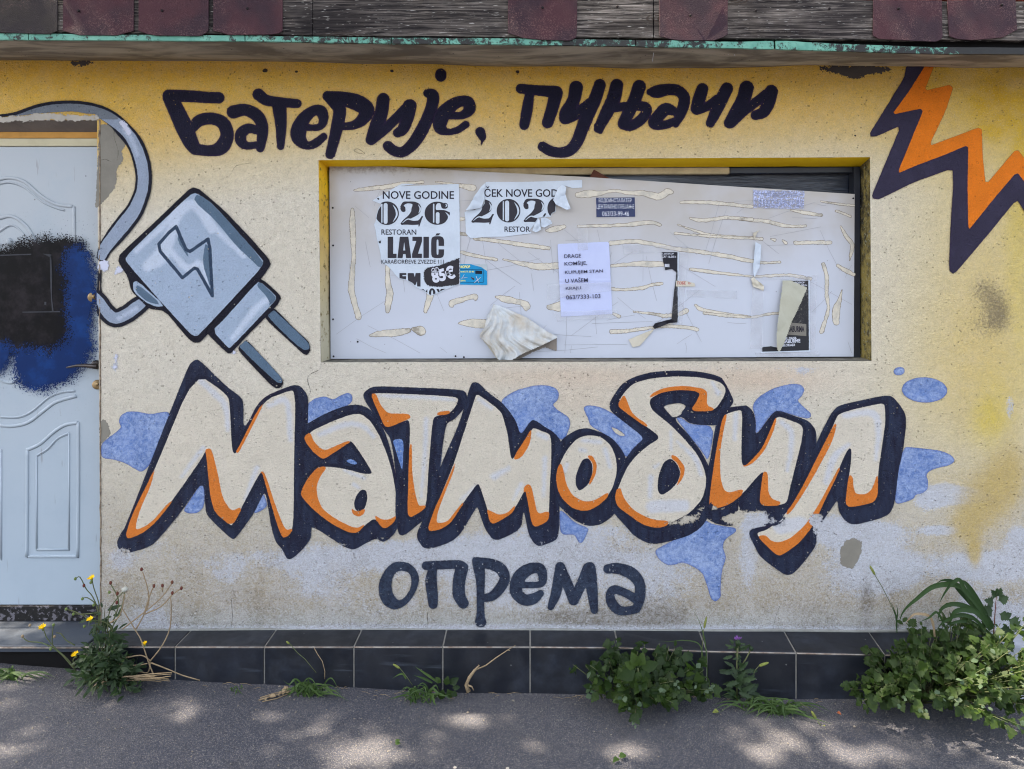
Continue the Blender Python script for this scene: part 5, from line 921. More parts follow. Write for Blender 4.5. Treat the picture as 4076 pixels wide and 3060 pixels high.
# ------------------------------------------------------------------ door in its recess
dr_ = bpy.data.objects.new('door', None); C.objects.link(dr_); dr_.parent = bld
QD = -.07
prism('leaf', wl_pts([(-420, 583), (402, 583), (402, 2408), (-420, 2408)], QD), .05, M_door, dr_, bev=.003)
for nm, ya, yb, m_, q_ in (('frame', 550, 581, M_dcream, -.066), ('frame', 524, 549, M_dorange, -.062)): prism(nm, wl_pts([(-420, ya), (404, ya), (404, yb), (-420, yb)], q_), .06, m_, dr_, bev=.002)
o = quad('lintel', [W(-440, 479, .0015), W(396, 478, .0015), W(400, 526, -.064), W(-440, 526, -.064)], M_lintel, dr_, sub=(40, 6)); o.data.shade_smooth()
for v in o.data.vertices: v.co.z += .004*mnoise.noise(v.co*12)
quad('jamb', [W(396, 476, 0), W(400, 2520, 0), W(402, 2520, -.13), W(398, 476, -.13)], M_mortar, dr_, sub=(6, 60))
def bead(t, *pts, r=.0075, dd=QD, name='moulding', n=8): 
    p = crom([(x, y, 1) for x, y in t(*pts)], n) if len(pts) > 2 else t(*pts)
    tube(name, [[(*W(q_[0], q_[1], dd+.001), r) for q_ in p]], M_door, dr_, seg=8, flat=.55)
    tube('shade_line', [[(*W(q_[0]+3, q_[1]+5.5, dd+.0006), r*.30) for q_ in p]], M_doorshade, dr_, seg=5, flat=.4)  # darker line along the moulding, its shade put into the colour
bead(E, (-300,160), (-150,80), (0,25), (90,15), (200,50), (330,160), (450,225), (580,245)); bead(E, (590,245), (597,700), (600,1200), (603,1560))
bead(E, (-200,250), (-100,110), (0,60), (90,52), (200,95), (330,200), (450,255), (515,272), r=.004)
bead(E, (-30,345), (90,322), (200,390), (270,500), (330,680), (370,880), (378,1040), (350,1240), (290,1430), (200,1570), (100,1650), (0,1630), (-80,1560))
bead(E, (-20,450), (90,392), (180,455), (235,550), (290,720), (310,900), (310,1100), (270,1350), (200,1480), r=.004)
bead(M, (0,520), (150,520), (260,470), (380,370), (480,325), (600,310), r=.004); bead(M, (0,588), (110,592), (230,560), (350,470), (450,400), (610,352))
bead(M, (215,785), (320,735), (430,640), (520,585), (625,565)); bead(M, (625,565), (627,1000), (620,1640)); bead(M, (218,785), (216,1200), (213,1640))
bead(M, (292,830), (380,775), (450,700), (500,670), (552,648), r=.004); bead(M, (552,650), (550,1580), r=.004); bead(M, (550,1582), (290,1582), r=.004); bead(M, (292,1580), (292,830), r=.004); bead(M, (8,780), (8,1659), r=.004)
prism('ledge', wl_pts(N((225,22),(605,22),(612,42),(215,42)), QD+.008), .012, M_door, dr_, bev=.003)
tube('rivet', [[(*W(41, 962, QD+.0005), .017), (*W(41, 962, QD+.006), .013), (*W(41, 962, QD+.008), .004)]], M_door, dr_, seg=16)
sheet('spray_patch', {'n': poly(E((-400,640),(0,620),(200,600),(300,550),(400,540),(600,560),(680,640),(700,800),(690,1150),(620,1300),(540,1400),(450,1440),(330,1420),(200,1420),(0,1440),(-400,1440)))}, QD+.011, M_spb, dr_, res=5, margin=150, clip=(-350, 760, 540, 1800))
sheet('spray_patch', {'n': U(poly(E((570,650),(640,625),(705,700),(712,1000),(700,1200),(680,1400),(600,1540),(450,1640),(300,1670),(190,1640),(130,1520),(125,1440),(200,1430),(400,1470),(540,1400),(600,1250),(590,900),(550,740))), poly(E((-400,1340),(0,1400),(60,1410),(50,1470),(0,1530),(-400,1600))))}, QD+.0115, M_spblue, dr_, res=5, margin=150, clip=(-350, 760, 540, 1800))
M_strip = flat_mat('grey_tape_remnant', rgb(66, 68, 74), rgb(22, 22, 26), bump=.3)
for t_ in (E((398,645),(410,640),(418,800),(414,960),(428,1080),(416,1080),(404,900)), E((0,630),(250,622),(250,632),(0,640)), E((180,1086),(480,1082),(480,1090),(180,1094)), E((340,622),(412,628),(410,655),(380,640)), E((355,1008),(370,1008),(370,1032),(355,1032))): prism('tape_strip', wl_pts(t_, QD+.0125), .0006, M_strip, dr_)
hb = E((775,1530))[0]
tube('handle', [[(*W(hb[0]-2, hb[1]-10, QD+.0005), .021), (*W(hb[0]-2, hb[1]-10, QD+.008), .02), (*W(hb[0]-2, hb[1]-10, QD+.010), .012)], [(*W(hb[0]-4, hb[1]-6, QD+.008), .012), (*W(hb[0]-6, hb[1]-5, QD+.045), .011)], [(*W(q_[0], q_[1], QD+.045), r_) for q_, r_ in zip(E((780,1525),(740,1522),(680,1518),(620,1518),(560,1528),(532,1533)), (.013, .011, .008, .006, .005, .003))]], M_handle, dr_, seg=12)
def lock(t, x, y, r_):
    c = t((x, y))[0]; l_ = tube('lock', [[(*W(*c, QD+.0005), r_), (*W(*c, QD+.006), r_*.96), (*W(*c, QD+.008), r_*.8)], [(*W(c[0]+2, c[1]-2, QD+.008), r_*.45), (*W(c[0]+2, c[1]-2, QD+.013), r_*.42)]], M_brass, dr_, seg=24)
    tube('keyhole', [[(*W(c[0]+1, c[1]-6, QD+.0135), .0015), (*W(c[0]+3, c[1]+2, QD+.0135), .0015)]], M_void, dr_, seg=6)
edge_ = [(*W(397+5*(t-.05)+2.2*mnoise.noise(Vector((t*40, 0, 0))), 478+2030*t, 0), .0035+.002*mnoise.noise(Vector((t*60, 2, 0)))) for t in np.linspace(0, 1, 160)]
tube('chipped_edge', [edge_], flat_mat('chipped_corner', rgb(150, 134, 112), rgb(84, 72, 66), scale=50, amt=1, bump=.6), dr_, seg=6)
lock(E, 750, 970, .024); lock(M, 782, 262, .022)
prism('threshold', [Vector((-2.6, .068, .20)), Vector((W(400, 0, 0).x+.0, .068, .20)), Vector((W(400, 0, 0).x, .068, .268)), Vector((-2.6, .068, .268))], .08, M_thresh, dr_, bev=.002)

# ------------------------------------------------------------------ plinth with tiles, and the door step
pl = bpy.data.objects.new('plinth', None); C.objects.link(pl); pl.parent = bld
DP_ = .138
fpx = [338, 697, 1052, 1408, 1762, 2110, 2462, 2814, 3169, 3522, 3874, 4010]
ztop = lambda px: float(np.interp(px, [0, 2110, 2462, 2814, 3169, 3600, 4100], [.1925, .1925, .1895, .174, .167, .157, .15]))
zwall = lambda px: float(np.interp(px, [0, 480, 1200, 2110, 2800, 3460, 4100], [.190, .190, .197, .195, .191, .186, .18]))
def fx(px): return XC+(px-CX)*S*(D-DP_)/D
x0_, x1_ = fx(338), fx(4010)
# mortar core
bm = bmesh.new(); N_ = 40; rows = []
for i in range(N_+1):
    x = x0_+(x1_-x0_)*i/N_; px = CX+(x-XC)/(S*(D-DP_)/D); zt = ztop(px)-.004; zw = zwall(px)-.004
    rows.append([bm.verts.new(p) for p in ((x, -DP_+.004, ground_z(x)-.15), (x, -DP_+.004, zt), (x, .02, zw))])
for i in range(N_):
    for k in range(2): bm.faces.new((rows[i][k], rows[i+1][k], rows[i+1][k+1], rows[i][k+1]))
bm.faces.new(rows[0][:]); bm.faces.new(rows[-1][::-1])
me = bpy.data.meshes.new('mortar_core'); bm.to_mesh(me); bm.free(); link('mortar_core', me, M_grout, pl)
def slab(name, c8, mat, parent, bev=.0015):
    bm = bmesh.new(); v = [bm.verts.new(p) for p in c8]
    for f in ((0,1,2,3),(7,6,5,4),(0,4,5,1),(1,5,6,2),(2,6,7,3),(3,7,4,0)): bm.faces.new([v[i] for i in f])
    bmesh.ops.recalc_face_normals(bm, faces=bm.faces); bmesh.ops.bevel(bm, geom=list(bm.edges), offset=bev, segments=1, affect='EDGES')
    me = bpy.data.meshes.new(name); bm.to_mesh(me); bm.free(); return link(name, me, mat, parent)
for a, b in zip(fpx[:-1], fpx[1:]):
    xa, xb = fx(a)+.0035, fx(b)-.0035; za, zb = ztop(a), ztop(b); wa, wb_ = zwall(a), zwall(b); g_ = .0075; j = random.uniform(-.0008, .0008)
    # top tile, sloping a little to the front
    slab('tile', [(xa, -DP_+.004, za-.0055), (xb, -DP_+.004, zb-.0055), (xb, -.001, wb_-.006), (xa, -.001, wa-.006), (xa, -DP_+.004, za+j), (xb, -DP_+.004, zb+j), (xb, -.001, wb_+j), (xa, -.001, wa+j)], M_tile, pl)
    ga, gb = ground_z(xa)-.03, ground_z(xb)-.03
    slab('tile', [(xa, -DP_+.005, ga), (xb, -DP_+.005, gb), (xb, -DP_+.005, zb-g_), (xa, -DP_+.005, za-g_), (xa, -DP_-.002+j, ga), (xb, -DP_-.002+j, gb), (xb, -DP_-.002+j, zb-g_), (xa, -DP_-.002+j, za-g_)], M_tile, pl)
for a, b in zip(fpx[:-1], fpx[1:]):
    p_ = [(fx(a)+.002, -DP_-.0005, ztop(a)-.0035, .0030), (fx(b)-.002, -DP_-.0005, ztop(b)-.0035, .0030)]; tube('edge_trim', [p_], M_trim, pl, seg=8)
bead_ = [(x, -.001, float(np.interp(x, [fx(338), fx(4010)], [.194, .189]))+.006*mnoise.noise(Vector((x*3, 0, 0))), .0075) for x in np.linspace(W(404, 0).x, W(4050, 0).x, 90)]
tube('mortar_bead', [bead_], flat_mat('grey_skim_mortar', rgb(140, 142, 138), rgb(106, 104, 98), scale=16, bump=.5), pl, seg=8, flat=.5)
box('pale_block', (fx(4014), -.13, -.1), (3.1, .0, .185), flat_mat('pale_rendered_block', rgb(176, 182, 194), rgb(140, 142, 146), bump=.4), pl, bev=.004)
stp = bpy.data.objects.new('door_step', None); C.objects.link(stp); stp.parent = bld
slab('tread', [(-3.0, -DP_+.004, .165), (x0_-.004, -DP_+.004, .165), (x0_-.004, .14, .175), (-3.0, .14, .175), (-3.0, -DP_+.004, .193), (x0_-.004, -DP_+.004, .193), (x0_-.004, .14, .199), (-3.0, .14, .199)], M_step, stp, .003)
box('riser', (-3.0, -DP_+.03, -.05), (x0_-.003, .1, .162), M_void, stp)  # shade under the tread put into the riser's colour
tube('edge_trim', [[(-3.0, -DP_+.001, .186, .004), (x0_-.004, -DP_+.001, .186, .004)]], M_trim, stp, seg=8)
tube('edge_trim', [[(x0_-.001, -DP_-.001, .19, .004), (x0_-.001, -DP_-.001, ground_z(x0_)-.02, .004)]], M_trim, stp, seg=8)

# ------------------------------------------------------------------ eave: soffit sheet, mint strip, boards, shingles
ev = bpy.data.objects.new('eave', None); C.objects.link(ev); ev.parent = bld
ES = .30
be = lambda px: float(np.interp(px, [-600, 0, 500, 1000, 1500, 2000, 2300, 2950, 3300, 3700, 4076, 4700], [153, 157, 160, 163, 172, 176, 180, 191, 201, 213, 216, 220]))   # lower edge of the mint strip
te = lambda px: float(np.interp(px, [-600, 0, 500, 1000, 1500, 2000, 2300, 2950, 3100, 3300, 3700, 4076, 4700], [128, 131, 138, 141, 149, 152, 155, 166, 161, 172, 187, 189, 192]))
vs = []; fs = []; nu, nv = 240, 14
for j in range(nv+1):
    v = j/nv
    for i in range(nu+1):
        px = -700+5600*i/nu; a_ = W(px, be(px)-3, ES-.004); yw = 239+np.interp(px, [-700, 300, 1000, 2000, 2900, 3300, 4000], [0, 2, 6, 24, 34, 20, 28])+5*mnoise.noise(Vector((px/300., 7, 0)))
        b_ = W(px, yw, 0.0); b_.x = a_.x*(1-0)+0; p = a_*(1-v)+b_*v
        p.z -= .020*math.sin(math.pi*v)+.008*math.sin(math.pi*v)*mnoise.noise(Vector((p.x*2.2, v*2, 0)))+.004*mnoise.noise(Vector((p.x*7, v*4, 3)))*math.sin(math.pi*min(1, v*1.1)); vs.append(p)
for j in range(nv):
    for i in range(nu): a = j*(nu+1)+i; fs.append((a, a+nu+1, a+nu+2, a+1))
me = bpy.data.meshes.new('soffit_sheet'); me.from_pydata(vs, [], fs); link('soffit_sheet', me, M_soffit, ev, smooth=True)
# mint strip in lengths
cuts = [-600, 113, 975, 1558, 2530, 3082, 3086, 4700]
for a, b in zip(cuts[:-1], cuts[1:]):
    if b-a < 10: continue
    xs_ = np.linspace(a+2, b-2, max(3, int((b-a)/40))); top = [W(x, te(x)+3*mnoise.noise(Vector((x/60., 1, 0))), ES+.004) for x in xs_]; bot = [W(x, be(x)+2*mnoise.noise(Vector((x/50., 4, 0))), ES+.004) for x in xs_[::-1]]
    prism('painted_strip', bot[::-1]+top[::-1], .012, M_teal, ev)
prism('gap_backing', [W(-700, 146, .27), W(4800, 200, .27), W(4800, -10, .27), W(-700, -10, .27)], .006, M_void, ev)  # black sheet added behind the boards for the shade in their gaps
def board_(x0, x1, b0, b1, t0, t1): 
    n_ = 14; xs_ = np.linspace(x0, x1, n_); bot = [W(x, b0+(b1-b0)*i/(n_-1)+1.5*mnoise.noise(Vector((x/90., 2, 0))), ES) for i, x in enumerate(xs_)]; top = [W(x, t0+(t1-t0)*i/(n_-1), ES) for i, x in enumerate(xs_)][::-1]
    return prism('weathered_board', bot+top, .022, M_wood, ev, bev=.0015)
board_(-700, 1243, 112, 140, -60, -50); board_(1246, 2600, 141, 150, -50, -30); board_(2603, 3550, 150, 158, -30, 4); board_(3553, 4800, 158, 166, 4, 6)
sh = [(-330, -75, [(-330, 118), (-75, 116)]), (-60, 228, A((-120,245),(-60,262),(0,258),(300,272),(458,262))), (0, 0, None)]
SH = [
 (A((-40,-60),(-40,258),(60,262),(300,270),(400,272),(458,250),(458,-60)), 1), (A((503,-60),(503,245),(560,262),(640,282),(940,284),(1000,265),(1070,248),(1070,-60)), 0), (A((1108,-60),(1108,245),(1180,272),(1250,284),(1600,288),(1650,265),(1668,245),(1668,-60)), 0), (A((1706,-60),(1706,245),(1780,262),(1830,280),(2180,276),(2230,268),(2261,248),(2261,-60)), 0),
 (Cc((45,-60),(43,265),(170,305),(300,318),(540,327),(590,300),(597,240),(600,-60)), 0), (Cc((1256,-60),(1258,290),(1340,312),(1440,325),(1690,324),(1760,300),(1803,275),(1805,-60)), 0), (Dd((1008,-2),(1003,285),(1050,312),(1300,325),(1500,334),(1545,318),(1560,290),(1556,2)), 0), (Dd((1600,2),(1612,290),(1680,314),(1790,322),(1920,312),(2040,300),(2158,238),(2146,-4)), 0),
 ([(-560, -40), (-560, 118), (-500, 128), (-330, 130), (-290, 118), (-290, -40)], 0), ([(-265, -40), (-265, 118), (-220, 130), (-70, 130), (-36, 118), (-36, -40)], 0), ([(4260, 0), (4260, 150), (4330, 165), (4480, 165), (4540, 140), (4540, 4)], 0)]
M_nail = flat_mat('nail_head', rgb(40, 34, 36), bump=0)
for i, (pts, dk) in enumerate(SH):
    d0 = ES+.006+random.uniform(0, .004); p = [W(x, y, d0) for x, y in pts]; mnx = min(q_.x for q_ in p); mxx = max(q_.x for q_ in p)
    o = prism('shingle', p, .005, M_shing_d if dk else M_shing, ev, bev=.001)
    bm = bmesh.new(); bm.from_mesh(o.data); bmesh.ops.triangulate(bm, faces=[f for f in bm.faces if len(f.verts) > 4]); bmesh.ops.subdivide_edges(bm, edges=[e for e in bm.edges if e.calc_length() > .05], cuts=3, use_grid_fill=False); bm.to_mesh(o.data); bm.free()
    zb = min(q_.z for q_ in p)
    for v in o.data.vertices: v.co.y -= .003*max(0, 1-(v.co.z-zb)/.06)*(1+.6*mnoise.noise(v.co*6))+.0004*mnoise.noise(v.co*14)
for nx_, ny_ in A((630,85),(1298,85),(1980,68))+Cc((322,60),(1505,122))+Dd((1208,68),(2035,38),(655,68),(68,82))+Cc((920,52)): tube('nail', [[(*W(nx_, ny_, ES+.009), .0055), (*W(nx_, ny_, ES+.0135), .004)]], M_nail, ev, seg=8)
for t_ in (Cc((1190,370),(1212,410),(1200,490)), Cc((1775,385),(1800,410),(1808,438)), Cc((1825,388),(1850,415),(1862,448))): tube('loose_fibre', [[(*W(q_[0], q_[1], .24), .0007) for q_ in t_]], M_txtw, ev, seg=4)
prism('roof_edge', [W(-700, -56, .298), W(2600, -32, .298), W(3200, -6, .298), W(4800, 4, .298), W(4800, -12, .298), W(3200, -26, .298), W(-700, -90, .298)], .04, flat_mat('brick_red_flashing', rgb(190, 96, 84)), ev)
# ------------------------------------------------------------------ plants
def leaf_material(name, c1, c2, tr=.35):
    g = NG(name, .55, .35); oi = g.n('ShaderNodeObjectInfo').outputs['Random']; a = g.mix(oi, c1, c2); a = g.mix(g.rng(g.noise(60, 3), .4, .7, 0, .3), a, tuple(v*.7 for v in c1[:3])+(1,)); g.col(a)
    t = g.n('ShaderNodeBsdfTranslucent'); g.l(g.mix(.5, a, tuple(min(1, v) for v in (c2[0]*1.3, c2[1]*1.5, c2[2]*.8))+(1,)), t.inputs[0]); mx = g.n('ShaderNodeMixShader'); mx.inputs[0].default_value = tr; g.l(g.b.outputs[0], mx.inputs[1]); g.l(t.outputs[0], mx.inputs[2]); g.l(mx.outputs[0], g.out.inputs[0]); return g.m
M_lf = leaf_material('goosefoot_leaf', rgb(36, 56, 26), rgb(66, 88, 32), .45); M_lf2 = leaf_material('dark_weed_leaf', rgb(42, 60, 38), rgb(62, 82, 50)); M_gr = leaf_material('grass_blade', rgb(52, 76, 36), rgb(78, 102, 50)); M_gr2 = leaf_material('broad_grass_blade', rgb(34, 56, 28), rgb(54, 80, 38)); M_pale = leaf_material('pale_young_leaf', rgb(70, 90, 66), rgb(92, 110, 84))
M_stem = flat_mat('green_stem', rgb(84, 96, 62), rgb(100, 90, 66), bump=0); M_dry = flat_mat('dry_straw', rgb(150, 132, 104), rgb(112, 96, 78), scale=60, bump=.4); M_ptl = flat_mat('yellow_petal', rgb(226, 186, 14), rgb(206, 160, 10), bump=0, fine=0); M_bud = flat_mat('red_brown_bud', rgb(96, 46, 42), rgb(120, 90, 60), bump=0); M_gbud = flat_mat('green_bud', rgb(108, 124, 70), rgb(86, 100, 60), bump=0); M_purp = flat_mat('thistle_purple', rgb(140, 90, 168), rgb(110, 70, 140), bump=0); M_fox = flat_mat('foxtail_head', rgb(116, 126, 62), rgb(140, 140, 80), scale=80, bump=.8, bscale=300)
def leaf_mesh(name, prof, bend=.25, fold=.25, mat=None, teeth=0.0, seedv=0):
    """prof: half widths along a leaf of length 1 (x across, y along, z up)"""
    rr = random.Random(seedv); n = len(prof); V = []; Fc = []
    for i, wd in enumerate(prof):
        t = i/(n-1); z = -bend*t*t+.02*rr.uniform(-1, 1); w2 = wd*(1+teeth*(1 if i % 2 else -1)); V += [(-w2, t, z+fold*w2), (0, t, z), (w2*rr.uniform(.9, 1.05), t, z+fold*w2)]
    for i in range(n-1):
        a = i*3; Fc += [(a, a+1, a+4, a+3), (a+1, a+2, a+5, a+4)]
    me = bpy.data.meshes.new(name); me.from_pydata(V, [], Fc); me.materials.append(mat); me.shade_smooth(); return me
GOOSE = [.02, .02, .16, .36, .44, .40, .30, .32, .20, .18, .08, .01]; OVAL = [.02, .12, .26, .34, .36, .33, .26, .15, .01]; LANCE = [.02, .08, .17, .11, .23, .12, .20, .10, .12, .04, .01]
def leafset(nm, prof, mat, k=4, **kw): return [leaf_mesh(nm, [p*random.uniform(.88, 1.12) for p in prof], bend=random.uniform(.05, .5), fold=random.uniform(.0, .45), mat=mat, seedv=i*7+1, **kw) for i in range(k)]
L_goose = leafset('leaf', GOOSE, M_lf, 5, teeth=.12); L_weed = leafset('leaf', LANCE, M_lf2, 5, teeth=.25); L_oval = leafset('leaf', OVAL, M_lf, 3, teeth=.03); L_pale = leafset('leaf', OVAL, M_pale, 3); L_gweed = leafset('leaf', GOOSE, M_lf2, 4, teeth=.15)
def place_leaf(mesh, base, direction, up, size, parent, name='leaf'):
    y = Vector(direction).normalized(); z = Vector(up)-y*Vector(up).dot(y)
    if z.length < 1e-3: z = Vector((0, 0, 1))-y*y.z
    z.normalize(); x = y.cross(z)
    m = Matrix((x*size, y*size, z*size)).transposed().to_4x4(); m.translation = Vector(base)-parent.location
    o = bpy.data.objects.new(name, mesh); C.objects.link(o); o.parent = parent; o.matrix_local = m; return o
def bush(root, lumps, n, size, sets, seedv, maxparts=290, base=None, droop=.25):
    rr = random.Random(seedv); items = []; stems = []
    tot = sum(l_[3]*l_[3] for l_ in lumps)
    for l_ in lumps:
        c = Vector(l_[0]); r1, r2 = l_[1], l_[2]; k = int(n*l_[3]*l_[3]/tot)
        b0 = base or Vector((c.x*.6+root.location.x*.4, -.17, ground_z(c.x)))
        nt = max(2, k//9); tips = []
        for _ in range(nt):
            th = rr.uniform(0, 2*math.pi); ph = math.acos(rr.uniform(-.35, 1)); tip = c+Vector((math.sin(ph)*math.cos(th)*r1, math.sin(ph)*math.sin(th)*r1, math.cos(ph)*r2))*rr.uniform(.6, 1.0)
            tip.z = max(tip.z, ground_z(tip.x)+.012); tip.y = min(tip.y, -.02 if tip.z > .2 else -.155)
            mid = b0.lerp(tip, .5)+Vector((0, -.01, .03)); path = [(*b0.lerp(mid, 0), .003), (*b0.lerp(mid, .6), .0026), (*mid, .0022), (*mid.lerp(tip, .6), .0016), (*tip, .001)]; stems.append([(p[0]-root.location.x, p[1]-root.location.y, p[2]-root.location.z, p[3]) for p in path]); tips.append((mid, tip))
        for i in range(k):
            mid, tip = tips[i % nt]; t = rr.uniform(.15, 1.05); p = mid.lerp(tip, t)+Vector((rr.gauss(0, .010), rr.gauss(0, .010), rr.gauss(0, .010))); out = (p-c); out.z += .01
            d_ = (out.normalized()*.7+Vector((rr.uniform(-1, 1), rr.uniform(-1, .4), rr.uniform(-.7, .7)))*.9); d_.z -= droop; up = Vector((rr.uniform(-.7, .7), rr.uniform(-1.2, .1), rr.uniform(.3, 1.2)))
            s_ = size*rr.uniform(.55, 1.25)*(.55 if t > .9 else 1)
            p.z = max(p.z, ground_z(p.x)+.008); p.y = min(p.y, -.012 if p.z > .205 else -.158)
            st_ = sets[1] if (len(sets) > 1 and t > .93) else sets[0]; items.append((p, d_, up, s_, rr.choice(st_)))
    items.sort(key=lambda q_: q_[0].y); 
    for q_ in items[:maxparts]: place_leaf(q_[4], q_[0], q_[1], q_[2], q_[3], root)
    rest = items[maxparts:]
    if rest:
        V = []; Fc = []
        for p, d_, up, s_, me_ in rest:
            y = d_.normalized(); z = up-y*up.dot(y); z.normalize(); x = y.cross(z); b = len(V)
            for v in me_.vertices: V.append(tuple(p+(x*v.co.x+y*v.co.y+z*v.co.z)*s_-root.location))
            for pl_ in me_.polygons: Fc.append(tuple(b+i for i in pl_.vertices))
        me = bpy.data.meshes.new('foliage'); me.from_pydata(V, [], Fc); tag(link('foliage', me, sets[0][0].materials[0], root, smooth=True), kind='stuff')
    tube('stems', stems, M_stem, root, seg=5)
def bp(px, py, d): return W(px, py, d)
def loc_of(px, d=.2): x = W(px, 0, d).x; return Vector((x, -d, ground_z(x)))
# middle bush
b1_ = thing('goosefoot_bush', 'dense dark green weed bush with one large-leaved shoot, against the tiled plinth', 'bush', loc_of(2540))
lump = lambda px, py, d, r1, r2=None, w_=None: (tuple(W(px, py, d)), r1, r2 or r1, w_ or r1)
bush(b1_, [lump(2420, 2690, .26, .11, .085), lump(2560, 2730, .30, .14, .10, .17), lump(2690, 2700, .26, .11, .10), lump(2480, 2600, .22, .07, .06), lump(2700, 2590, .20, .055, .05), lump(2600, 2590, .21, .05, .07), lump(2790, 2750, .26, .07, .045), lump(2310, 2660, .22, .035, .03), lump(2560, 2810, .34, .10, .03), lump(2360, 2760, .28, .05, .03), lump(2820, 2700, .22, .05, .05), lump(2740, 2780, .30, .08, .03), lump(2660, 2640, .22, .08, .07)], 640, .043, [L_goose, L_pale], 3)
c0 = W(2540, 2660, .36)
for a, s_ in ((200, .085), (250, .075), (285, .085), (325, .06), (20, .07), (75, .07), (110, .075), (150, .06)):
    d_ = Vector((math.cos(R(a)), -.35, math.sin(R(a)))); place_leaf(random.choice(L_oval), c0+d_*.012, d_, Vector((0, -1, .25)), s_*random.uniform(.7, .95), b1_, 'large_leaf')
tube('main_stem', [[(*(W(2560, 2790, .25)-b1_.location), .004), (*(W(2545, 2720, .32)-b1_.location), .0035), (*(c0-b1_.location), .003)]], M_stem, b1_)
# right bush
b2_ = thing('goosefoot_bush', 'largest leafy green bush at the corner, sunlit on its right side', 'bush', loc_of(3750, .3))
bush(b2_, [lump(3480, 2750, .28, .11, .09), lump(3620, 2720, .34, .15, .12, .18), lump(3780, 2740, .40, .17, .13, .20), lump(3920, 2700, .42, .15, .15, .2), lump(4050, 2700, .45, .15, .17, .21), lump(3700, 2590, .26, .12, .08, .13), lump(3850, 2560, .24, .10, .09, .12), lump(3590, 2570, .18, .06, .05), lump(3380, 2720, .24, .05, .04), lump(4060, 2560, .34, .10, .10, .12), lump(3960, 2820, .50, .12, .07, .12), lump(3560, 2800, .36, .10, .05, .10), lump(4200, 2680, .45, .14, .15, .16), lump(3640, 2550, .20, .10, .07, .15), lump(3790, 2500, .18, .10, .07, .13), lump(3900, 2510, .18, .09, .08, .12), lump(3540, 2630, .22, .09, .08, .12)], 1600, .041, [L_goose, L_pale], 5)
# tall shoot with leaves
b3_ = thing('goosefoot_shoot', 'tall thin leafy shoot rising right of the arching grass blades', 'plant', loc_of(3960, .16))
sp = [(3955, 2640), (3952, 2560), (3958, 2480), (3962, 2420), (3966, 2375)]
tube('stem', [[(*(W(x, y, .15)-b3_.location), .003-.0004*i) for i, (x, y) in enumerate(sp)]], M_bud, b3_)
for x, y, a, s_ in ((3958, 2400, 160, .05), (3966, 2380, 120, .04), (3966, 2376, 60, .045), (3970, 2390, 20, .05), (3955, 2430, 170, .06), (3975, 2440, 330, .05), (3955, 2470, 200, .05), (3980, 2500, 350, .05), (4010, 2460, 320, .07), (3955, 2520, 210, .05), (3990, 2540, 330, .06), (3940, 2490, 150, .04), (3968, 2370, 95, .035), (4000, 2450, 20, .03)):
    d_ = Vector((math.cos(R(a)), -.2, math.sin(R(a)))); place_leaf(random.choice(L_gweed), W(x, y, .15), d_, Vector((random.uniform(-.4, .4), -1, .3)), s_, b3_)
# blades of grass
def blade_mesh(pts, w0, up=Vector((0, -1, .3)), org=Vector((0, 0, 0)), mat=None, name='blade', fold=.25):
    p = crom([tuple(q_) for q_ in pts], 6); V = []; Fc = []; n = len(p)
    for i in range(n):
        t = i/(n-1); w_ = w0*(math.sin(math.pi*min(1, .12+t*.88))**.6)*(1-t**3)+.0002; a = Vector(p[i]); tg = (Vector(p[min(i+1, n-1)])-Vector(p[max(i-1, 0)])).normalized(); s_ = tg.cross(up); s_.normalize(); nn = s_.cross(tg)
        V += [tuple(a-s_*w_+nn*w_*fold-org), tuple(a-org), tuple(a+s_*w_+nn*w_*fold-org)]
    for i in range(n-1): a = i*3; Fc += [(a, a+1, a+4, a+3), (a+1, a+2, a+5, a+4)]
    me = bpy.data.meshes.new(name); me.from_pydata(V, [], Fc); me.materials.append(mat); me.shade_smooth(); return me
def blade(root, pxpts, w0, mat, up=Vector((0, -1, .3)), name='blade'):
    """pxpts: (px, py, depth off the wall)"""
    me = blade_mesh([W(*q_) for q_ in pxpts], w0, up, root.location, mat, name); o = bpy.data.objects.new(name, me); C.objects.link(o); o.parent = root; return o
bg_ = thing('broad_grass', 'clump of long broad arching grass blades over the corner bush', 'grass', loc_of(3920, .17))
QQ = lambda d, *pts: [(x, y, d) for x, y in Q(*pts)]
blade(bg_, QQ(.17, (1960,600),(1800,420),(1700,270),(1500,265),(1350,370),(1240,480),(1195,640)), .011, M_gr2)
blade(bg_, QQ(.19, (1960,610),(1850,440),(1740,300),(1690,215),(1620,260),(1560,350),(1530,420)), .009, M_gr2)
blade(bg_, QQ(.16, (1965,600),(1880,470),(1800,330),(1740,240),(1690,215)), .016, M_gr2)
blade(bg_, QQ(.15, (1965,590),(1860,480),(1760,370),(1680,280),(1640,230),(1560,220),(1500,250)), .013, M_gr2)
blade(bg_, QQ(.20, (1950,610),(1850,500),(1750,430),(1640,410),(1560,440),(1530,500),(1520,560)), .010, M_gr2)
blade(bg_, QQ(.22, (1940,620),(1850,490),(1750,455),(1660,470),(1630,530),(1620,600)), .011, M_gr2)
blade(bg_, QQ(.21, (1930,640),(1800,520),(1680,500),(1560,560),(1500,640)), .008, M_gr2); blade(bg_, QQ(.2, (1900,630),(1780,550),(1640,560),(1560,600)), .007, M_gr2)
blade(bg_, QQ(.18, (1500,700),(1480,560),(1440,500),(1340,490),(1290,530),(1265,570)), .006, M_dry); blade(bg_, QQ(.2, (1600,640),(1520,480),(1450,520),(1360,560)), .005, M_gr2)
blade(bg_, QQ(.15, (1195,640),(1190,560),(1200,470),(1185,400)), .003, M_gr2); blade(bg_, QQ(.15, (1195,600),(1185,500),(1150,395)), .004, M_gr2)
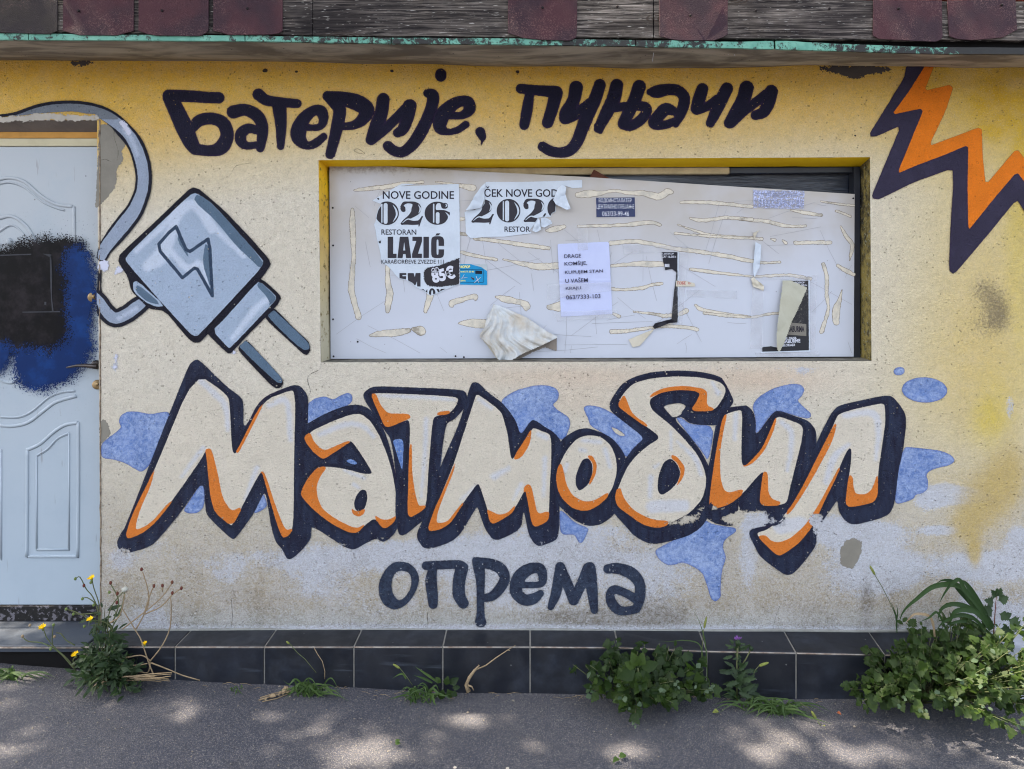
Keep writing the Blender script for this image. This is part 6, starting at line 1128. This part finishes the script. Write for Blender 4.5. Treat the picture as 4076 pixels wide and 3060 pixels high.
def foxtail(root, pts, head, d, r_=.0055):
    tube('stalk', [[(*(W(x, y, d)-root.location), .0016) for x, y in pts]], M_stem, root, seg=4)
    a = W(head[0], head[1], d); b = W(head[2], head[3], d); tube('seed_head', [[(*(a.lerp(b, t)-root.location), r_*s_) for t, s_ in ((0, .4), (.15, .9), (.5, 1), (.85, .75), (1, .3))]], M_fox, root, seg=8)
foxtail(bg_, Q((1190,520),(1150,420),(1080,280),(1020,180)), (*Q((1020,178))[0], *Q((978,102))[0]), .13)
def tuft(root, px, n, spread, h, mat, d=.19, w0=.0035, seedv=0, lean=0.0, flat=.6):
    rr = random.Random(seedv); gz_ = ground_z(W(px, 0, d).x)
    for i in range(n):
        a = rr.uniform(-1, 1)+lean; l_ = h*rr.uniform(.5, 1.15); bx = W(px, 0, d).x+rr.uniform(-.4, .4)*spread; by = -d-rr.uniform(-.01, .03); base = Vector((bx, by, ground_z(bx)-.004))
        dirx = a*spread*1.6*rr.uniform(.6, 1.2); oy = -rr.uniform(-.01, .09)*(h/.12); p = [base, base+Vector((dirx*.35, oy*.3, l_*.55)), base+Vector((dirx*.8, oy*.8, l_*.75*rr.uniform(.5, 1.1))), base+Vector((dirx*1.25, oy*1.2, l_*flat*rr.uniform(.2, 1.2)))]
        me = blade_mesh(p, w0*rr.uniform(.7, 1.2), Vector((0, -.6, .8)), root.location, mat); o = bpy.data.objects.new('blade', me); C.objects.link(o); o.parent = root
g1 = thing('grass_tuft', 'bright grass tuft with a leaning dry stalk, third tile from the door', 'grass', loc_of(1230)); tuft(g1, 1250, 34, .07, .085, M_gr, seedv=1, w0=.0036)
tuft(g1, 1210, 14, .05, .10, M_gr, seedv=2); foxtail(g1, O((520,960),(430,850),(370,800),(310,730)), (*O((306,728))[0], *O((280,708))[0]), .17, .004)
tube('dry_stalk', [[(*(W(x, y, .16)-g1.location), .0016) for x, y in O((588,1010),(590,950),(570,870),(530,810),(503,760))]], M_dry, g1, seg=5)
g2 = thing('grass_tuft', 'grass tuft with round leaves and one seed head, left of the dry root', 'grass', loc_of(1700)); tuft(g2, 1660, 18, .06, .07, M_gr, seedv=4); tuft(g2, 1700, 10, .07, .09, M_gr, seedv=5, w0=.0045)
foxtail(g2, O((1290,1060),(1250,1000),(1220,960),(1190,925)), (*O((1190,925))[0], *O((1135,890))[0]), .18, .005); blade(g2, [(x, y, .18) for x, y in O((1500,1040),(1430,990),(1370,950),(1310,910))], .005, M_gr); blade(g2, [(x, y, .19) for x, y in O((1450,1040),(1380,1005),(1300,980))], .005, M_gr); blade(g2, [(x, y, .18) for x, y in O((1240,1010),(1215,970),(1180,975),(1130,1005))], .004, M_gr)
for x, y, a, s_ in ((1560,1060,80,.038), (1590,1050,40,.04), (1610,1080,10,.03), (1570,1090,300,.04), (1540,1090,250,.045), (1520,1040,130,.03), (1600,1110,330,.03)):
    c = O((x, y))[0]; place_leaf(random.choice(L_oval), W(*c, .21), Vector((math.cos(R(a)), -.3, math.sin(R(a)))), Vector((0, -1, .4)), s_, g2, 'round_leaf')
g3 = thing('grass_tuft', 'tiny sprig of grass at the foot of the second tile', 'grass', loc_of(940)); tuft(g3, 940, 6, .04, .05, M_gr, seedv=7, w0=.0025)
g4 = thing('grass_tuft', 'flat grass tuft at the left edge in front of the door step', 'grass', loc_of(60)); tuft(g4, 60, 26, .10, .06, M_gr, seedv=8, w0=.004, flat=.5)
g5 = thing('grass_tuft', 'wide green grass tuft with foxtails between the thistle and the corner bush', 'grass', loc_of(3080, .24)); tuft(g5, 3090, 46, .10, .08, M_gr, seedv=9, d=.23, w0=.004, flat=.3); tuft(g5, 2990, 20, .10, .09, M_gr, seedv=10, d=.2)
foxtail(g5, Q((420,1200),(480,1240),(510,1265)), (*Q((510,1265))[0], *Q((560,1350))[0]), .27, .006); foxtail(g5, Q((560,1350),(600,1400)), (*Q((610,1380))[0], *Q((655,1450))[0]), .32, .005); foxtail(g5, Q((40,1000),(60,940),(90,905)), (*Q((90,905))[0], *Q((168,878))[0]), .2, .006)
g6 = thing('tall_grass', 'thin tall grass stalks between the middle bush and the thistle', 'grass', loc_of(2800, .18))
foxtail(g6, P((1800,1060),(1785,900),(1800,750),(1812,610)), (*P((1815,605))[0], *P((1835,510))[0]), .15, .005)
for pts in (((1840,1050),(1835,850),(1820,700),(1780,560),(1725,450)), ((1790,1050),(1770,950),(1700,850),(1650,830)), ((1860,1100),(1840,1000),(1720,1000),(1620,1020)), ((1780,1000),(1700,900),(1640,870)), ((1850,1060),(1800,960),(1800,800),(1760,720),(1640,700),(1540,710),(1430,705)), ((1800,1090),(1740,1060),(1650,1030)), ((1870,1120),(1950,1100),(2050,1120),(2120,1190))): blade(g6, [(x, y, .18) for x, y in P(*pts)], .0022, M_gr)
# thistle
th = thing('thistle', 'spiny dark thistle with one purple flower head beside the plinth', 'thistle', loc_of(2940, .18))
tube('stem', [[(*(W(x, y, .18)-th.location), .004) for x, y in P((2080,1180),(2075,1000),(2080,850),(2085,720))], [(*(W(x, y, .18)-th.location), .003) for x, y in P((2080,950),(2150,850),(2190,770))]], M_stem, th)
rr = random.Random(4); L_th = leafset('leaf', [.02, .05, .20, .08, .24, .09, .22, .08, .15, .05, .01], M_lf2, 4, teeth=.3)
for i in range(70):
    t = rr.random(); x, y = P((2080+rr.uniform(-35, 35)+(60*t if i % 3 == 0 else 0), 720+460*t))[0]; a = rr.uniform(-30, 210); place_leaf(rr.choice(L_th), W(x, y, .18+rr.uniform(-.015, .03)), Vector((math.cos(R(a)), rr.uniform(-.8, .3), math.sin(R(a))*.7)), Vector((rr.uniform(-.5, .5), -1, .4)), rr.uniform(.035, .075)*(.5+.6*t), th)
def ball(name, c, r1, r2, mat, parent, seg=10, noise_=0):
    bm = bmesh.new(); bmesh.ops.create_uvsphere(bm, u_segments=seg, v_segments=7, radius=1)
    for v in bm.verts: v.co = Vector((v.co.x*r1, v.co.y*r1, v.co.z*r2))*(1+noise_*rr.uniform(-1, 1))+Vector(c)-parent.location
    me = bpy.data.meshes.new(name); bm.to_mesh(me); bm.free(); return link(name, me, mat, parent, smooth=True)
c = W(*P((2085, 720))[0], .18); ball('bud', c, .011, .013, M_lf2, th, noise_=.15); c2 = W(*P((2192, 765))[0], .18); ball('bud', c2, .009, .010, M_lf2, th, noise_=.15)
pet = [[(*(c-th.location+Vector((0, 0, .008))), .001), (*(c-th.location+Vector((math.cos(a)*rr.uniform(.006, .016), math.sin(a)*.010, rr.uniform(.018, .026)))), .0006)] for a in np.linspace(0, 6.28, 34)]
tube('flower', pet, M_purp, th, seg=4)
# yellow flowering weed
yw = thing('flowering_weed', 'straggly weed with small yellow flowers and bare dry stems at the door corner', 'flowering plant', loc_of(430, .2))
bush(yw, [lump(400, 2700, .26, .10, .07, .15), lump(470, 2660, .22, .08, .09, .12), lump(380, 2590, .20, .05, .08, .09), lump(430, 2530, .17, .045, .07, .07), lump(330, 2690, .24, .06, .05, .07), lump(480, 2740, .26, .07, .04, .09), lump(400, 2440, .14, .035, .06, .06), lump(440, 2470, .14, .04, .05, .05), lump(420, 2600, .2, .07, .08, .11), lump(520, 2690, .22, .05, .05, .05)], 600, .045, [L_weed], 11, maxparts=290, droop=.1)
def stem_(pts, d=.17, r_=.0026, mat=M_stem, name='stem'): return tube(name, [[(*(W(x, y, d)-yw.location), r_*max(.55, 1-.12*i/len(pts))) for i, (x, y) in enumerate(crom([(a_, b_, 0) for a_, b_ in pts], 3)[:, :2])]], mat, yw, seg=5)
def flower(px, py, d, r_=.014):
    c = W(px, py, d); ball('calyx', c-Vector((0, 0, .006)), .005, .006, M_gbud, yw); V = []; Fc = []
    for k in range(22):
        a = k/22*6.283; u = Vector((math.cos(a), -.55+math.sin(a)*.8, .45+.3*math.sin(a+1))).normalized(); s_ = u.cross(Vector((0, -.6, .8))).normalized()*.0024; l_ = r_*rr.uniform(.75, 1.1); b = len(V); o_ = c-yw.location
        V += [tuple(o_+u*.001-s_*.5), tuple(o_+u*l_*.7-s_), tuple(o_+u*l_), tuple(o_+u*l_*.7+s_), tuple(o_+u*.001+s_*.5)]; Fc.append((b, b+1, b+2, b+3, b+4))
    me = bpy.data.meshes.new('flower'); me.from_pydata(V, [], Fc); link('flower', me, M_ptl, yw); ball('flower_centre', c+Vector((0, -.003, .001)), .0045, .0045, M_ptl, yw, noise_=.2)
for x, y, r_ in ((735,205,.017), (725,535,.016), (345,600,.020), (608,818,.018), (1160,728,.013)): c = N((x, y))[0]; flower(c[0], c[1], .19, r_)
for pts in (((790,640),(800,500),(790,400),(750,280),(738,215)), ((780,620),(790,480),(740,350),(690,290),(640,195),(605,205)), ((800,560),(770,420),(700,360),(660,365)), ((850,700),(900,620),(850,560),(770,540),(725,540)), ((600,930),(540,850),(450,770),(380,690),(350,620)), ((600,920),(585,860),(608,830)), ((620,960),(500,820),(420,740),(425,590)), ((860,640),(870,500),(910,400),(1000,300)), ((870,640),(960,480),(1000,310)), ((900,560),(950,420),(930,330),(885,250)), ((780,480),(680,490),(590,490)), ((780,560),(620,480),(530,450)), ((450,770),(330,720),(230,710),(185,680)), ((600,740),(530,700),(490,650),(450,640))): stem_(N(*pts))
for pts in (((1235,990),(1190,880),(1130,700),(1090,630),(980,450)), ((1090,610),(1150,500),(1190,400),(1180,280),(1140,150)), ((980,610),(1150,480),(1290,360),(1380,240)), ((1160,490),(1290,430),(1380,335),(1450,285)), ((1200,870),(1300,740),(1360,600),(1370,430),(1365,360)), ((1150,500),(1200,340),(1230,270)), ((900,740),(960,900),(1000,980)), ((1210,880),(1340,930),(1460,980),(1600,1020)), ((900,840),(1000,840),(1130,820),(1200,860)), ((1000,980),(1100,950),(1180,960),(1200,900),(1200,860)), ((980,900),(1100,900),(1180,885)), ((1300,310),(1302,270)), ((560,100),(600,200))[:0] or ((880,560),(960,500),(1000,330)), ((480,1130),(470,1160),(460,1220))): stem_(N(*pts), d=.2, r_=.0030, mat=M_dry, name='dry_stem')
for x, y in ((1133,132), (885,240), (1378,235), (1300,262), (1452,283), (940,325), (1232,265), (935,398), (672,262), (1380,322)): ball('seed_bud', W(*N((x, y))[0], .17 if x < 1000 else .2), .0055, .008, M_bud, yw)
for x, y in ((603,208), (727,238), (660,368), (875,315), (428,577), (405,770), (240,580), (180,668), (588,490), (750,418), (675,588), (530,450), (435,670)): ball('green_bud', W(*N((x, y))[0], .18), .0055, .0065, M_gbud if x > 500 or x == 428 or x == 405 else M_dry, yw)
ball('seed_tuft', W(*N((1000, 290))[0], .17), .013, .009, flat_mat('white_seed_fluff', rgb(190, 190, 180)), yw, noise_=.3)
for i in range(16):
    x = rr.uniform(960, 1100); y = rr.uniform(985, 1030); stem_(N((x, y), (x+120, y+rr.uniform(-25, 10)), (x+240+rr.uniform(0, 60), y+rr.uniform(-30, 10))), d=.24+rr.uniform(-.05, .04), r_=.002, mat=M_dry, name='dry_blade')
# dry bits
rt = thing('dry_root', 'twisted dry brown root with a long pale twig leaning on the tiles', 'root', loc_of(1870, .19))
tube('root', [[(*(W(x, y, .19)-rt.location), r_) for (x, y), r_ in zip(O((1740,1110),(1720,1060),(1745,1000),(1780,950),(1825,900)), (.010, .007, .007, .006, .003))], [(*(W(x, y, .2)-rt.location), r_) for (x, y), r_ in zip(O((1735,1060),(1765,1070),(1780,1100)), (.004, .003, .002))]], M_dry, rt, seg=7)
tube('twig', [[(*(W(x, y, .17)-rt.location), r_) for (x, y), r_ in zip(O((1800,935),(1880,900),(1960,840),(2050,780),(2115,740)), (.003, .003, .0026, .002, .0012))], [(*(W(x, y, .17)-rt.location), .0012) for (x, y) in O((2050,780),(2072,782))]], M_dry, rt, seg=6)
tg_ = thing('dry_twig', 'flat bundle of dry straw lying on the pavement by the grass tuft', 'twig', GP(1110, 2785))
def gl(pts, r_, h=.006): return [(*(GP(x, y)+Vector((0, 0, h))-tg_.location), r_) for x, y in pts]
tube('straw', [gl(O((60,1190),(150,1165),(260,1130),(380,1105)), .003), gl(O((70,1180),(180,1145),(300,1120)), .0022, .010), gl(O((90,1198),(200,1175),(320,1125)), .002, .004)], M_dry, tg_, seg=5)
for i in range(10): x = rr.uniform(110, 300); y = 1190-(x-60)*.27; place_leaf(rr.choice(leafset('dry_leaf', OVAL, M_dry, 1)), GP(*O((x, y))[0])+Vector((0, 0, .01)), Vector((rr.uniform(-1, 1), rr.uniform(-.5, .5), .2)), Vector((0, -.3, 1)), rr.uniform(.015, .03), tg_, 'dry_leaf')
def loose(name, label, cat, px, py, size, mat, n=1, lift=.012):
    r0 = thing(name, label, cat, GP(px, py))
    for i in range(n): place_leaf(leaf_mesh('leaf', OVAL, bend=.3, fold=.6, mat=mat, seedv=i+px), GP(px, py)+Vector((rr.uniform(-.01, .01), rr.uniform(-.01, .01), lift)), Vector((rr.uniform(-1, 1), rr.uniform(-.6, .6), .15)), Vector((rr.uniform(-.3, .3), -.4, 1)), size, r0, 'leaf')
loose('fallen_leaf', 'curled pale brown leaf on the pavement under the yellow flowering weed', 'leaf', 430, 2748, .055, M_dry, 2, .018)
loose('fallen_leaf', 'small orange brown leaf on the pavement left of the corner bush', 'leaf', 3322, 2850, .020, flat_mat('orange_leaf', rgb(168, 96, 62)))
loose('fallen_leaf', 'small green leaf scrap alone on the sunlit pavement', 'leaf', 1578, 2975, .020, M_gr, 2)
loose('leaf_sprig', 'pale green leaf sprig near the bottom edge of the pavement', 'leaf', 2465, 3028, .030, M_gr, 3)
loose('fallen_leaf', 'yellow green fallen seed spike on the pavement under the tall grass', 'leaf', 2865, 2845, .026, M_fox, 1)
pb_ = thing('ground_litter', 'bits of straw and dust along the foot of the plinth', 'litter'); pb_['kind'] = 'stuff'
pp = []
for i in range(60):
    x = rr.uniform(-1.8, 2.0); y = -.145-abs(rr.gauss(0, .02)); z = ground_z(x)+.003; l_ = rr.uniform(.01, .06); a = rr.uniform(-.4, .4); pp.append([(x, y, z, .0009), (x+l_*math.cos(a)*.5, y+l_*math.sin(a)*.5, z+.004, .0009), (x+l_*math.cos(a), y+l_*math.sin(a), z, .0006)])
tag(tube('straw', pp, M_dry, pb_, seg=4), kind='stuff')

V = []; Fc = []
for i in range(420):
    x = rr.uniform(-2.2, 2.3); y = -.15-rr.random()**1.6*.9; z = ground_z(x)+.001; r1 = rr.uniform(.0015, .0045)*(1.6 if i % 40 == 0 else 1); k = len(V); n_ = 5
    V += [(x+math.cos(q_*1.257+i)*r1*rr.uniform(.7, 1.2), y+math.sin(q_*1.257+i)*r1*rr.uniform(.7, 1.2), z) for q_ in range(n_)]+[(x, y, z+r1*.9)]; Fc += [(k+q_, k+(q_+1) % n_, k+n_) for q_ in range(n_)]
me = bpy.data.meshes.new('grit'); me.from_pydata(V, [], Fc); tag(link('grit', me, flat_mat('loose_grit', rgb(136, 128, 116), rgb(84, 78, 72), scale=30, bump=0)), 'scattered grit and small stones on the asphalt pavement', 'grit', kind='stuff')

# ------------------------------------------------------------------ street trees behind the photographer whose shade falls on the pavement
M_bark = flat_mat('bark', rgb(92, 80, 68), bump=.8, bscale=30); M_tl = leaf_material('tree_leaf', rgb(56, 80, 40), rgb(84, 108, 52), .3)
cot = math.cos(R(SUN_EL))/math.sin(R(SUN_EL))
SPOTS = [(760,2831,75,9,.9),(780,2850,60,20,.35),(1895,2856,130,22,1),(1780,2850,80,14,.8),(1430,2985,250,75,1),(1230,2930,110,60,.75),(1420,2900,90,30,.6),(1100,2845,90,20,.3),(75,2990,130,50,.85),(1700,2980,80,50,.6),(2500,2985,170,50,.95),(2900,2900,150,30,.6),(3020,2990,60,60,1),(2300,2960,60,30,.3),(3150,2960,220,45,.9),(3350,2880,200,30,.8),(3600,2890,260,30,.8),(3450,3000,250,60,1),(3800,2950,260,50,.9),(4000,3000,200,60,.9),(900,3010,100,30,.3),(4060,2640,130,200,1),(2100,3000,90,40,.5),(650,3000,120,40,.2)]
SP = []
for px, py, hw, hh, s_ in SPOTS:
    c = GP(px, py); e = GP(px+hw, py); f_ = GP(px, py-hh) if py-hh > 2835 else GP(px, py+hh); SP.append((c.x, c.y, abs(e.x-c.x)+.02, abs(f_.y-c.y)+.03, s_))
SP.append((2.25, -.42, .55, .34, 1.3)); SP.append((1.75, -.5, .2, .12, .5))
def lit(x, y):
    o = 0
    for s_ in SP: o = max(o, s_[4]*math.exp(-(((x-s_[0])/s_[2])**2+((y-s_[1])/s_[3])**2)**1.5))
    return o
def tree(label, base, lumps, n, seedv):
    t = thing('street_tree', label, 'tree', base); r_ = random.Random(seedv); fork = Vector((0, 0, 3.4))
    paths = [[(0, 0, -.2, .19), (.03, 0, 1.5, .15), (*fork, .12)]]
    for l_ in lumps:
        c = Vector(l_[0])-Vector(base); m = fork.lerp(c, .5)+Vector((0, 0, .3)); paths.append([(*fork, .09), (*m, .06), (*c, .03)])
        for k in range(5):
            e = c+Vector((r_.uniform(-1, 1), r_.uniform(-1, 1), r_.uniform(-.7, .9)))*l_[1]*.8; paths.append([(*m.lerp(c, .6), .035), (*c.lerp(e, .5), .02), (*e, .008)])
    tube('trunk', paths, M_bark, t, seg=8)
    V = []; Fc = []; tot = sum(l_[1]**2 for l_ in lumps)
    for l_ in lumps:
        for _ in range(int(n*l_[1]**2/tot)):
            u = Vector((r_.gauss(0, 1), r_.gauss(0, 1), r_.gauss(0, 1))).normalized()*(r_.random()**.45)*l_[1]; u.z *= .75; p = Vector(l_[0])+u
            gx_ = p.x+p.z*cot; gy_ = p.y+.0087*p.z
            if -.95 < gy_ < .3 and abs(gx_) < 2.8 and r_.random() < lit(gx_, gy_)*1.08: continue  # crown thinned so that sun reaches the chosen pavement spots
            s_ = r_.uniform(.05, .09); a = Vector((r_.uniform(-1, 1), r_.uniform(-1, 1), r_.uniform(-.6, .3))).normalized(); b = a.cross(Vector((r_.uniform(-.5, .5), r_.uniform(-.5, .5), 1))).normalized()*.42; q_ = p-Vector(base); k = len(V)
            V += [tuple(q_), tuple(q_+(a*.35+b)*s_), tuple(q_+a*s_), tuple(q_+(a*.35-b)*s_)]; Fc.append((k, k+1, k+2, k+3))
    me = bpy.data.meshes.new('crown'); me.from_pydata(V, [], Fc); tag(link('crown', me, M_tl, t), kind='stuff'); return t
tree('leafy street tree shading the left of the wall', (-3.6, -3.2, 0), [((-4.2, -1.0, 6.3), 1.35), ((-3.2, -.9, 6.6), 1.35), ((-5.3, -1.2, 6.4), 1.35), ((-2.3, -1.1, 6.2), 1.25), ((-6.2, -1.4, 6.0), 1.2), ((-3.4, -2.4, 7.0), 1.4), ((-4.9, -2.5, 6.9), 1.3)], 46000, 21)
tree('leafy street tree shading the right of the wall', (-.6, -3.4, 0), [((-1.4, -.95, 6.4), 1.3), ((-.6, -1.3, 6.2), 1.2), ((-1.6, -2.4, 6.9), 1.4), ((-.4, -2.8, 6.6), 1.3)], 17000, 22)
